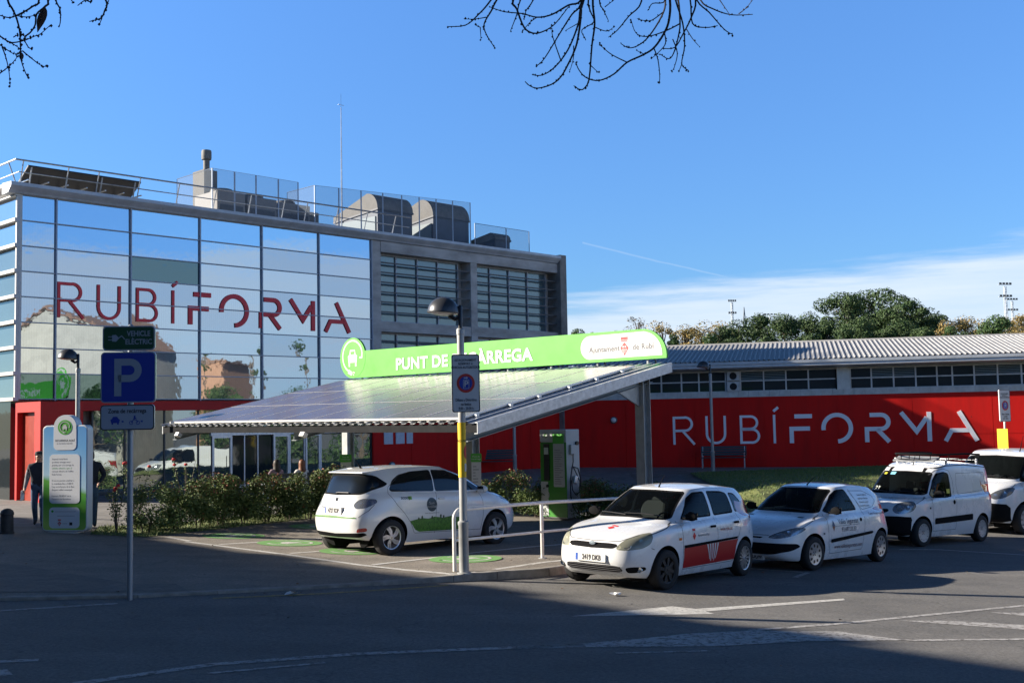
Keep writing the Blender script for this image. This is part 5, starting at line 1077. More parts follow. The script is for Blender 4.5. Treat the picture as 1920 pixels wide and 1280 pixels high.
def smtext(B, root, s, size, view, a0, b0, m, name='lettering', bold=.0, sx=1., sgn=1, off=.004, align='CENTER', slope=0., rev=None):
    t = text_mb(s, size, .0006, bold, align, sx=sx); mb_ = MB(); rev = (sgn < 0) if rev is None else rev; cache = {}
    def f(q):
        # x grows to the right for a reader facing that side of the car
        a = q[0]; dz = q[1] + slope * q[0]
        if view == 'side': aa = a0 + (-a if sgn > 0 else a)
        elif view == 'front': aa = a0 + a
        elif view == 'rear': aa = a0 - a
        else: aa = a0
        k = (round(aa, 4), round(b0 + dz, 4))
        if k not in cache: cache[k] = B.on(view, aa, b0 + dz, off, sgn if view == 'side' else 1)
        P = cache[k]; return (P[0], P[1], P[2])
    t.v = [tuple(f(q)) for q in t.v]; return t.build(name, m, root, raw=True)
def patch(B, root, name, view, poly, m, off=.003, sgn=1, st=.06, smooth=0, **k):
    """a sticker or strip that follows the skin"""
    if smooth: poly = smoothpoly(poly, smooth)
    P = dens(poly, st); nb = len(P); x0, x1 = min(p[0] for p in P), max(p[0] for p in P); y0, y1 = min(p[1] for p in P), max(p[1] for p in P); pts = list(P); y = y0 + st / 2
    while y < y1:
        x = x0 + st / 2
        while x < x1:
            if inpoly(x, y, poly) and min(_ds(x, y, poly[i], poly[(i + 1) % len(poly)]) for i in range(len(poly))) > st * .3: pts.append((x, y))
            x += st
        y += st
    r = delaunay_2d_cdt([Vector(p) for p in pts], [], [list(range(nb))], 1, 1e-5); b = MB(); b.add([B.on(view, v.x, v.y, off, sgn, **k) for v in r[0]], [tuple(f) for f in r[2]]); return b.build(name, m, root, True, raw=True, angle=80)
def plate_no(B, root, view, z, txt, w=.52, h=.11, off=.015, badge=True, yc=0.):
    v, u = B.inv(view, max(.001, abs(yc)), z); P = B.at(v, u); x = P[0] + (off if view == 'front' else -off); sg = 1 if view == 'front' else -1
    f = lambda a, b, d: (x + sg * d, yc + a * sg, z + b)   # a grows to the reader's right? see below
    o = MB().prism(rrect(w, h, .01, 3), -.045, .008, lambda a, b, d: (x + sg * d, yc + sg * a, z + b)).build('number_plate', M_plate, root)
    MB().prism([(-w / 2 + .005, -h / 2 + .005), (-w / 2 + .045, -h / 2 + .005), (-w / 2 + .045, h / 2 - .005), (-w / 2 + .005, h / 2 - .005)], .008, .0095, lambda a, b, d: (x + sg * d, yc + sg * a, z + b)).build('blue_strip', M_eu, o)
    MB().merge(text_mb(txt, .105, .0008, .0032, sx=.72), f=lambda q: (x + sg * (.0105 + q[2]), yc + sg * (q[0] + .022), z + q[1])).build('lettering', M_ink, o, raw=True); return o
def mirror_(root, x, y, z, m, s, sz=(.10, .2, .14)):
    b = MB(); d = MB().lathe([(.01, -.05), (.07, -.045), (.085, -.0), (.075, .05), (.04, .065), (.005, .07)], 16, axis='x'); b.merge(d, Matrix.Translation((x, s * (y + .10), z)) @ Matrix.Diagonal((sz[0] / .12, sz[1] / .17, sz[2] / .17, 1))); b.cbox((x - .01, s * (y + .0), z - .04), (.05, .09, .04)); o = b.build('door_mirror', m, root, True, angle=50)
    MB().cbox((x - .05 * sz[0] / .12 - .004, s * (y + .10), z), (.004, sz[1] * .75, sz[2] * .75)).build('mirror_glass', M_chr, o)
def handle_(B, root, x, z, s, m, w=.15):
    P = B.on('side', x, z, .012, s); b = MB().cbox(P, (w, .03, .035)); o = b.build('door_handle', m, root, bevel=.01); return o
def wiper_(B, root, pts, view='front'):
    b = MB(); b.tube([B.on(view, y, z, .02, 1) for y, z in pts], .009, 5); b.build('wiper', M_blk, root)
# rims ------------------------------------------------------------
def rim_spokes(n, m, wid, tw=0., r_in=.2, holes=False, dark=M_rub, lip=.03, cone=.02):
    def f(w_, s, r, k, front):
        y = s * .085
        MB().lathe([(r * 1.02, y * .98), (r * .97, y), (r * .93, y - s * lip), (r * .5, y - s * .05), (.01, y - s * .05)], 32, axis='y', cap=False).build('rim_dish', dark, w_, True)
        b = MB().lathe([(r * 1.03, y * .97), (r * 1.0, y + s * .003), (r * .92, y - s * .004), (r * .9, y - s * .02)], 36, axis='y', cap=False)
        for i in range(n):
            a = 2 * math.pi * i / n + .2; ca, sa = math.cos(a), math.sin(a); w0, w1 = wid * r * .55, wid * r; pts_ = []
            for q, ww in ((r_in * r * .6, w0), (r * .55, wid * r * .95), (r * .95, w1)):
                for sg in (-1, 1): t = tw * q / r; c2, s2 = math.cos(a + t), math.sin(a + t); pts_.append((q * c2 - sg * ww * s2, y - s * (.006 if q > r * .5 else -cone * .0) - s * .004, q * s2 + sg * ww * c2))
            vs = [Vector(p) for p in pts_] + [Vector(p) - Vector((0, s * .02, 0)) for p in pts_]
            b.add(vs, [(0, 1, 3, 2), (2, 3, 5, 4), (6, 8, 9, 7), (8, 10, 11, 9), (0, 2, 8, 6), (2, 4, 10, 8), (1, 7, 9, 3), (3, 9, 11, 5)])
        b.lathe([(r_in * r * 1.2, y - s * .012), (r_in * r, y + s * .002), (.01, y + s * .004)], 20, axis='y', cap=False)
        b.build('rim', m, w_, True, angle=35); MB().lathe([(r * .1, y + s * .004), (r * .08, y + s * .008), (.003, y + s * .008)], 12, axis='y', cap=False).build('hub_cap', M_chr if m is not M_steelw else M_steelw, w_)
    return f
def rim_holes(n, m, hr=.13, ring=.68):
    def f(w_, s, r, k, front):
        y = s * .085; MB().lathe([(r * 1.03, y * .96), (r * 1.0, y + s * .002), (r * .9, y - s * .006), (r * .45, y - s * .0), (r * .22, y - s * .02), (.01, y - s * .02)], 36, axis='y', cap=False).build('rim', m, w_, True)
        b = MB()
        for i in range(n):
            a = 2 * math.pi * i / n; cx, cz = r * ring * math.cos(a), r * ring * math.sin(a); yy = y + s * .001
            b.add([(cx + hr * r * (math.cos(t) * math.cos(a) * 1.25 - math.sin(t) * math.sin(a)), yy, cz + hr * r * (math.cos(t) * math.sin(a) * 1.25 + math.sin(t) * math.cos(a))) for t in np.linspace(0, 2 * math.pi, 13)[:-1]], [tuple(range(12))])
        for i in range(4):
            a = math.pi / 4 + math.pi / 2 * i; b.add([(r * .2 * math.cos(a) + .012 * math.cos(t), y - s * .014, r * .2 * math.sin(a) + .012 * math.sin(t)) for t in np.linspace(0, 2 * math.pi, 9)[:-1]], [tuple(range(8))])
        b.build('openings', M_blk, w_, raw=True); MB().lathe([(r * .09, y - s * .015), (r * .07, y - s * .002), (.003, y - s * .002)], 12, axis='y', cap=False).build('hub_cap', M_chr, w_)
    return f
def car_root(name, lab, x, y, yaw, z0=None, cat='car', grp=None, bump=0.):
    pl = (lambda a, b: G(a, b)); h = Vector((math.cos(yaw), math.sin(yaw), 0)); l = Vector((-h.y, h.x, 0))
    cx, cy = x - 1.25 * h.x, y - 1.25 * h.y; e = 1.2
    zc_, zf, zb, zl, zr_ = pl(cx, cy), pl(cx + h.x * e, cy + h.y * e), pl(cx - h.x * e, cy - h.y * e), pl(cx + l.x * .7, cy + l.y * .7), pl(cx - l.x * .7, cy - l.y * .7)
    if z0 is None: pass
    hx = Vector((h.x, h.y, (zf - zb) / (2 * e))).normalized(); ly = Vector((l.x, l.y, (zl - zr_) / 1.4)); n = hx.cross(ly).normalized(); ly = n.cross(hx)
    zz = (zf + zb) / 2 + 1.25 * (zf - zb) / (2 * e); return thing(name, lab, cat, mtx=Matrix(((hx.x, ly.x, n.x, x), (hx.y, ly.y, n.y, y), (hx.z, ly.z, n.z, zz + bump), (0, 0, 0, 1))), group=grp)
# ---- white hatchback with red band (front of the row)
def P_(x0, z0, *r):
    """profile along x given front to rear"""
    return [(x0, z0)] + list(r)
fi = dict(paint=M_car, wr=.292, track=1.48, arches=[(0, .352), (-2.486, .352)], steer=-.10, inside=(-.30, -2.75, .95, .62), seats=(-.0, -.85),
 levels=[(.60, -2.98, .755, [(.6, .20), (0, .17), (-2.5, .17), (-2.98, .24)], 5, 6), (.70, -3.06, .80, [(.7, .27), (-1, .26), (-3.06, .31)], 5, 6), (.785, -3.12, .832, [(.79, .40), (-1.2, .42), (-3.12, .46)], 4.6, 6),
  (.79, -3.126, .842, [(.79, .56), (-1.2, .60), (-3.12, .64)], 4.4, 6), (.755, -3.11, .840, [(.76, .665), (.3, .74), (-1.2, .78), (-3.1, .83)], 4.2, 5.5), (.62, -3.08, .815, [(.62, .765), (.1, .865), (-1.2, .89), (-3.07, .95)], 4.2, 5.5),
  (.22, -3.05, .775, [(.22, .885), (-.3, .93), (-1.2, .94), (-3.04, 1.0)], 4.5, 5.5), (-.20, -3.03, .745, [(-.2, .985), (-.5, .965), (-1.2, .97), (-3.02, 1.06)], 5.5, 5.5), (-.62, -2.97, .672, [(-.62, 1.20), (-1.6, 1.2), (-3, 1.24)], 6, 5.5),
  (-.99, -2.86, .575, [(-1.0, 1.385), (-1.7, 1.415), (-2.86, 1.37)], 6, 5.5), (-1.10, -2.78, .50, [(-1.1, 1.425), (-1.8, 1.453), (-2.78, 1.405)], 5, 5), (-1.45, -2.5, .22, [(-1.4, 1.465), (-1.9, 1.475), (-2.5, 1.45)], 3, 3), (-1.8, -2.1, .01, [(-1.8, 1.478), (-2.1, 1.474)], 2, 2)],
 regions=[
  dict(name='windscreen', view='front', poly=[(-.1, 1.0), (.59, .985), (.63, 1.01), (.515, 1.36), (.48, 1.385), (-.1, 1.395)], mat=M_cg1, trim=.022, smooth=1, vr=(62, 100)),
  dict(name='side_window', view='side', poly=[(-.56, .985), (-1.47, 1.005), (-1.47, 1.385), (-1.16, 1.375), (-.93, 1.29)], mat=M_cg1, trim=.022, smooth=1),
  dict(name='side_window', view='side', poly=[(-1.55, 1.008), (-2.22, 1.03), (-2.20, 1.34), (-2.02, 1.375), (-1.55, 1.388)], mat=M_cg1, trim=.022, smooth=1),
  dict(name='quarter_window', view='side', poly=[(-2.28, 1.035), (-2.62, 1.07), (-2.66, 1.12), (-2.46, 1.33), (-2.26, 1.345)], mat=M_tint, trim=.02, smooth=1),
  dict(name='rear_window', view='rear', poly=[(-.1, 1.1), (.55, 1.09), (.47, 1.33), (-.1, 1.35)], mat=M_tint, trim=.02, smooth=1, vr=(68, 100)),
  dict(name='headlight', view='front', poly=[(.38, .60), (.55, .59), (.70, .62), (.748, .68), (.745, .78), (.70, .84), (.60, .82), (.47, .735)], mat=M_lenh, bowl=.022, bmat=M_yl, bulbs=((.53, .68, .075), (.67, .71, .06)), ur=(0, 64), vr=(10, 60)),
  dict(name='grille', view='front', poly=[(-.1, .60), (.36, .61), (.42, .645), (.40, .675), (.30, .685), (-.1, .68)], mat=M_rub, smooth=1, off=-.01),
  dict(name='lower_grille', view='front', poly=[(-.1, .255), (.40, .27), (.49, .30), (.45, .365), (.3, .375), (-.1, .37)], mat=M_rub, smooth=1, off=-.015),
  dict(name='fog_lamp_recess', view='front', poly=[(.53, .27), (.64, .275), (.715, .315), (.72, .36), (.62, .365), (.52, .345)], mat=M_rub, smooth=1, off=-.012, ur=(0, 60)),
  dict(name='tail_light', view='rear', poly=[(.60, .92), (.78, .90), (.74, 1.12), (.60, 1.28), (.56, 1.1)], mat=M_tail, ur=(100, 161)),
 ],
 seams=[('side', [(-.44, .97), (-.42, .8), (-.43, .45), (-.47, .26)]), ('side', [(-1.51, .99), (-1.51, .28)]), ('side', [(-.47, .265), (-2.1, .275)]), ('side', [(-2.28, 1.03), (-2.34, .86), (-2.24, .68), (-2.13, .5), (-2.1, .28)]),
        ('front', [(.0, .705), (.42, .715), (.60, .80)]), ('side', [(.36, .80), (.0, .875), (-.35, .955)]), ('side', [(.36, .62), (.30, .60)])])
fi['rim'] = lambda w_, s, r, k, front: (rim_spokes(8, M_steelw, .13, 0, .35, dark=M_blk) if front else rim_spokes(15, M_rim, .055, 0, .2, dark=M_blk))(w_, s, r, k, front)
c1 = car_root('parked_car', 'white hatchback with red band on its doors, first in the parked row', 1.55, 17.3, R(-127.6), grp='white vehicles parked along the kerb')
B = make_car(c1, fi)
for s in (1, -1):
    patch(B, c1, 'red_band', 'side', [(-.46, .28), (-2.13, .30), (-2.14, .5), (-2.20, .62), (-.45, .575)], mat('decal_red', (.42, .012, .012), .4), .002, s)
    patch(B, c1, 'door_moulding', 'side', [(-.46, .575), (-2.17, .625), (-2.20, .66), (-.45, .62)], M_rub, .006, s, .05)
    for k in range(5): patch(B, c1, 'white_stripe', 'side', [(-1.15 - k * .085, .60 - .0), (-1.195 - k * .085, .60), (-1.21 - k * .045 - .07, .36 - (k % 2) * .03), (-1.19 - k * .045 - .07, .36 - (k % 2) * .03)], M_plate, .004, s, .05)
    mirror_(c1, -.60, .77, 1.04, M_rub, s); handle_(B, c1, -1.36, .855, s, M_rub); handle_(B, c1, -2.16, .885, s, M_rub)
    smtext(B, c1, 'www.rubi.cat', .075, 'side', -1.80, .80, M_sred, sgn=s); smtext(B, c1, 'Ajuntament de Rubí', .05, 'side', -1.04, .745, M_gt, sgn=s, sx=.9)
    patch(B, c1, 'crest', 'side', [(-.75, .68), (-.70, .74), (-.75, .80), (-.80, .74)], M_sr, .004, s, .03); patch(B, c1, 'crest_crown', 'side', [(-.71, .815), (-.79, .815), (-.80, .85), (-.70, .85)], M_sr, .004, s, .03)
    patch(B, c1, 'indicator', 'side', [(-.30, .70), (-.38, .70), (-.38, .735), (-.30, .735)], M_oran, .008, s, .03)
    MB().lathe([(.045, 0), (.04, .01), (.003, .004)], 16, axis='x').build('fog_lamp', M_refl, c1).location = B.on('front', .67, .32, .0, 1)[:1] + (s * .67, .32)
b = MB()
for k in range(4): b.tube([B.on('front', y * .46, .275 + k * .028, .004, 1) for y in (-1, -.6, -.2, .2, .6, 1)], .0045, 4)
b.build('grille_bars', mat('dark_bar', (.10, .10, .11), .5, metal=.4), c1)
b = MB(); v_ = Vector(B.on('front', 0, .665, .012)); b.lathe([(.055, 0), (.05, .006), (.003, .008)], 24, axis='x'); o = b.build('badge', mat('badge_grey', (.35, .42, .48), .3, metal=.6), c1); o.location = v_; o.scale = (1, 1, .52)
plate_no(B, c1, 'front', .465, '2419 DKB', .52, .11); plate_no(B, c1, 'rear', .72, '2419 DKB')
wiper_(B, c1, [(.52, 1.02), (.2, 1.04), (-.12, 1.035)]); wiper_(B, c1, [(-.08, 1.015), (-.35, 1.03), (-.58, 1.03)])
MB().tube([(-1.12, 0, 1.43), (-1.14, 0, 1.46), (-1.3, 0, 1.62)], [.018, .012, .004], 6).build('aerial', M_rub, c1)
b = MB(); [b.add([B.on('top', x, y, .004) for x, y in pl], [tuple(range(len(pl)))]) for pl in ([(.30, -.04), (.36, .02), (.30, .08), (.24, .02)], [(.22, -.02), (.25, .1), (.21, .1), (.18, 0)])]; b.build('bonnet_crest', M_sr, c1, raw=True)
# ---- white electric hatchback under the canopy
zo = dict(paint=M_carz, wr=.315, track=1.52, arches=[(0, .375), (-2.588, .375)], inside=(-.05, -2.9, 1.02, .66), seats=(-.25, -1.15),
 levels=[(.62, -3.10, .78, [(.62, .24), (0, .20), (-2.6, .20), (-3.1, .30)], 5, 6), (.74, -3.19, .825, [(.74, .30), (-1, .29), (-3.19, .38)], 5, 6), (.83, -3.245, .855, [(.83, .44), (-1.2, .44), (-3.24, .56)], 4.4, 5.5),
  (.835, -3.245, .866, [(.83, .60), (-1.2, .62), (-3.24, .70)], 4.2, 5.2), (.76, -3.20, .864, [(.76, .74), (.3, .80), (-1.2, .82), (-3.2, .83)], 4, 4.8), (.60, -3.16, .845, [(.6, .86), (.1, .92), (-1.2, .95), (-2.6, 1.0), (-3.16, .96)], 4, 4.2),
  (.34, -3.14, .80, [(.34, .965), (-.1, 1.0), (-1.2, 1.03), (-2.6, 1.08), (-3.14, 1.045)], 4.4, 4.0), (.05, -3.12, .765, [(.05, 1.05), (-.3, 1.05), (-1.2, 1.07), (-2.6, 1.13), (-3.12, 1.09)], 5, 4), (-.50, -3.03, .70, [(-.5, 1.31), (-1.6, 1.32), (-3.0, 1.30)], 5.5, 4.2),
  (-1.00, -2.93, .60, [(-1.0, 1.485), (-1.7, 1.50), (-2.4, 1.49), (-2.93, 1.445)], 6, 5), (-1.10, -2.91, .53, [(-1.1, 1.525), (-1.8, 1.55), (-2.5, 1.525), (-2.91, 1.475)], 5, 5.5), (-1.45, -2.5, .22, [(-1.4, 1.555), (-1.9, 1.565), (-2.5, 1.54)], 3, 3), (-1.8, -2.1, .01, [(-1.8, 1.566), (-2.1, 1.562)], 2, 2)],
 regions=[
  dict(name='windscreen', view='front', poly=[(-.1, 1.08), (.62, 1.07), (.66, 1.09), (.55, 1.45), (.5, 1.475), (-.1, 1.49)], mat=M_tint, trim=.02, smooth=1, vr=(62, 100)),
  dict(name='side_window', view='side', poly=[(-.24, 1.065), (-1.5, 1.085), (-1.5, 1.475), (-1.12, 1.46), (-.80, 1.35)], mat=M_tint, trim=.0, smooth=1),
  dict(name='rear_side_window', view='side', poly=[(-1.52, 1.085), (-2.52, 1.115), (-2.56, 1.15), (-2.47, 1.31), (-2.30, 1.405), (-2.0, 1.458), (-1.52, 1.476)], mat=M_tint, smooth=1),
  dict(name='rear_window', view='rear', poly=[(-.1, 1.055), (.56, 1.075), (.70, 1.20), (.70, 1.26), (.60, 1.40), (.5, 1.425), (-.1, 1.43)], mat=M_tint, trim=.03, smooth=1, vr=(60, 100), ur=(100, 161)),
  dict(name='tail_light', view='rear', poly=[(.46, .90), (.55, .825), (.70, .845), (.765, .93), (.735, 1.0), (.56, 1.01)], mat=M_lenc, bowl=.022, bmat=mat('tail_lamp_blue', (.12, .20, .42), .15, metal=.7), bulbs=((.60, .92, .045),), ur=(96, 161)),
  dict(name='rear_bumper_insert', view='rear', poly=[(-.1, .315), (.62, .335), (.72, .38), (.70, .42), (-.1, .385)], mat=M_rub, smooth=1),
  dict(name='rear_reflector', view='rear', poly=[(.58, .42), (.73, .44), (.735, .51), (.61, .49)], mat=M_tail, smooth=1, ur=(96, 161)),
  dict(name='headlight', view='front', poly=[(.48, .80), (.64, .78), (.755, .85), (.75, .92), (.68, .94), (.55, .88)], mat=M_lenc, bowl=.022, bmat=mat('tail_lamp_blue'), bulbs=((.66, .86, .05),), ur=(0, 66)),
  dict(name='front_grille', view='front', poly=[(-.1, .28), (.45, .3), (.5, .42), (-.1, .42)], mat=M_rub, smooth=1, off=-.01),
 ],
 seams=[('side', [(-.42, 1.05), (-.36, .86), (-.36, .6), (-.42, .32)]), ('side', [(-1.50, 1.07), (-1.55, .9), (-1.58, .33)]), ('side', [(-2.28, 1.40), (-2.57, 1.2), (-2.60, 1.08), (-2.45, .87), (-2.30, .72), (-2.16, .55), (-2.06, .36)]), ('side', [(-.42, .33), (-2.05, .36)]),
        ('rear', [(.0, .665), (.64, .69), (.73, .80), (.75, .90)])])
def zoe_rim(w_, s, r, k, front):
    rim_spokes(5, M_rim, .20, .55, .2, dark=M_blk)(w_, s, r, k, front)
    y = s * .083; b = MB()
    for i in range(5):
        a = 2 * math.pi * i / 5 + .75; pl = [(r * q * math.cos(a + t), y - s * .008, r * q * math.sin(a + t)) for q, t in ((.2, -.25), (.55, -.34), (.93, -.12), (.93, .08), (.5, -.05), (.22, .1))]; b.add(pl, [tuple(range(6))])
    b.build('rim_petals', M_rim, w_, raw=True)
zo['rim'] = zoe_rim
c2 = car_root('parked_car', 'white electric hatchback with green meadow print parked under the solar canopy', -.97, 22.75, R(45.2), bump=-.02)
B = make_car(c2, zo)
for s in (1, -1):
    patch(B, c2, 'meadow_print', 'side', [(-.95, .36), (-1.95, .375), (-2.05, .42), (-2.18, .58), (-2.05, .60), (-1.9, .62), (-1.75, .60), (-1.6, .63), (-1.4, .60), (-1.2, .62), (-1.05, .59), (-.95, .60)], mat('meadow_green', (.10, .26, .035), .4, var=.45, vscale=22, col2=(.03, .10, .02)), .002, s, .05)
    for xx, hh in ((-1.98, .02), (-1.90, .045), (-1.66, .03), (-1.45, .05), (-1.38, .03), (-1.12, .045)): patch(B, c2, 'printed_tree', 'side', [(xx - .015, .59), (xx + .015, .59), (xx + .022, .60 + hh), (xx, .62 + hh), (xx - .022, .60 + hh)], mat('print_dark', (.03, .06, .02), .5), .003, s, .04)
    patch(B, c2, 'round_sticker', 'side', circ(.125, 28, -1.66, .85), mat('petrol_sticker', (.015, .035, .05), .4), .003, s, .05)
    smtext(B, c2, 'Som', .07, 'side', -1.66, .875, M_wh, sgn=s, off=.005); smtext(B, c2, 'mobilitat', .065, 'side', -1.66, .815, M_wh, sgn=s, off=.005, bold=.001)
    smtext(B, c2, 'scoop', .09, 'side', -2.26, 1.0, M_ink, sgn=s, bold=.001); patch(B, c2, 'sticker', 'side', [(-2.12, .96), (-2.2, .96), (-2.2, 1.02), (-2.12, 1.02)], mat('sticker_green', (.2, .4, .05), .5), .003, s, .03)
    smtext(B, c2, 'www.sommobilitat.coop', .035, 'side', -1.66, .70, M_gt, sgn=s); mirror_(c2, -.42, .80, 1.08, M_carz, s, (.12, .22, .15)); handle_(B, c2, -1.42, .95, s, M_carz)
    for k, q in enumerate(('Rubí Brilla', 'Ajuntament', 'cotxe elèctric')): smtext(B, c2, q, .045, 'side', -.9, .9 - k * .09, M_gt, sgn=s)
plate_no(B, c2, 'rear', .79, '4727 KDP', .50, .115, .03)
patch(B, c2, 'plate_recess', 'rear', [(-.42, .835), (.42, .835), (.42, .85), (-.42, .85)], M_rub, .012); patch(B, c2, 'green_print_strip', 'rear', [(-.60, .665), (.6, .665), (.6, .69), (.1, .71), (-.60, .685)], mat('meadow_green'), .003)
smtext(B, c2, 'ZOE', .06, 'rear', .1, .895, M_chr, sx=1.3, rev=False); b = MB(); v_ = B.on('rear', .001, .985, .01); b.cbox(v_, (.012, .05, .075), 0, R(0)); b.build('badge', M_chr, c2, bevel=.01)
MB().tube([B.on('rear', y, z, .02) for y, z in ((-.3, 1.10), (0, 1.10), (.05, 1.09))], .012, 6).build('wiper', M_blk, c2)
MB().tube([(-2.62, 0, 1.52), (-2.66, 0, 1.57), (-2.74, 0, 1.66)], [.022, .012, .004], 6).build('aerial', M_rub, c2)
MB().prism([(-2.72, -.56), (-2.72, .56), (-2.98, .50), (-2.98, -.50)], 0, .02, lambda a, b, d: (a, b, 1.475 + d + (a + 2.72) * .12)).build('spoiler', M_carz, c2, bevel=.008)
# ---- small white security car van
pg = dict(paint=M_car, wr=.29, track=1.43, arches=[(0, .345), (-2.442, .345)], steer=-.08, inside=(-.30, -2.6, .92, .60),
 levels=[(.62, -2.90, .76, [(.62, .18), (0, .16), (-2.4, .16), (-2.9, .24)], 5, 6), (.74, -2.98, .79, [(.74, .24), (-1, .25), (-2.98, .30)], 4.4, 6), (.80, -3.03, .815, [(.8, .36), (-1.2, .40), (-3.03, .45)], 4.0, 6),
  (.805, -3.03, .826, [(.8, .47), (-1.2, .56), (-3.03, .60)], 3.8, 6), (.765, -3.01, .822, [(.76, .575), (.3, .69), (-1.2, .74), (-3.0, .80)], 3.6, 5), (.62, -2.99, .795, [(.62, .69), (.1, .82), (-1.2, .85), (-3.0, .92)], 3.7, 5),
  (.25, -2.97, .755, [(.25, .82), (-.3, .885), (-1.2, .905), (-2.97, .98)], 4.2, 5), (-.17, -2.95, .73, [(-.17, .935), (-.5, .93), (-1.2, .94), (-2.95, 1.03)], 5.2, 5), (-.62, -2.86, .66, [(-.62, 1.17), (-1.6, 1.18), (-2.86, 1.2)], 6, 5),
  (-1.02, -2.68, .565, [(-1.0, 1.355), (-1.6, 1.385), (-2.68, 1.33)], 6, 5), (-1.12, -2.6, .49, [(-1.1, 1.39), (-1.7, 1.42), (-2.6, 1.365)], 5, 5), (-1.45, -2.4, .22, [(-1.4, 1.43), (-1.8, 1.44), (-2.4, 1.405)], 3, 3), (-1.8, -2.1, .01, [(-1.8, 1.441), (-2.1, 1.43)], 2, 2)],
 regions=[
  dict(name='windscreen', view='front', poly=[(-.1, .955), (.60, .95), (.635, .97), (.525, 1.325), (.48, 1.35), (-.1, 1.365)], mat=M_cg1, trim=.022, smooth=1, vr=(62, 100)),
  dict(name='side_window', view='side', poly=[(-.58, .955), (-.50, .985), (-.90, 1.25), (-1.14, 1.34), (-1.40, 1.355), (-1.62, .98)], mat=M_cg1, trim=.022, smooth=1),
  dict(name='headlight', view='front', poly=[(.30, .565), (.45, .545), (.60, .57), (.71, .64), (.745, .73), (.64, .735), (.46, .66)], mat=M_lenc, bowl=.022, bulbs=((.47, .605, .045), (.60, .645, .055)), ur=(0, 66), vr=(10, 60)),
  dict(name='bumper_grille', view='front', poly=[(-.1, .27), (.40, .28), (.66, .35), (.725, .42), (.70, .47), (.45, .475), (-.1, .47)], mat=M_rub, smooth=2, ur=(0, 60)),
  dict(name='upper_grille', view='front', poly=[(-.1, .545), (.20, .545), (.24, .57), (-.1, .575)], mat=M_rub, smooth=1),
  dict(name='tail_light', view='rear', poly=[(.58, .88), (.74, .84), (.755, .95), (.68, 1.08), (.60, 1.0)], mat=M_tail, ur=(100, 161)),
 ],
 seams=[('side', [(-.46, .94), (-.43, .8), (-.44, .45), (-.50, .26)]), ('side', [(-1.54, 1.35), (-1.78, 1.0), (-1.80, .9), (-1.72, .5), (-1.68, .29)]), ('side', [(-.5, .26), (-1.68, .28)]), ('side', [(-1.52, 1.32), (-2.05, 1.31), (-2.35, 1.22), (-2.42, 1.12), (-2.25, 1.02), (-1.84, .98), (-1.52, 1.32)], .007), ('side', [(.36, .70), (.0, .83), (-.36, .92)]), ('front', [(0, .60), (.33, .60)])])
pg['rim'] = rim_holes(9, M_rim, .12, .70)
c3 = car_root('parked_car', 'white two-door van-bodied hatchback with security company lettering on its door, second in the row', 4.55, 20.3, R(-133.8), grp='white vehicles parked along the kerb')
c3['label'] = 'white security company hatchback with lettered door and blanked rear window, second in the row'
B = make_car(c3, pg)
for s in (1, -1):
    patch(B, c3, 'door_moulding', 'side', [(-.52, .45), (-2.02, .545), (-2.07, .57), (-2.03, .595), (-.52, .515), (-.49, .48)], M_rub, .012, s, .05)
    smtext(B, c3, 'Vallès Seguretat', .125, 'side', -1.15, .80, mat('ink_blue', (.02, .06, .14), .5), sgn=s, sx=.9); smtext(B, c3, '93.697.33.33', .105, 'side', -1.15, .66, M_ink, sgn=s); smtext(B, c3, 'www.vallesseguretat.com', .10, 'side', -1.15, .37, mat('ink_maroon', (.16, .01, .02), .5), sgn=s)
    smtext(B, c3, 'Central Receptora de Alarmes', .065, 'side', -2.34, .90, mat('ink_maroon'), sgn=s, sx=.9)
    for k, q in enumerate(('Serveis de vigilància', 'Instal·lació d\'alarmes', 'Connexió a central', 'Control d\'accessos')): smtext(B, c3, q, .045, 'side', -1.98, 1.24 - k * .065, M_gt, sgn=s)
    patch(B, c3, 'door_line', 'side', [(-.64, .725), (-1.56, .735), (-1.56, .741), (-.64, .731)], mat('ink_blue'), .003, s, .05)
    patch(B, c3, 'logo_upper', 'side', [(-.56, .74), (-.61, .83), (-.66, .74), (-.61, .72)], mat('ink_blue'), .003, s, .04); patch(B, c3, 'logo_lower', 'side', [(-.56, .73), (-.66, .73), (-.61, .64)], mat('logo_brown', (.25, .07, .03), .5), .003, s, .04)
    mirror_(c3, -.62, .76, 1.0, M_rub, s); MB().lathe([(.035, 0), (.03, .012), (.003, .006)], 14, axis='y').build('door_lock', M_rub, c3).location = B.on('side', -1.62, .81, .001, s)
    patch(B, c3, 'indicator', 'side', [(-.26, .60), (-.31, .60), (-.31, .63), (-.26, .63)], M_gt, .006, s, .03)
    patch(B, c3, 'bonnet_vent', 'top', [(-.06, .44), (.0, .44), (-.02, .54), (-.08, .54)] if s > 0 else [(-.08, -.54), (-.02, -.54), (.0, -.44), (-.06, -.44)], M_blk, .004, 1, .03)
plate_no(B, c3, 'front', .225, '9273 DGW', .46, .10, .012)
b = MB(); b.lathe([(.055, 0), (.05, .008), (.003, .012)], 5, axis='x'); o = b.build('badge', M_chr, c3); o.location = B.on('front', 0, .56, .01)
wiper_(B, c3, [(.5, .975), (.1, .995), (-.15, .985)]); MB().tube([(-1.13, 0, 1.405), (-1.16, 0, 1.425), (-1.4, 0, 1.55)], [.015, .01, .004], 6).build('aerial', M_rub, c3)
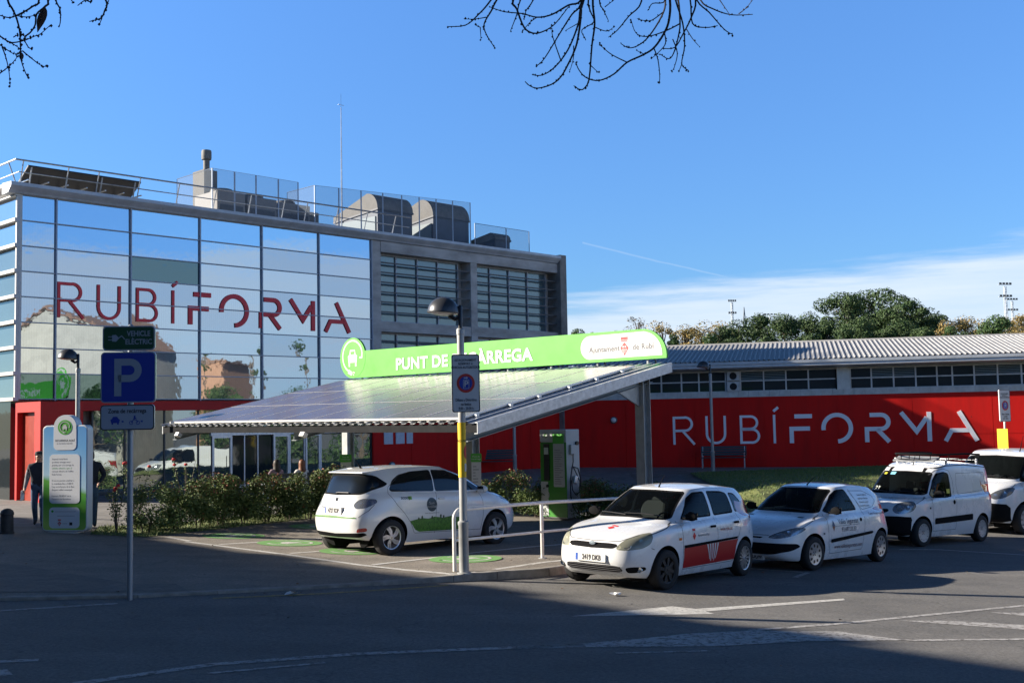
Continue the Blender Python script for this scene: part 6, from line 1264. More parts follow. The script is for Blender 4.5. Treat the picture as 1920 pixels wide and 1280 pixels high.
# ---- white small delivery van with roof rack
ka = dict(paint=M_car, wr=.30, track=1.44, arches=[(0, .36), (-2.6, .36)], steer=-.08, inside=(-.22, -1.3, 1.06, .64), seats=(.05,),
 levels=[(.60, -3.14, .76, [(.6, .24), (0, .20), (-2.6, .20), (-3.14, .28)], 5, 7), (.72, -3.20, .80, [(.72, .30), (-1, .30), (-3.2, .36)], 4.4, 8), (.775, -3.25, .825, [(.77, .42), (-1.2, .45), (-3.25, .5)], 4.0, 8),
  (.775, -3.255, .832, [(.77, .58), (-1.2, .64), (-3.25, .7)], 4.0, 9), (.70, -3.255, .832, [(.7, .76), (.3, .84), (-1.2, .88), (-3.25, .95)], 4.0, 9), (.56, -3.25, .815, [(.56, .90), (.1, .97), (-1.2, 1.0), (-3.25, 1.05)], 4.0, 9),
  (.26, -3.24, .785, [(.26, .99), (-.3, 1.04), (-1.2, 1.05), (-3.24, 1.12)], 4.4, 9), (-.08, -3.23, .765, [(-.08, 1.075), (-.4, 1.08), (-1.2, 1.09), (-3.23, 1.18)], 5.4, 9), (-.44, -3.21, .735, [(-.44, 1.38), (-1.6, 1.42), (-3.2, 1.45)], 6, 9),
  (-.78, -3.17, .68, [(-.78, 1.64), (-1.2, 1.72), (-2.0, 1.74), (-3.17, 1.68)], 6, 9), (-.96, -3.12, .61, [(-.96, 1.72), (-1.5, 1.785), (-2.2, 1.79), (-3.12, 1.74)], 5, 8), (-1.4, -2.8, .3, [(-1.4, 1.80), (-2.0, 1.82), (-2.8, 1.79)], 3, 4), (-1.8, -2.3, .01, [(-1.8, 1.826), (-2.3, 1.82)], 2, 2)],
 regions=[
  dict(name='windscreen', view='front', poly=[(-.1, 1.10), (.64, 1.09), (.685, 1.12), (.61, 1.55), (.56, 1.585), (-.1, 1.60)], mat=M_cg1, trim=.022, smooth=1, vr=(62, 100)),
  dict(name='side_window', view='side', poly=[(-.46, 1.03), (-.40, 1.10), (-.62, 1.40), (-.80, 1.56), (-1.05, 1.60), (-1.22, 1.56), (-1.27, 1.06), (-1.0, 1.03)], mat=M_cg1, trim=.025, smooth=1),
  dict(name='headlight', view='front', poly=[(.42, .80), (.50, .71), (.64, .70), (.73, .76), (.745, .88), (.70, .96), (.58, .97), (.47, .92)], mat=M_lenc, bowl=.022, bulbs=((.56, .83, .07), (.67, .84, .055)), ur=(0, 66), vr=(10, 62)),
  dict(name='front_bumper', view='front', poly=[(-.1, .25), (.60, .24), (.70, .26), (.725, .58), (.715, .64), (.55, .655), (-.1, .63)], mat=M_rub, smooth=0, ur=(0, 72), off=.004),
  dict(name='grille', view='front', poly=[(-.1, .70), (.30, .71), (.38, .76), (.34, .80), (-.1, .79)], mat=M_rub, smooth=1, off=-.008),
  dict(name='tail_light', view='rear', poly=[(.66, .95), (.80, .94), (.78, 1.3), (.66, 1.32)], mat=M_tail, ur=(100, 161)),
 ],
 seams=[('side', [(-.38, 1.02), (-.36, .8), (-.40, .32)]), ('side', [(-.66, 1.52), (-.84, 1.62), (-1.05, 1.66), (-1.26, 1.62), (-1.36, 1.4), (-1.38, .9), (-1.36, .33)]), ('side', [(-.40, .32), (-1.36, .33)]), ('side', [(-1.55, 1.10), (-2.85, 1.18), (-2.85, 1.58), (-1.55, 1.56), (-1.5, 1.3), (-1.55, 1.10)], .007), ('side', [(.30, .88), (.0, .98), (-.25, 1.05)]), ('side', [(-1.36, 1.03), (-3.0, 1.1)], .006)])
ka['rim'] = rim_holes(12, mat('hubcap_grey', (.42, .43, .44), .45, metal=.3), .05, .78)
c4 = car_root('parked_van', 'white delivery van with roof rack and number 23 on its windscreen, third in the row', 8.25, 25.35, R(-138.8), cat='van', grp='white vehicles parked along the kerb')
B = make_car(c4, ka)
for s in (1, -1):
    patch(B, c4, 'door_moulding', 'side', [(-.44, .47), (-2.10, .52), (-2.10, .635), (-2.08, .655), (-.46, .60), (-.44, .58)], M_rub, .012, s, .05); mirror_(c4, -.52, .79, 1.12, M_rub, s, (.13, .22, .16))
    MB().lathe([(.05, 0), (.04, -.012), (.003, -.014)], 14, axis='y').build('door_handle', M_rub, c4).location = B.on('side', -1.28, .93, .006, s)
    patch(B, c4, 'indicator', 'side', [(-.24, .80), (-.29, .80), (-.29, .84), (-.24, .84)], M_rub, .006, s, .03)
    patch(B, c4, 'roof_channel', 'side', [(-.55, 1.50), (-.80, 1.665), (-1.2, 1.735), (-2.0, 1.757), (-3.05, 1.70), (-3.05, 1.685), (-2.0, 1.74), (-1.2, 1.718), (-.80, 1.645), (-.56, 1.48)], M_rub, .004, s, .05)
plate_no(B, c4, 'front', .40, '8914 CVM', .50, .11, .012); wiper_(B, c4, [(.6, 1.12), (.3, 1.14), (.0, 1.135)]); wiper_(B, c4, [(.02, 1.11), (-.3, 1.13), (-.6, 1.13)])
smtext(B, c4, '23', .13, 'front', -.46, 1.19, mat('chalk_white', (.75, .8, .75), .6), rev=False, sx=1.1, bold=.002); patch(B, c4, 'sticker', 'front', [(-.50, 1.50), (-.43, 1.50), (-.43, 1.54), (-.50, 1.54)], mat('sticker_yellow', (.6, .55, .05), .5), .006, 1, .03, vr=(60, 105)); patch(B, c4, 'sticker', 'front', [(-.34, 1.50), (-.22, 1.50), (-.22, 1.56), (-.34, 1.56)], mat('sticker_blue', (.2, .5, .65), .5), .006, 1, .03, vr=(60, 105))
patch(B, c4, 'yellow_card', 'side', [(-1.06, 1.12), (-1.2, 1.12), (-1.2, 1.22), (-1.06, 1.22)], mat('sticker_yellow'), .005, 1, .04)
MB().tube([(-.98, 0, 1.70), (-1.0, 0, 1.745), (-1.1, 0, 1.98)], [.018, .012, .004], 6).build('aerial', M_rub, c4)
rk = thing('roof_rack', 'oval tubular roof rack carried on the delivery van', 'roof rack', mtx=c4.matrix_world.copy())
hoop = [(-1.0 + .42 * math.sin(R(a)) - .35, .60 * math.cos(R(a)), 1.97) for a in range(0, 181, 12)]
loop = [(-2.9, .60, 1.99)] + [(-2.2, .60, 2.0), (-1.5, .60, 1.98)] + hoop[1:-1] + [(-1.5, -.60, 1.98), (-2.2, -.60, 2.0), (-2.9, -.60, 1.99)]
MB().tube(loop, .020, 8).build('upper_rail', M_rub, rk, True); MB().tube([(x, y * .96, z - .12) for x, y, z in loop], .012, 6).build('lower_rail', M_rub, rk, True)
b = MB(); [b.tube([(x, y, z), (x, y * .96, z - .12)], .010, 5) for x, y, z in loop[::2]]; [b.tube([(-2.85 + k * .22, s * .60, 2.05), (-2.85 + k * .22, s * .58, 1.86)], .010, 5) for k in range(0) for s in (1, -1)]; b.build('upright', M_rub, rk)
b = MB()
for k in range(8): b.cbox((-1.2 - k * .23, 0, 1.865), (.05, 1.15, .02))
for x in (-1.35, -2.75): [b.cbox((x, s * .60, 1.82), (.06, .03, .14)) for s in (1, -1)]
b.build('slats', M_galv, rk); MB().cbox((-1.12, 0, 1.86), (.3, 1.0, .03), 0, 0, .35).build('wind_deflector', mat('grey_plastic', (.25, .26, .27), .5), rk)
# ---- large white van
tr = dict(paint=M_car, wr=.345, track=1.74, arches=[(0, .42), (-2.93, .42)], steer=-.05, inside=(.05, -1.3, 1.22, .75), seats=(-.05,), nv=10,
 levels=[(.80, -3.86, .88, [(.8, .28), (0, .24), (-3, .24), (-3.86, .32)], 5, 8), (.95, -3.94, .93, [(.95, .36), (-1, .34), (-3.94, .4)], 4.4, 9), (1.02, -4.0, .96, [(1.0, .5), (-1.2, .55), (-4, .6)], 4.0, 9),
  (1.02, -4.02, .985, [(1.0, .70), (-1.2, .8), (-4, .85)], 4.0, 10), (.95, -4.02, .985, [(.95, .88), (.4, 1.0), (-1.2, 1.05), (-4, 1.08)], 3.8, 10), (.80, -4.0, .965, [(.8, 1.04), (.3, 1.12), (-1.2, 1.16), (-4, 1.18)], 3.8, 10),
  (.52, -3.99, .93, [(.52, 1.15), (.0, 1.2), (-1.2, 1.22), (-4, 1.25)], 4.2, 10), (.22, -3.98, .90, [(.22, 1.245), (-.2, 1.24), (-1.2, 1.26), (-4, 1.32)], 5.2, 10), (-.22, -3.96, .86, [(-.22, 1.55), (-1.6, 1.58), (-4, 1.6)], 6, 10),
  (-.62, -3.92, .80, [(-.62, 1.80), (-1.2, 1.88), (-2.0, 1.9), (-3.9, 1.86)], 6, 10), (-.82, -3.86, .72, [(-.82, 1.90), (-1.5, 1.95), (-2.2, 1.96), (-3.86, 1.93)], 5, 9), (-1.4, -3.2, .3, [(-1.4, 1.975), (-2.0, 1.985), (-3.2, 1.97)], 3, 4), (-1.8, -2.3, .01, [(-1.8, 1.99), (-2.3, 1.99)], 2, 2)],
 regions=[
  dict(name='windscreen', view='front', poly=[(-.1, 1.27), (.74, 1.26), (.80, 1.30), (.73, 1.74), (.66, 1.79), (-.1, 1.82)], mat=M_cg1, trim=.03, smooth=1, vr=(62, 100)),
  dict(name='side_window', view='side', poly=[(-.05, 1.22), (-.45, 1.60), (-.72, 1.78), (-1.2, 1.80), (-1.25, 1.22), (-.7, 1.16)], mat=M_cg1, trim=.03, smooth=1),
  dict(name='headlight', view='front', poly=[(.50, .90), (.60, .80), (.76, .83), (.85, .93), (.865, 1.08), (.76, 1.08), (.60, .99)], mat=M_lenc, bowl=.022, bmat=M_rub, bulbs=((.63, .89, .06), (.76, .95, .06)), ur=(0, 68), vr=(10, 62)),
  dict(name='front_bumper', view='front', poly=[(-.1, .30), (.70, .28), (.82, .32), (.84, .62), (.80, .70), (.58, .72), (.46, .60), (-.1, .58)], mat=M_rub, smooth=0, ur=(0, 74), off=.004),
  dict(name='grille', view='front', poly=[(-.1, .74), (.36, .75), (.48, .84), (.44, .93), (-.1, .92)], mat=M_rub, smooth=1, off=-.008),
 ],
 seams=[('side', [(.02, 1.18), (.0, .9), (-.42, .6), (-.44, .4)]), ('side', [(-1.34, 1.84), (-1.36, .42)]), ('side', [(.42, 1.06), (.2, 1.16)])])
tr['rim'] = rim_holes(8, mat('hubcap_grey'), .09, .72)
c5 = car_root('parked_van', 'large white van with dark lower bumper at the right edge, last in the row', 12.1, 29.6, R(-137.5), cat='van', grp='white vehicles parked along the kerb')
c5.scale = (1.08, 1.08, 1.08)
B = make_car(c5, tr)
for s in (1, -1): mirror_(c5, -.28, .93, 1.32, M_rub, s, (.16, .26, .26)); patch(B, c5, 'door_moulding', 'side', [(-.5, .52), (-2.4, .56), (-2.4, .70), (-.5, .66)], M_rub, .012, s, .08)
wiper_(B, c5, [(.7, 1.29), (.3, 1.31), (.0, 1.305)]); patch(B, c5, 'parking_card', 'front', [(-.62, 1.33), (-.36, 1.32), (-.34, 1.40), (-.60, 1.42)], mat('card_green', (.05, .30, .12), .5), -.03, 1, .06, vr=(60, 105))
MB().tube([(-.9, .45, 1.92), (-.93, .45, 1.96), (-1.1, .45, 2.3)], [.018, .012, .004], 6).build('aerial', M_rub, c5); plate_no(B, c5, 'front', .50, '5067 JKL', .52, .11, .014)
# ================================================================== VEGETATION
def leafm(name, c, v=.25): return mat(name, c, .6, var=v, vscale=1.5, spec=.3)
M_bark = mat('bark', (.11, .085, .065), .95, var=.35, vscale=8, bump=.5, bscale=30); M_twig = mat('twig_dark', (.035, .028, .026), .9, var=.2)
def leaf(mb, P, n, s, r, asp=.5):
    t = n.cross(Vector((r.uniform(-1, 1), r.uniform(-1, 1), r.uniform(-1, 1))));
    if t.length < 1e-4: return
    t.normalize(); b = n.cross(t).normalized(); f = n * s * .12
    mb.add([P - t * s * .5, P + b * s * asp * .5 + f, P + t * s * .5, P - b * s * asp * .5 + f], [(0, 1, 2), (0, 2, 3)])
def rv(r):
    while True:
        v = Vector((r.uniform(-1, 1), r.uniform(-1, 1), r.uniform(-1, 1)))
        if .05 < v.length < 1: return v
def far_tree(kind, x, y, ztop, hw, seed, lab, cat='tree', grp=None, z0=None, base=None):
    r = random.Random(seed); z0 = T(x, y) + hillh(x, y) if z0 is None else z0; H = ztop - z0
    t = thing({'pine': 'pine_tree', 'bpine': 'pine_tree', 'yel': 'plane_tree', 'bare': 'bare_tree', 'round': 'evergreen_bush', 'cyp': 'cypress_tree'}[kind], lab, cat, (x, y, z0), 0, grp)
    mbt = MB(); cl = []; lo = {'pine': .34, 'bpine': .02, 'yel': .05, 'bare': .3, 'round': .0, 'cyp': .05}[kind]
    n = {'pine': 30, 'bpine': 28, 'yel': 26, 'bare': 12, 'round': 20, 'cyp': 14}[kind]
    for i in range(n):
        f = r.uniform(0, 1); a = r.uniform(0, 6.28); q = math.sqrt(r.uniform(0, 1)); hz = H * (lo + (1 - lo) * (.12 + .80 * f)); wid = hw * {'pine': (.45 + .75 * math.sin(f * 2.5)), 'bpine': 1 - .55 * f, 'yel': 1 - .5 * f, 'bare': 1 - .4 * f, 'round': math.sqrt(max(.1, 1 - f * f)), 'cyp': .8 - .6 * f}[kind]
        c = Vector((math.cos(a) * wid * q * .95, math.sin(a) * wid * q * .95, hz)); s = hw * r.choice((.2, .28, .36, .46)) * r.uniform(.85, 1.15) * (1 if kind != 'cyp' else .7); cl.append((c, s))
    cl.append((Vector((0, 0, H * .90)), hw * .45))
    mbt.tube([(0, 0, -.5), (r.uniform(-.1, .1) * hw, 0, H * lo), (r.uniform(-.15, .15) * hw, 0, H * .8)], [.05 * hw + .09, .04 * hw + .07, .03], 7)
    for c, s in cl: mbt.tube([(0, 0, min(c.z * .75, H * .75)), (c.x * .5, c.y * .5, c.z - s * .6), tuple(c)], [.06 + .01 * hw, .045, .02], 5)
    mbt.build('trunk', M_bark, t)
    cr_ = MB(); per = {'pine': 400, 'bpine': 340, 'yel': 150, 'bare': 70, 'round': 330, 'cyp': 420}[kind]; ls = hw * .06 + .07
    for c, s in cl:
        for _ in range(per):
            v = rv(r); l = v.length; d = v.normalized(); P = c + Vector((d.x * s, d.y * s, d.z * s * .72)) * (.45 + .62 * l ** .4) * r.uniform(.86, 1.1); cr_.k = 0 if r.random() < .5 else (1 if r.random() < .7 else 2)
            nn_ = (d + rv(r) * .9).normalized(); leaf(cr_, P, nn_, ls * r.uniform(.6, 1.4), r, .55)
    ms = {'pine': [leafm('pine_needles_a', (.040, .075, .024)), leafm('pine_needles_b', (.066, .105, .032)), leafm('pine_needles_c', (.02, .045, .016))], 'yel': [leafm('autumn_leaf_a', (.26, .20, .075)), leafm('autumn_leaf_b', (.32, .22, .07)), leafm('autumn_leaf_c', (.14, .14, .05))],
        'bare': [leafm('dry_leaf_a', (.18, .15, .11)), leafm('dry_leaf_b', (.13, .10, .08)), leafm('autumn_leaf_c', (.14, .14, .05))], 'round': [leafm('bush_leaf_a', (.042, .085, .024)), leafm('bush_leaf_b', (.06, .11, .03)), leafm('bush_leaf_c', (.02, .05, .014))]}
    cr_.build('crown', ms['pine' if kind in ('bpine', 'cyp') else kind], t, raw=True); return t
FAR = [(41.6, 140, 17.3, 2.6, 'pine'), (47.4, 146, 18.3, 3.1, 'pine'), (48.3, 138, 15.9, 3.2, 'pine'), (52.8, 143, 14.7, 1.7, 'pine'), (23.1, 125, 12.2, 1.4, 'bpine'), (25.6, 128, 13.1, 1.9, 'bpine'), (28.9, 132, 14.1, 2.1, 'bpine'), (30.7, 128, 13.5, 2.1, 'bpine'), (34.3, 131, 14.1, 2.0, 'bpine'), (35.3, 127, 12.8, 1.5, 'bpine'), (38.5, 124, 12.7, 2.0, 'bpine'), (42.9, 126, 12.5, 2.1, 'bpine'), (35.3, 120, 11.6, 1.7, 'bpine'), (44.4, 122, 11.3, 1.7, 'bpine'), (15.7, 118, 12.2, 1.5, 'yel'), (18.4, 121, 12.1, 1.6, 'yel'), (21.0, 124, 12.8, 1.7, 'yel'), (24.9, 135, 13.8, 1.6, 'yel'), (51.0, 133, 13.2, 1.7, 'yel'), (54.3, 136, 13.8, 2.0, 'yel'), (57.7, 139, 13.6, 1.8, 'yel'), (55.9, 128, 12.8, 1.5, 'yel'), (58.9, 131, 13.5, 1.6, 'yel'), (51.2, 120, 12.1, 2.0, 'round'), (45.6, 118, 11.3, 1.0, 'round'), (20.2, 116, 10.7, 1.3, 'round'), (12.5, 112, 12.4, 1.4, 'bare'), (6.1, 105, 10.7, 1.0, 'round'), (7.9, 110, 10.9, .4, 'bare'), (9.9, 108, 10.9, .6, 'bare'), (15.9, 112, 10.7, .7, 'round'), (22.4, 117, 10.2, 1.2, 'bpine'), (27, 119, 10.6, 1.4, 'bpine'), (31, 119, 10.7, 1.5, 'bpine'), (48, 121, 10.6, 1.5, 'bpine'), (54.5, 122, 10.8, 1.5, 'yel'), (57.5, 124, 11.2, 1.5, 'yel')]
LF = ['tall umbrella pine on the left of the big pine clump', 'tallest pine, its dome the highest point of the treeline', 'broad pine crown on the right half of the big clump', 'smaller pine at the right foot of the big clump',
 'leftmost low pine of the dark row, next to the yellow trees', 'second low pine from the left in the dark row', 'pine in the dark row under the far floodlights', 'low pine right of the centre of the dark row', 'pine of the dark row with a rounded high top', 'last low pine before the big pine clump', 'young pine in front of the big clump, left', 'young pine in front of the big clump, right', 'small pine low at the left foot of the big clump', 'small pine low at the right foot of the big clump',
 'thin yellowing tree nearest the green sign', 'second yellowing tree right of the green sign', 'third yellowing tree right of the green sign, beside dark pines', 'yellowing tree just under the tall floodlight mast', 'yellow tree directly right of the big pine clump', 'wide yellow tree between the big pines and the round bush', 'yellow tree behind the round green bush', 'yellow tree below the floodlights at the right edge', 'yellow tree cut by the right edge of the picture',
 'large round dark green bush among the yellow trees at right', 'small round bush between big pines and yellow trees', 'round bush in front of the third yellow tree', 'greyish half bare tree above the end of the green sign', 'dark treetop just right of the tall block', 'tiny bare treetop peeping over the sign, left one', 'tiny bare treetop peeping over the sign, right one', 'low bush between the first two yellowing trees', 'low dark pine just above the roof, leftmost', 'low dark pine just above the roof, second', 'low dark pine just above the roof, third', 'low dark pine just above the roof under the yellow trees', 'low yellow tree just above the roof beside the round bush', 'low yellow tree just above the roof near the right edge']
for i, (x, y, z, hw, k) in enumerate(FAR): far_tree(k, x, y, z + .15, hw * (1.22 if k == 'pine' else 1.0 if k == 'bare' else 1.3), 100 + i, LF[i], grp='trees on the rise behind the low hall')
# hedge shrubs
def shrub_mesh(seed, h, w, red=.25, n=2100, stems=7):
    r = random.Random(seed); fo = MB(); cl = []
    for i in range(20):
        a = r.uniform(0, 6.28); q = math.sqrt(r.random()); hz = h * r.uniform(.16, .92); cl.append((Vector((math.cos(a) * w * q * .75, math.sin(a) * w * q * .75, hz)), w * r.uniform(.28, .5)))
    for _ in range(n):
        c, s = r.choice(cl); v = rv(r); P = c + Vector((v.x, v.y, v.z)) * s * 1.25
        if P.z < .10: P.z = .10 + r.random() * .2
        hi = P.z / h + r.uniform(-.15, .15); fo.k = 2 if (hi > .72 and r.random() < red * 2.2) or r.random() < red * .12 else (1 if r.random() < .4 else 0)
        leaf(fo, P, (Vector((v.x, v.y, v.z * .4 + .55)) + rv(r) * .8).normalized(), r.uniform(.05, .095), r, .42)
    st = MB()
    for i in range(stems):
        a = r.uniform(0, 6.28); x, y = .05 * math.cos(a), .05 * math.sin(a); c = r.choice(cl)[0]; st.tube([(x, y, -.03), (x * 2.5, y * 2.5, h * .3), tuple(c)], [.012, .009, .004], 5)
    return fo, st
SHM = [leafm('hedge_leaf_green', (.075, .12, .032), .3), leafm('hedge_leaf_light', (.15, .20, .06), .3), leafm('hedge_leaf_red', (.26, .10, .05), .4)]
protos = []
HED = [(-7.55, 23.45, 1.05, 'twiggy small shrub at the near left end of the hedge'), (-7.2, 24.35, 1.2, 'second shrub of the left hedge'), (-6.95, 25.1, 1.2, 'third shrub of the left hedge'), (-6.6, 25.7, 1.15, 'fourth shrub of the left hedge'), (-6.2, 26.25, 1.2, 'fifth shrub of the left hedge'), (-5.8, 26.75, 1.15, 'sixth shrub of the left hedge'), (-5.4, 27.2, 1.2, 'seventh shrub of the left hedge'), (-5.0, 27.75, 1.25, 'eighth shrub of the left hedge, beside the electric car'), (-4.5, 28.4, 1.25, 'ninth shrub of the left hedge, above the electric car tail'), (-4.0, 29.0, 1.2, 'last shrub of the left hedge at the corner'),
 (-3.2, 29.7, 1.1, 'rear hedge shrub, first from the left'), (-2.4, 30.4, 1.1, 'rear hedge shrub, second from the left'), (-1.5, 31.0, 1.1, 'rear hedge shrub, third from the left'), (-.8, 30.6, 1.05, 'rear hedge shrub, fourth from the left'), (-.1, 30.0, 1.1, 'rear hedge shrub behind the nose of the electric car'), (.55, 29.35, 1.1, 'rear hedge shrub left of the charging station'), (1.3, 29.2, 1.1, 'rear hedge shrub behind the charging station'), (1.95, 28.15, 1.15, 'rear hedge shrub just right of the charging station'), (2.5, 27.6, 1.15, 'rear hedge shrub between charger and right canopy post'), (3.05, 27.05, 1.1, 'rear hedge shrub behind the right canopy post'), (3.6, 26.5, 1.0, 'last rear hedge shrub behind the red-banded hatchback')]
r0 = random.Random(12)
for i, (x, y, h, lab) in enumerate(HED):
    g_ = 'red-tipped hedge shrubs'
    if i < 4:
        fo, stm = shrub_mesh(40 + i, 1.2, .52 if i else .42, (.03, .04, .07, .10)[i], (1900, 3600, 3800, 3800)[i]); s_ = thing('hedge_shrub', lab, 'shrub', (x, y, G(x, y)), r0.uniform(0, 6), g_)
        fo.build('foliage', SHM, s_, raw=True); stm.build('stem', M_bark, s_); protos.append(s_)
    else:
        s_ = copy_tree(protos[1 + i % 3]); s_.location = (x, y, G(x, y)); s_.rotation_euler = (0, 0, r0.uniform(0, 6.28)); s_['label'] = lab
    s_.scale = (1.05, 1.05, h / 1.2 * r0.uniform(.84, .98))
# rose stems with red flowers at the left end
def rose(x, y, h, lab, seed):
    r = random.Random(seed); o = thing('rose_bush', lab, 'rose', (x, y, G(x, y)), 0, 'rose bushes beside the totem'); s_ = MB(); f = MB(); l = MB()
    for k in range(6):
        a = r.uniform(0, 6.28); w = r.uniform(.1, .32); tp = (w * math.cos(a), w * math.sin(a), h * r.uniform(.75, 1)); s_.tube([(0, 0, 0), (tp[0] * .4, tp[1] * .4, tp[2] * .5), tp], [.01, .008, .004], 5)
        if k < 3: f.lathe([(.005, 0), (.035, .012), (.042, .04), (.025, .062), (.004, .055)], 9, tp)
        for j in range(34): q = r.uniform(.35, 1); P = Vector((tp[0] * q, tp[1] * q, tp[2] * q)) + rv(r) * .09; l.k = r.choice((0, 1)); leaf(l, P, rv(r).normalized(), .065, r, .5)
    s_.build('stem', M_bark, o); f.build('flower', mat('rose_red', (.5, .02, .02), .6), o); l.build('foliage', SHM, o, raw=True)
rose(-7.9, 23.9, 1.45, 'thin rose bush with red flowers behind the sign pole, taller one', 5); rose(-7.35, 25.6, 1.5, 'rose bush with red flowers rising above the left hedge', 6); rose(-8.1, 23.3, .95, 'low rose bush beside the foot of the totem', 7)
lv_ = MB(); r = random.Random(77)
for _ in range(260):
    x = r.uniform(-9, 8); y = r.uniform(11, 27); 
    if abs(x) > .45 * y: continue
    if r.random() > math.exp(-abs(kside(x, y)) / 1.6) + .12: continue
    lv_.k = r.choice((0, 1)); leaf(lv_, Vector((x, y, G(x, y) + .014)), Vector((r.uniform(-.35, .35), r.uniform(-.35, .35), 1)).normalized(), r.uniform(.04, .075), r, .6)
tag(lv_.build('fallen_leaves', [leafm('dry_leaf_a', (.18, .15, .11)), leafm('dead_leaf_b', (.16, .08, .03))], raw=True), 'dry leaves scattered over the asphalt and along the kerb', 'leaves', None, 'stuff')
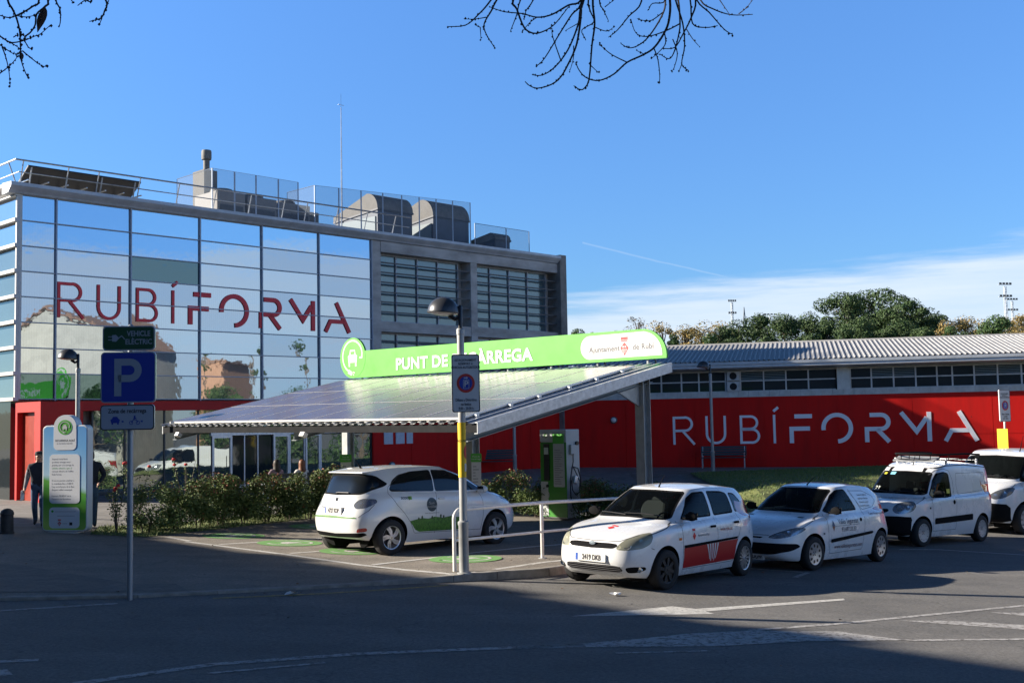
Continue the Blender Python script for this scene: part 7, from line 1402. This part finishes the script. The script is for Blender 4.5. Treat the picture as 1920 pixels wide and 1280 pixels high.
# overhanging twigs --------------------------------------------------
TW_A = [[(0.498,5.415,4.74),(0.411,5.415,4.5),(0.372,5.415,4.341),(0.366,5.415,4.268),(0.355,5.415,4.186),(0.336,5.415,4.104),(0.298,5.415,4.023),(0.261,5.415,3.961),(0.216,5.415,3.925),(0.149,5.415,3.907),(0.109,5.415,3.92),(0.087,5.415,3.941)],
[(0.493,5.322,4.698),(0.411,5.322,4.462),(0.375,5.322,4.306),(0.356,5.322,4.252),(0.346,5.322,4.189),(0.304,5.322,4.083),(0.258,5.322,4.012),(0.209,5.322,3.964),(0.161,5.322,3.941),(0.119,5.322,3.946)],
[(0.506,5.527,4.79),(0.415,5.527,4.546),(0.375,5.527,4.364),(0.328,5.527,4.309),(0.262,5.527,4.208),(0.187,5.527,4.089),(0.145,5.527,4.05)],
[(0.519,5.358,4.714),(0.451,5.358,4.476),(0.421,5.358,4.318),(0.427,5.358,4.201),(0.411,5.358,4.093),(0.394,5.358,3.932),(0.371,5.358,3.887),(0.349,5.358,3.879),(0.319,5.358,3.899)],
[(0.697,5.297,4.682),(0.759,5.297,4.445),(0.783,5.297,4.288),(0.776,5.297,4.19),(0.752,5.297,4.128),(0.703,5.297,4.058),(0.649,5.297,4.023),(0.57,5.297,3.987),(0.508,5.297,3.933),(0.437,5.297,3.903),(0.377,5.297,3.917),(0.343,5.297,3.954),(0.327,5.297,3.994)],
[(0.595,5.531,4.064),(0.524,5.531,4.102),(0.479,5.531,4.14),(0.461,5.531,4.164)],
[(0.764,5.893,4.95),(0.823,5.893,4.687),(0.847,5.893,4.512),(0.825,5.893,4.423),(0.754,5.893,4.315),(0.695,5.893,4.267),(0.646,5.893,4.256),(0.606,5.893,4.279)],
[(0.787,5.81,4.913),(0.869,5.81,4.652),(0.902,5.81,4.48),(0.908,5.81,4.362),(0.902,5.81,4.304),(0.875,5.81,4.207),(0.845,5.81,4.166),(0.798,5.81,4.193)],
[(0.904,5.786,4.344),(0.827,5.786,4.306),(0.731,5.786,4.279),(0.674,5.786,4.299),(0.65,5.786,4.373)],
[(0.713,5.405,4.094),(0.733,5.405,4.03),(0.739,5.405,3.939),(0.728,5.405,3.92)],
[(0.755,5.626,4.83),(0.829,5.626,4.578),(0.86,5.626,4.411),(0.893,5.626,4.287),(0.899,5.626,4.173),(0.882,5.626,4.079),(0.914,5.626,4.046)],
[(0.854,5.444,4.022),(0.839,5.444,3.986)],
[(0.769,5.371,4.714),(0.875,5.371,4.473),(0.918,5.371,4.313),(0.893,5.371,4.223),(0.851,5.371,4.143),(0.81,5.371,4.08),(0.748,5.371,4.077)],
[(0.749,5.324,4.694),(0.845,5.324,4.455),(0.884,5.324,4.297),(0.892,5.324,4.18),(0.954,5.324,4.159),(1.012,5.324,4.167)],
[(0.776,5.4,4.727),(0.883,5.4,4.485),(0.928,5.4,4.324),(0.988,5.4,4.259),(1.056,5.4,4.176),(1.098,5.4,4.148)],
[(0.857,5.899,4.952),(0.982,5.899,4.686),(1.033,5.899,4.511),(1.099,5.899,4.46),(1.195,5.899,4.426),(1.309,5.899,4.426)],
[(1.22,5.83,4.405),(1.26,5.83,4.436),(1.297,5.83,4.48)],
[(1.119,5.815,4.477),(1.169,5.815,4.398)],
[(0.531,5.81,4.918),(0.436,5.81,4.661),(0.395,5.81,4.49),(0.327,5.81,4.462),(0.24,5.81,4.414),(0.163,5.81,4.401),(0.086,5.81,4.422),(-0.009,5.81,4.434),(-0.08,5.81,4.46)],
[(0.151,5.385,4.248),(0.115,5.385,4.221),(0.074,5.385,4.174)],
[(0.278,5.467,4.767),(0.034,5.467,4.529),(-0.071,5.467,4.369),(-0.135,5.467,4.296),(-0.199,5.467,4.244),(-0.289,5.467,4.238)],
[(0.303,5.689,4.867),(0.06,5.689,4.619),(-0.045,5.689,4.452),(-0.074,5.689,4.395),(-0.103,5.689,4.348),(-0.113,5.689,4.31),(-0.096,5.689,4.262),(-0.059,5.689,4.202)],
[(-0.1,5.762,4.389),(-0.162,5.762,4.38),(-0.219,5.762,4.382)],
[(0.375,5.848,4.938),(0.168,5.848,4.681),(0.079,5.848,4.51),(0.058,5.848,4.432),(0.023,5.848,4.344)],
[(0.41,5.866,4.945),(0.226,5.866,4.688),(0.147,5.866,4.516),(0.107,5.866,4.457),(0.096,5.866,4.408)],
[(0.323,5.311,4.696),(0.123,5.311,4.463),(0.037,5.311,4.308),(0.053,5.311,4.263),(0.086,5.311,4.173),(0.13,5.311,4.143),(0.182,5.311,4.153),(0.235,5.311,4.188),(0.299,5.311,4.267)],
[(0.538,5.674,4.856),(0.458,5.674,4.605),(0.423,5.674,4.438),(0.431,5.674,4.38),(0.448,5.674,4.322),(0.386,5.674,4.281),(0.404,5.674,4.233)],
[(0.456,5.72,4.31),(0.516,5.72,4.288),(0.559,5.72,4.313)],
[(0.666,5.604,4.822),(0.681,5.604,4.572),(0.685,5.604,4.397),(0.619,5.604,4.322),(0.561,5.604,4.253),(0.514,5.604,4.216)],
[(0.536,5.374,4.72),(0.479,5.374,4.482),(0.454,5.374,4.324),(0.474,5.374,4.269),(0.495,5.374,4.219)],
[(0.498,5.582,4.364),(0.545,5.582,4.4)],
[(0.358,5.313,4.195),(0.287,5.313,4.156)],
[(0.356,5.904,4.277),(0.353,5.904,4.208),(0.332,5.904,4.139)],
[(0.948,5.856,4.338),(0.98,5.856,4.284),(1.013,5.856,4.244)],
[(0.794,5.633,4.349),(0.742,5.633,4.312),(0.705,5.633,4.308),(0.663,5.633,4.32)],
[(0.776,5.46,4.184),(0.779,5.46,4.129),(0.741,5.46,4.084),(0.705,5.46,4.055)],
[(0.879,5.886,4.296),(0.901,5.886,4.221),(0.884,5.886,4.148),(0.869,5.886,4.123)],
[(-0.131,5.651,4.297),(-0.159,5.651,4.31)],
[(-0.136,5.868,4.373),(-0.133,5.868,4.306)],
[(0.441,5.844,4.148),(0.479,5.844,4.11)],
[(0.697,5.606,4.124),(0.651,5.606,4.148)],
[(0.269,5.54,4.082),(0.231,5.54,4.204),(0.229,5.54,4.246)],
[(0.735,5.669,4.85),(0.792,5.669,4.596),(0.815,5.669,4.428),(0.749,5.669,4.41),(0.729,5.669,4.377)]]
TW_B = [[(-2.196,4.752,4.492),(-2.149,4.752,4.279),(-2.129,4.752,4.139),(-2.109,4.752,4.099),(-2.091,4.752,4.059),(-2.077,4.752,4.006),(-2.073,4.752,3.954),(-2.071,4.752,3.908),(-2.066,4.752,3.866),(-2.05,4.752,3.82),(-2.038,4.752,3.797)],
[(-2.044,4.563,4.404),(-1.955,4.563,4.199),(-1.916,4.563,4.063),(-1.943,4.563,4.035),(-1.974,4.563,4.015),(-2.008,4.563,3.999),(-2.038,4.563,3.99),(-2.075,4.563,4),(-2.094,4.563,4.003)],
[(-2.052,4.664,4.036),(-2.014,4.664,4.029),(-1.973,4.664,4.036)],
[(-2.228,5.019,4.614),(-2.115,5.019,4.388),(-2.067,5.019,4.238),(-2.08,5.019,4.207),(-2.117,5.019,4.173),(-2.123,5.019,4.125),(-2.143,5.019,4.091),(-2.167,5.019,4.071),(-2.17,5.019,4.053),(-2.151,5.019,4.019),(-2.137,5.019,4.015)],
[(-2.061,4.48,3.899),(-2.037,4.48,3.884),(-2,4.48,3.86),(-1.976,4.48,3.857),(-1.937,4.48,3.865),(-1.901,4.48,3.88),(-1.874,4.48,3.89),(-1.833,4.48,3.927)],
[(-2.062,4.482,3.862),(-2.037,4.482,3.849),(-2.007,4.482,3.827),(-1.98,4.482,3.811),(-1.958,4.482,3.811)],
[(-2.212,4.888,3.98),(-2.195,4.888,3.932),(-2.181,4.888,3.872),(-2.174,4.888,3.799)],
[(-2.135,4.646,3.769),(-2.11,4.646,3.785),(-2.067,4.646,3.819),(-2.033,4.646,3.86)],
[(-2.095,4.824,3.939),(-2.052,4.824,3.902),(-2.01,4.824,3.871),(-1.985,4.824,3.869)],
[(-2.106,4.78,4.503),(-1.987,4.78,4.288),(-1.936,4.78,4.145),(-1.916,4.78,4.102),(-1.914,4.78,4.053),(-1.919,4.78,4.026)],
[(-1.959,4.69,4.46),(-1.769,4.69,4.247),(-1.687,4.69,4.107),(-1.692,4.69,4.058),(-1.706,4.69,4.029),(-1.731,4.69,4.02),(-1.756,4.69,4.014)],
[(-1.869,5.148,4.198),(-1.883,5.148,4.161)],
[(-1.638,4.587,4.064),(-1.65,4.587,4.042)],
[(-2.01,4.739,4.483),(-1.839,4.739,4.268),(-1.766,4.739,4.127),(-1.795,4.739,4.124),(-1.825,4.739,4.102)],
[(-1.795,4.592,4.072),(-1.785,4.592,4.056)],
[(-2.184,4.893,4.004),(-2.141,4.893,3.976),(-2.133,4.893,3.956)],
[(-2.055,4.643,3.936),(-2.033,4.643,3.948)],
[(-2.032,4.699,3.958),(-2.045,4.699,3.971)]]

def overhang(name, lab, tws, limbs, seed, budr=.0042):
    r = random.Random(seed); o = thing(name, lab, 'tree', limbs[0][0]); o_ = Vector(limbs[0][0]); tb = MB()
    for pts, rr0, rr1 in ((limbs, .11, .03),): 
        for L in pts:
            n_ = len(L); tb.tube([Vector(p) - o_ for p in L], [(.13 if L is pts[0] else .03) * (1 - .85 * i / (n_ - 1)) + .008 for i in range(n_)], 9)
    tb.build('trunk', M_bark, o, True)
    mb_ = MB(); bd = MB()
    for c in tws:
        P = [Vector(p) - o_ for p in c]; Q = []
        for i in range(len(P) - 1):
            p0, p1, p2, p3 = P[max(i - 1, 0)], P[i], P[i + 1], P[min(i + 2, len(P) - 1)]
            for t in (0, .25, .5, .75): Q.append(.5 * ((2 * p1) + (p2 - p0) * t + (2 * p0 - 5 * p1 + 4 * p2 - p3) * t * t + (3 * p1 - p0 - 3 * p2 + p3) * t ** 3))
        Q.append(P[-1]); n_ = len(Q); L = sum((Q[i + 1] - Q[i]).length for i in range(n_ - 1)); ra = min(.0062, .0018 + .0045 * L)
        mb_.tube(Q, [ra * (1 - .75 * i / (n_ - 1)) + .0008 for i in range(n_)], 5)
        for i in range(2, n_, 1):
            if r.random() < .75:
                p = Q[i] + rv(r) * .006; s = budr * r.uniform(.7, 1.5); bd.add([p + Vector(d) * s for d in ((1, 0, 0), (-1, 0, 0), (0, 1, 0), (0, -1, 0), (0, 0, 1.3), (0, 0, -1.3))], [(0, 2, 4), (2, 1, 4), (1, 3, 4), (3, 0, 4), (2, 0, 5), (1, 2, 5), (3, 1, 5), (0, 3, 5)])
    mb_.build('twigs', M_twig, o, True); bd.build('buds', M_twig, o)['kind'] = 'stuff'; return o, o_
ta, oa = overhang('overhanging_tree', 'bare budding twigs hanging into the top of the picture right of centre', TW_A, [[(6.2, 3.4, -.3), (6.1, 3.5, 2.5), (5.2, 4.2, 4.6), (3.4, 5.0, 5.3), (1.2, 5.6, 5.0), (-.2, 5.8, 4.75)], [(3.4, 5.0, 5.3), (2.0, 5.6, 5.1), (1.0, 5.7, 4.8)]], 3)
tb_, ob = overhang('overhanging_tree', 'bare twigs with two dead leaves hanging into the top left corner', TW_B, [[(-6.2, 3.2, 0), (-6.0, 3.3, 2.4), (-5.2, 3.9, 4.2), (-3.8, 4.5, 4.75), (-2.3, 4.8, 4.6), (-1.5, 4.9, 4.45)], [(-5.2, 3.9, 4.2), (-3.6, 4.6, 4.2), (-2.6, 4.8, 4.1)]], 4)
for (ax, az, bx, bz, w) in ((-1.990, 4.125, -2.022, 4.012, .020), (-2.091, 3.926, -2.090, 3.886, .010)):
    l = MB(); n_ = 7; vs = []
    for i in range(n_):
        t = i / (n_ - 1); ww = w * math.sin(math.pi * min(1, t * 1.02) ** .8) * 1.0 + .0006
        for s in (-1, 0, 1): vs.append((ax + (bx - ax) * t + s * ww - ob.x, 4.8 + (.004 if s else 0) - ob.y, az + (bz - az) * t - ob.z))
    l.add(vs, [(3 * i + j, 3 * i + j + 1, 3 * i + j + 4, 3 * i + j + 3) for i in range(n_ - 1) for j in (0, 1)]); l.build('dead_leaf', mat('dead_leaf', (.09, .045, .025), .8, var=.3, vscale=40), tb_, raw=True)
# ================================================================== MASTS
def mast(lab, x, y, zt, rows, w=1.5):
    z0 = T(x, y) + hillh(x, y); o = thing('floodlight_mast', lab, 'floodlight mast', (x, y, z0), .2, 'sports ground floodlight masts'); H = zt - z0
    b = MB(); hw = .16
    for sx in (-1, 1):
        for sy in (-1, 1): b.tube([(sx * hw, sy * hw, -1), (sx * hw * .6, sy * hw * .6, H - .4)], .035, 5)
    k = 0; z = 0
    while z < H - .8:
        s = hw * (1 - .4 * z / H); b.tube([(-s, -s, z), (s, -s, z + .4), (-s, -s, z + .8)], .02, 4); b.tube([(-s, s, z), (s, s, z + .4), (-s, s, z + .8)], .02, 4); z += .8
    b.build('lattice', mat('mast_white', (.6, .62, .65), .5), o)
    for rz in rows:
        MB().box(-w / 2 * .8, w / 2 * .8, -.04, .04, H - rz - .04, H - rz + .02).build('crossbar', mat('mast_white'), o)
        for i in range(4): MB().cbox((.8 * (-w / 2 + w * (i + .5) / 4), -.12, H - rz + .12), (w * .13, .10, .17), 0, -.4).build('floodlight', M_dark, o)
mast('nearer tall floodlight mast standing left of the big pines', 29.2, 150, 17.9, (.3, 1.9), 1.5); mast('tallest floodlight mast at the right edge above yellow trees', 56.7, 130, 17.1, (.2, 1.6), 2.1); mast('second floodlight mast behind the tallest one at the right edge', 70.7, 160, 18.3, (.2, 1.7), 2.2); mast('far floodlights peeping over the dark pines', 50.1, 220, 22.3, (.3, 1.7), 3.4)
o = thing('pylon', 'small electricity pylon far away behind the pines', 'pylon', (82.1, 400, 14)); b = MB()
for sx in (-1, 1):
    for sy in (-1, 1): b.tube([(sx * 2.6, sy * 2.6, 0), (sx * .5, sy * .5, 20), (0, 0, 27)], .16, 4)
for z in range(0, 20, 3): s = 2.6 - 2.1 * z / 20; s2 = 2.6 - 2.1 * (z + 3) / 20; b.tube([(-s, -s, z), (s2, -s2, z + 3)], .1, 4); b.tube([(s, -s, z), (-s2, -s2, z + 3)], .1, 4)
for z, w in ((17, 4.5), (21, 3.4)): b.tube([(-w, 0, z), (0, 0, z + 1.2), (w, 0, z)], .12, 4); b.tube([(-w, 0, z), (w, 0, z)], .12, 4)
b.build('lattice', mat('pylon_steel', (.28, .30, .33), .6), o)
# ================================================================== PEOPLE
M_skin = mat('skin', (.42, .24, .17), .55, var=.08, vscale=9); M_hair = mat('dark_hair', (.02, .014, .01), .6, var=.3, vscale=30); M_hair2 = mat('auburn_hair', (.16, .055, .02), .55, var=.3, vscale=30)
def person(lab, x, y, rz, J, E, cols, z=None, s=1., hair=None, cap=None, extra=None, grp=None):
    """J: joint -> (pos, radius); E: bones (a, b, material slot); one continuous skinned surface"""
    z = G(x, y) if z is None else z; root = thing('person', lab, 'person', (x, y, z), rz, grp); root.scale = (s, s, s); nm = list(J); me = bpy.data.meshes.new('b'); me.from_pydata([J[n][0] for n in nm], [(nm.index(a), nm.index(b)) for a, b, _ in E], [])
    o = bpy.data.objects.new('b', me); COL.objects.link(o); sk = o.modifiers.new('s', 'SKIN'); sk.use_smooth_shade = True
    for i, n in enumerate(nm): v = me.skin_vertices[0].data[i]; rr_ = J[n][1]; v.radius = rr_ if isinstance(rr_, tuple) else (rr_, rr_); v.use_root = (n == 'pelvis')
    su = o.modifiers.new('u', 'SUBSURF'); su.levels = 2; su.render_levels = 2
    dg = bpy.context.evaluated_depsgraph_get(); m2 = bpy.data.meshes.new_from_object(o.evaluated_get(dg)); bpy.data.objects.remove(o)
    m2.materials.clear()
    for c in cols: m2.materials.append(c)
    B_ = [(Vector(J[a][0]), Vector(J[b][0]), k, (J[a][1][0] if isinstance(J[a][1], tuple) else J[a][1])) for a, b, k in E]
    for p in m2.polygons:
        c = p.center; best = (9, 0)
        for a, b, k, ra in B_:
            d = b - a; t = max(0, min(1, (c - a).dot(d) / d.length_squared)); q = (c - a - d * t).length - ra * .5
            if q < best[0]: best = (q, k)
        p.material_index = 0 if (best[1] == 1 and c.z > J['neck'][0][2] + .015) else best[1]; p.use_smooth = True
    m2.name = 'body'; ob_ = bpy.data.objects.new('body', m2); COL.objects.link(ob_); ob_.parent = root
    hc = Vector(J['head'][0])
    f = MB()
    for sx in (-1, 1): f.lathe([(.013, -.004), (.010, .006), (.002, .009)], 8, (sx * .033, 0, 0))
    fm = Matrix.Translation(hc + Vector((0, -.092, .005))) @ Matrix.Rotation(R(90), 4, 'X'); MB().merge(f, fm).build('eyes', M_ink, root); MB().cbox(hc + Vector((0, -.095, -.065)), (.05, .01, .010)).build('mouth', mat('lips', (.3, .1, .09), .5), root)
    MB().cbox(hc + Vector((0, -.105, -.025)), (.022, .03, .04), 0, .3).build('nose', M_skin, root, bevel=.008)
    if hair: 
        h = MB(); L_ = hair[1]; h.lathe([(.004, .135), (.06, .118), (.088, .08), (.098, .01), (.094, -.05)] + ([(.10, -.12), (.115, -L_ * .7), (.08, -L_), (.01, -L_ - .01)] if L_ > .1 else [(.07, -.09), (.01, -.10)]), 16, tuple(hc + Vector((0, .045, .0)))); h.build('hair', hair[0], root, True)
    if cap: MB().lathe([(.100, .045), (.104, .06), (.092, .115), (.04, .138), (.004, .14)], 18, tuple(hc + Vector((0, .005, .015)))).cbox(hc + Vector((0, -.12, .062)), (.15, .1, .012), 0, .15).build('cap', cap, root, True)
    return root
def hand(J, E, nm, base, d, side, k, rr=.009):
    """palm, four fingers of unequal length and a thumb growing from the wrist joint `nm`"""
    d = Vector(d).normalized(); sd = Vector(side).normalized(); b = Vector(base); J[nm + 'p'] = (tuple(b + d * .05), (.036, .018)); E.append((nm, nm + 'p', k))
    for i, (o_, l) in enumerate(((-.028, .062), (-.010, .074), (.010, .070), (.027, .055))):
        a = b + d * .085 + sd * o_; cu = d.cross(sd); J[f'{nm}f{i}'] = (tuple(a), rr); J[f'{nm}g{i}'] = (tuple(a + d * l * .6 + cu * .012), rr * .9); J[f'{nm}h{i}'] = (tuple(a + d * l * .85 + cu * .035), rr * .8); E += [(nm + 'p', f'{nm}f{i}', k), (f'{nm}f{i}', f'{nm}g{i}', k), (f'{nm}g{i}', f'{nm}h{i}', k)]
    J[nm + 't'] = (tuple(b + d * .05 - sd * .045), rr * 1.1); J[nm + 'u'] = (tuple(b + d * .085 - sd * .058 + d.cross(sd) * .02), rr); E += [(nm, nm + 't', k), (nm + 't', nm + 'u', k)]
def walker(phase=1, armL=None, armR=None):
    J = dict(pelvis=((0, 0, .95), (.185, .135)), waist=((0, -.01, 1.10), (.19, .14)), chest=((0, -.01, 1.32), (.205, .145)), neck=((0, 0, 1.49), .058), head=((0, -.015, 1.62), (.082, .10)), crown=((0, 0, 1.69), (.07, .085)),
        shl=((.20, 0, 1.41), .078), shr=((-.20, 0, 1.41), .078), hipl=((.09, 0, .88), .11), hipr=((-.09, 0, .88), .11),
        knl=((.10, -.16 * phase, .50), .078), knr=((-.10, .02 * phase, .49), .078), anl=((.10, -.12 * phase, .10), .056), anr=((-.10, .24 * phase, .14), .056), tol=((.11, -.30 * phase, .04), (.042, .03)), tor=((-.11, .10 * phase, .04), (.042, .03)))
    aL = armL or ((.265, .06, 1.15), (.27, -.04, .90)); aR = armR or ((-.265, .05, 1.15), (-.30, -.08, .90)); J.update(ell=(aL[0], .062), wrl=(aL[1], .036), elr=(aR[0], .062), wrr=(aR[1], .036))
    E = [('pelvis', 'waist', 1), ('waist', 'chest', 1), ('chest', 'neck', 1), ('neck', 'head', 0), ('head', 'crown', 0), ('chest', 'shl', 1), ('chest', 'shr', 1), ('shl', 'ell', 4), ('ell', 'wrl', 4), ('shr', 'elr', 4), ('elr', 'wrr', 4), ('pelvis', 'hipl', 2), ('pelvis', 'hipr', 2), ('hipl', 'knl', 2), ('hipr', 'knr', 2), ('knl', 'anl', 2), ('knr', 'anr', 2), ('anl', 'tol', 3), ('anr', 'tor', 3)]
    for w, a, sd in (('wrl', aL, (0, -1, 0)), ('wrr', aR, (0, -1, 0))): d = Vector(a[1]) - Vector(a[0]); hand(J, E, w, a[1], d, (0, 1, 0), 0)
    return J, E
M_navy = mat('navy_vest', (.018, .022, .035), .85, var=.2, vscale=12); M_slv = mat('grey_sleeve', (.20, .20, .22), .85, var=.25, vscale=10); M_jean = mat('blue_jeans', (.045, .085, .16), .85, var=.25, vscale=14); M_shoe = mat('dark_shoe', (.02, .02, .02), .6); M_jkt = mat('black_jacket', (.014, .015, .02), .8, var=.2, vscale=12)
J, E = walker(1); pp = person('person in dark cap, navy vest and jeans walking beside the totem holding papers', -10.18, 24.5, R(15), J, E, [M_skin, M_navy, M_jean, M_shoe, M_slv], s=.90, cap=M_jkt, hair=(M_hair, .0))
o = MB().cbox((0, 0, 0), (.012, .16, .22), 0, .2, .15).build('paper_sheets', mat('paper'), bevel=.002); o.location = (-10.455, 24.32, .94); tag(o, 'white sheets of paper held in the walking person\'s hand', 'papers')
J, E = walker(-1, armR=((-.27, .02, 1.15), (-.25, .16, .93)), armL=((.31, -.02, 1.18), (.20, -.20, 1.02))); person('person in black jacket mostly hidden behind the totem, one forearm showing', -8.98, 24.2, R(20), J, E, [M_skin, M_jkt, M_jean, M_shoe, M_jkt], s=.94, hair=(M_hair, .0))
def sitter():
    J = dict(pelvis=((0, 0, .52), (.165, .125)), waist=((0, .0, .68), (.13, .10)), chest=((0, -.03, .88), (.165, .11)), neck=((0, -.03, 1.04), .05), head=((0, -.06, 1.15), (.078, .095)), crown=((0, -.05, 1.21), (.066, .08)), shl=((.17, -.03, .98), .055), shr=((-.17, -.03, .98), .055), hipl=((.09, -.04, .52), .09), hipr=((-.09, -.04, .52), .09), knl=((.10, -.44, .52), .06), knr=((-.10, -.44, .52), .06), anl=((.10, -.46, .10), .04), anr=((-.10, -.42, .10), .04), tol=((.10, -.60, .04), (.04, .028)), tor=((-.10, -.56, .04), (.04, .028)), ell=((.22, -.12, .76), .04), wrl=((.12, -.30, .66), .027), elr=((-.22, -.12, .76), .04), wrr=((-.12, -.30, .66), .027))
    E = [('pelvis', 'waist', 1), ('waist', 'chest', 1), ('chest', 'neck', 1), ('neck', 'head', 0), ('head', 'crown', 0), ('chest', 'shl', 1), ('chest', 'shr', 1), ('shl', 'ell', 1), ('ell', 'wrl', 1), ('shr', 'elr', 1), ('elr', 'wrr', 1), ('pelvis', 'hipl', 2), ('pelvis', 'hipr', 2), ('hipl', 'knl', 2), ('hipr', 'knr', 2), ('knl', 'anl', 2), ('knr', 'anr', 2), ('anl', 'tol', 3), ('anr', 'tor', 3)]
    for w, a in (('wrl', 'ell'), ('wrr', 'elr')): hand(J, E, w, J[w][0], Vector(J[w][0]) - Vector(J[a][0]), (1, 0, 0), 0)
    return J, E
J, E = sitter(); person('seated woman with dark hair and mauve jacket seen from behind over the hedge', -6.42, 30.95, R(226 - 0), J, E, [M_skin, mat('mauve_jacket', (.20, .14, .17), .85, var=.15, vscale=12), M_jean, M_shoe], hair=(M_hair, .26), s=.98)
J, E = sitter(); person('seated woman with auburn hair and white jacket seen from behind over the hedge', -5.78, 31.2, R(221), J, E, [M_skin, mat('white_jacket', (.55, .54, .52), .85, var=.1, vscale=12), M_jean, M_shoe], hair=(M_hair2, .24), s=.98)
# ================================================================== SURROUNDINGS beyond the frame that shade and are mirrored
sb = thing('apartment_block', 'tall rendered block across the street whose shadow falls over the road', 'building', (-32.9, 18.7, 0), R(136)); M_rend = mat('block_render', (.36, .32, .27), .9, var=.12, vscale=.7)
MB().box(-70, 46, .0, 9, -1, 13.35).build('wall', M_rend, sb); MB().box(-70.2, 46.2, -.1, 9.2, 13.35, 13.7).build('parapet', M_conc, sb)
for k in range(24):
    for l in range(4): MB().box(-66 + k * 4.6, -64.6 + k * 4.6, -.06, .02, 1.6 + l * 3.5, 3.4 + l * 3.5).build('window', M_gll, sb)
hb = thing('house', 'pale rendered house on the far side of the street, seen only mirrored in the glass', 'building', (40, 10.5, plane(40, 10.5)), R(8))
M_h1 = mat('house_render', (.34, .33, .29), .9, var=.12, vscale=1.2); b = MB(); b.prism([(0, -2), (9.2, -2), (9.2, 10.2), (7.2, 12.2), (3.2, 13.6), (0, 11.2)], 0, 9, lambda a, b_, d: (d, a, b_)); b.build('wall', M_h1, hb)
b = MB(); b.prism([(-.4, 11.0), (3.2, 13.65), (7.3, 12.25), (9.6, 10.1), (9.6, 10.3), (7.3, 12.45), (3.2, 13.9), (-.4, 11.25)], -.3, 9.3, lambda a, b_, d: (d, a, b_)); b.build('roof', mat('roof_tile', (.20, .12, .085), .9, var=.2, vscale=6), hb)
for y0, z0 in ((1.2, 6), (6.2, 6), (1.2, 2.2), (6.2, 2.2)): MB().box(-.05, .05, y0, y0 + 1.1, z0, z0 + 1.5).build('window', M_gll, hb)
hc_ = thing('house', 'orange rendered house beside the pale one, seen only mirrored in the glass', 'building', (46, 23.2, plane(46, 23)), R(5)); MB().box(0, 8, 0, 2.6, -2, 9.5).build('wall', mat('orange_render', (.34, .19, .12), .9, var=.1), hc_); MB().box(-.2, 8.2, -.2, 2.8, 9.5, 9.75).build('roof', mat('roof_tile'), hc_)
hd = thing('house', 'low white house with a tiled roof, seen only mirrored in the glass', 'building', (56, 40, plane(56, 40)), R(0)); MB().box(0, 10, 0, 10, -2, 6.3).build('wall', mat('white_render', (.58, .56, .52), .9, var=.08), hd); MB().prism([(-.5, 6.3), (10.5, 6.3), (5, 8)], -.4, 10.4, lambda a, b_, d: (d, a, b_)).build('roof', mat('roof_tile'), hd)
for i, (x, y, zt, hw, k, lab) in enumerate(((31, 13.5, 7.4, 3.0, 'round', 'leafy tree in front of the pale house, mirrored in the glass'), (34, 19, 5.6, 2.2, 'round', 'low tree between the two houses, mirrored in the glass'), (36, 26.5, 8.8, .8, 'cyp', 'first dark cypress mirrored in the glass'), (37, 29.8, 9.4, .7, 'cyp', 'second dark cypress mirrored in the glass'), (38, 33, 9.2, .9, 'cyp', 'third dark cypress mirrored in the glass'), (37, 27.6, 5.2, 2.4, 'bpine', 'shrubby tree mirrored in the glass, left'), (39, 32, 5.4, 2.6, 'bpine', 'shrubby tree mirrored in the glass, right'), (44, 37, 5.6, 3.0, 'round', 'bushy tree before the low white house, mirrored in the glass'))):
    far_tree(k, x, y, zt, hw, 300 + i, lab, grp='trees across the street', z0=plane(x, y))
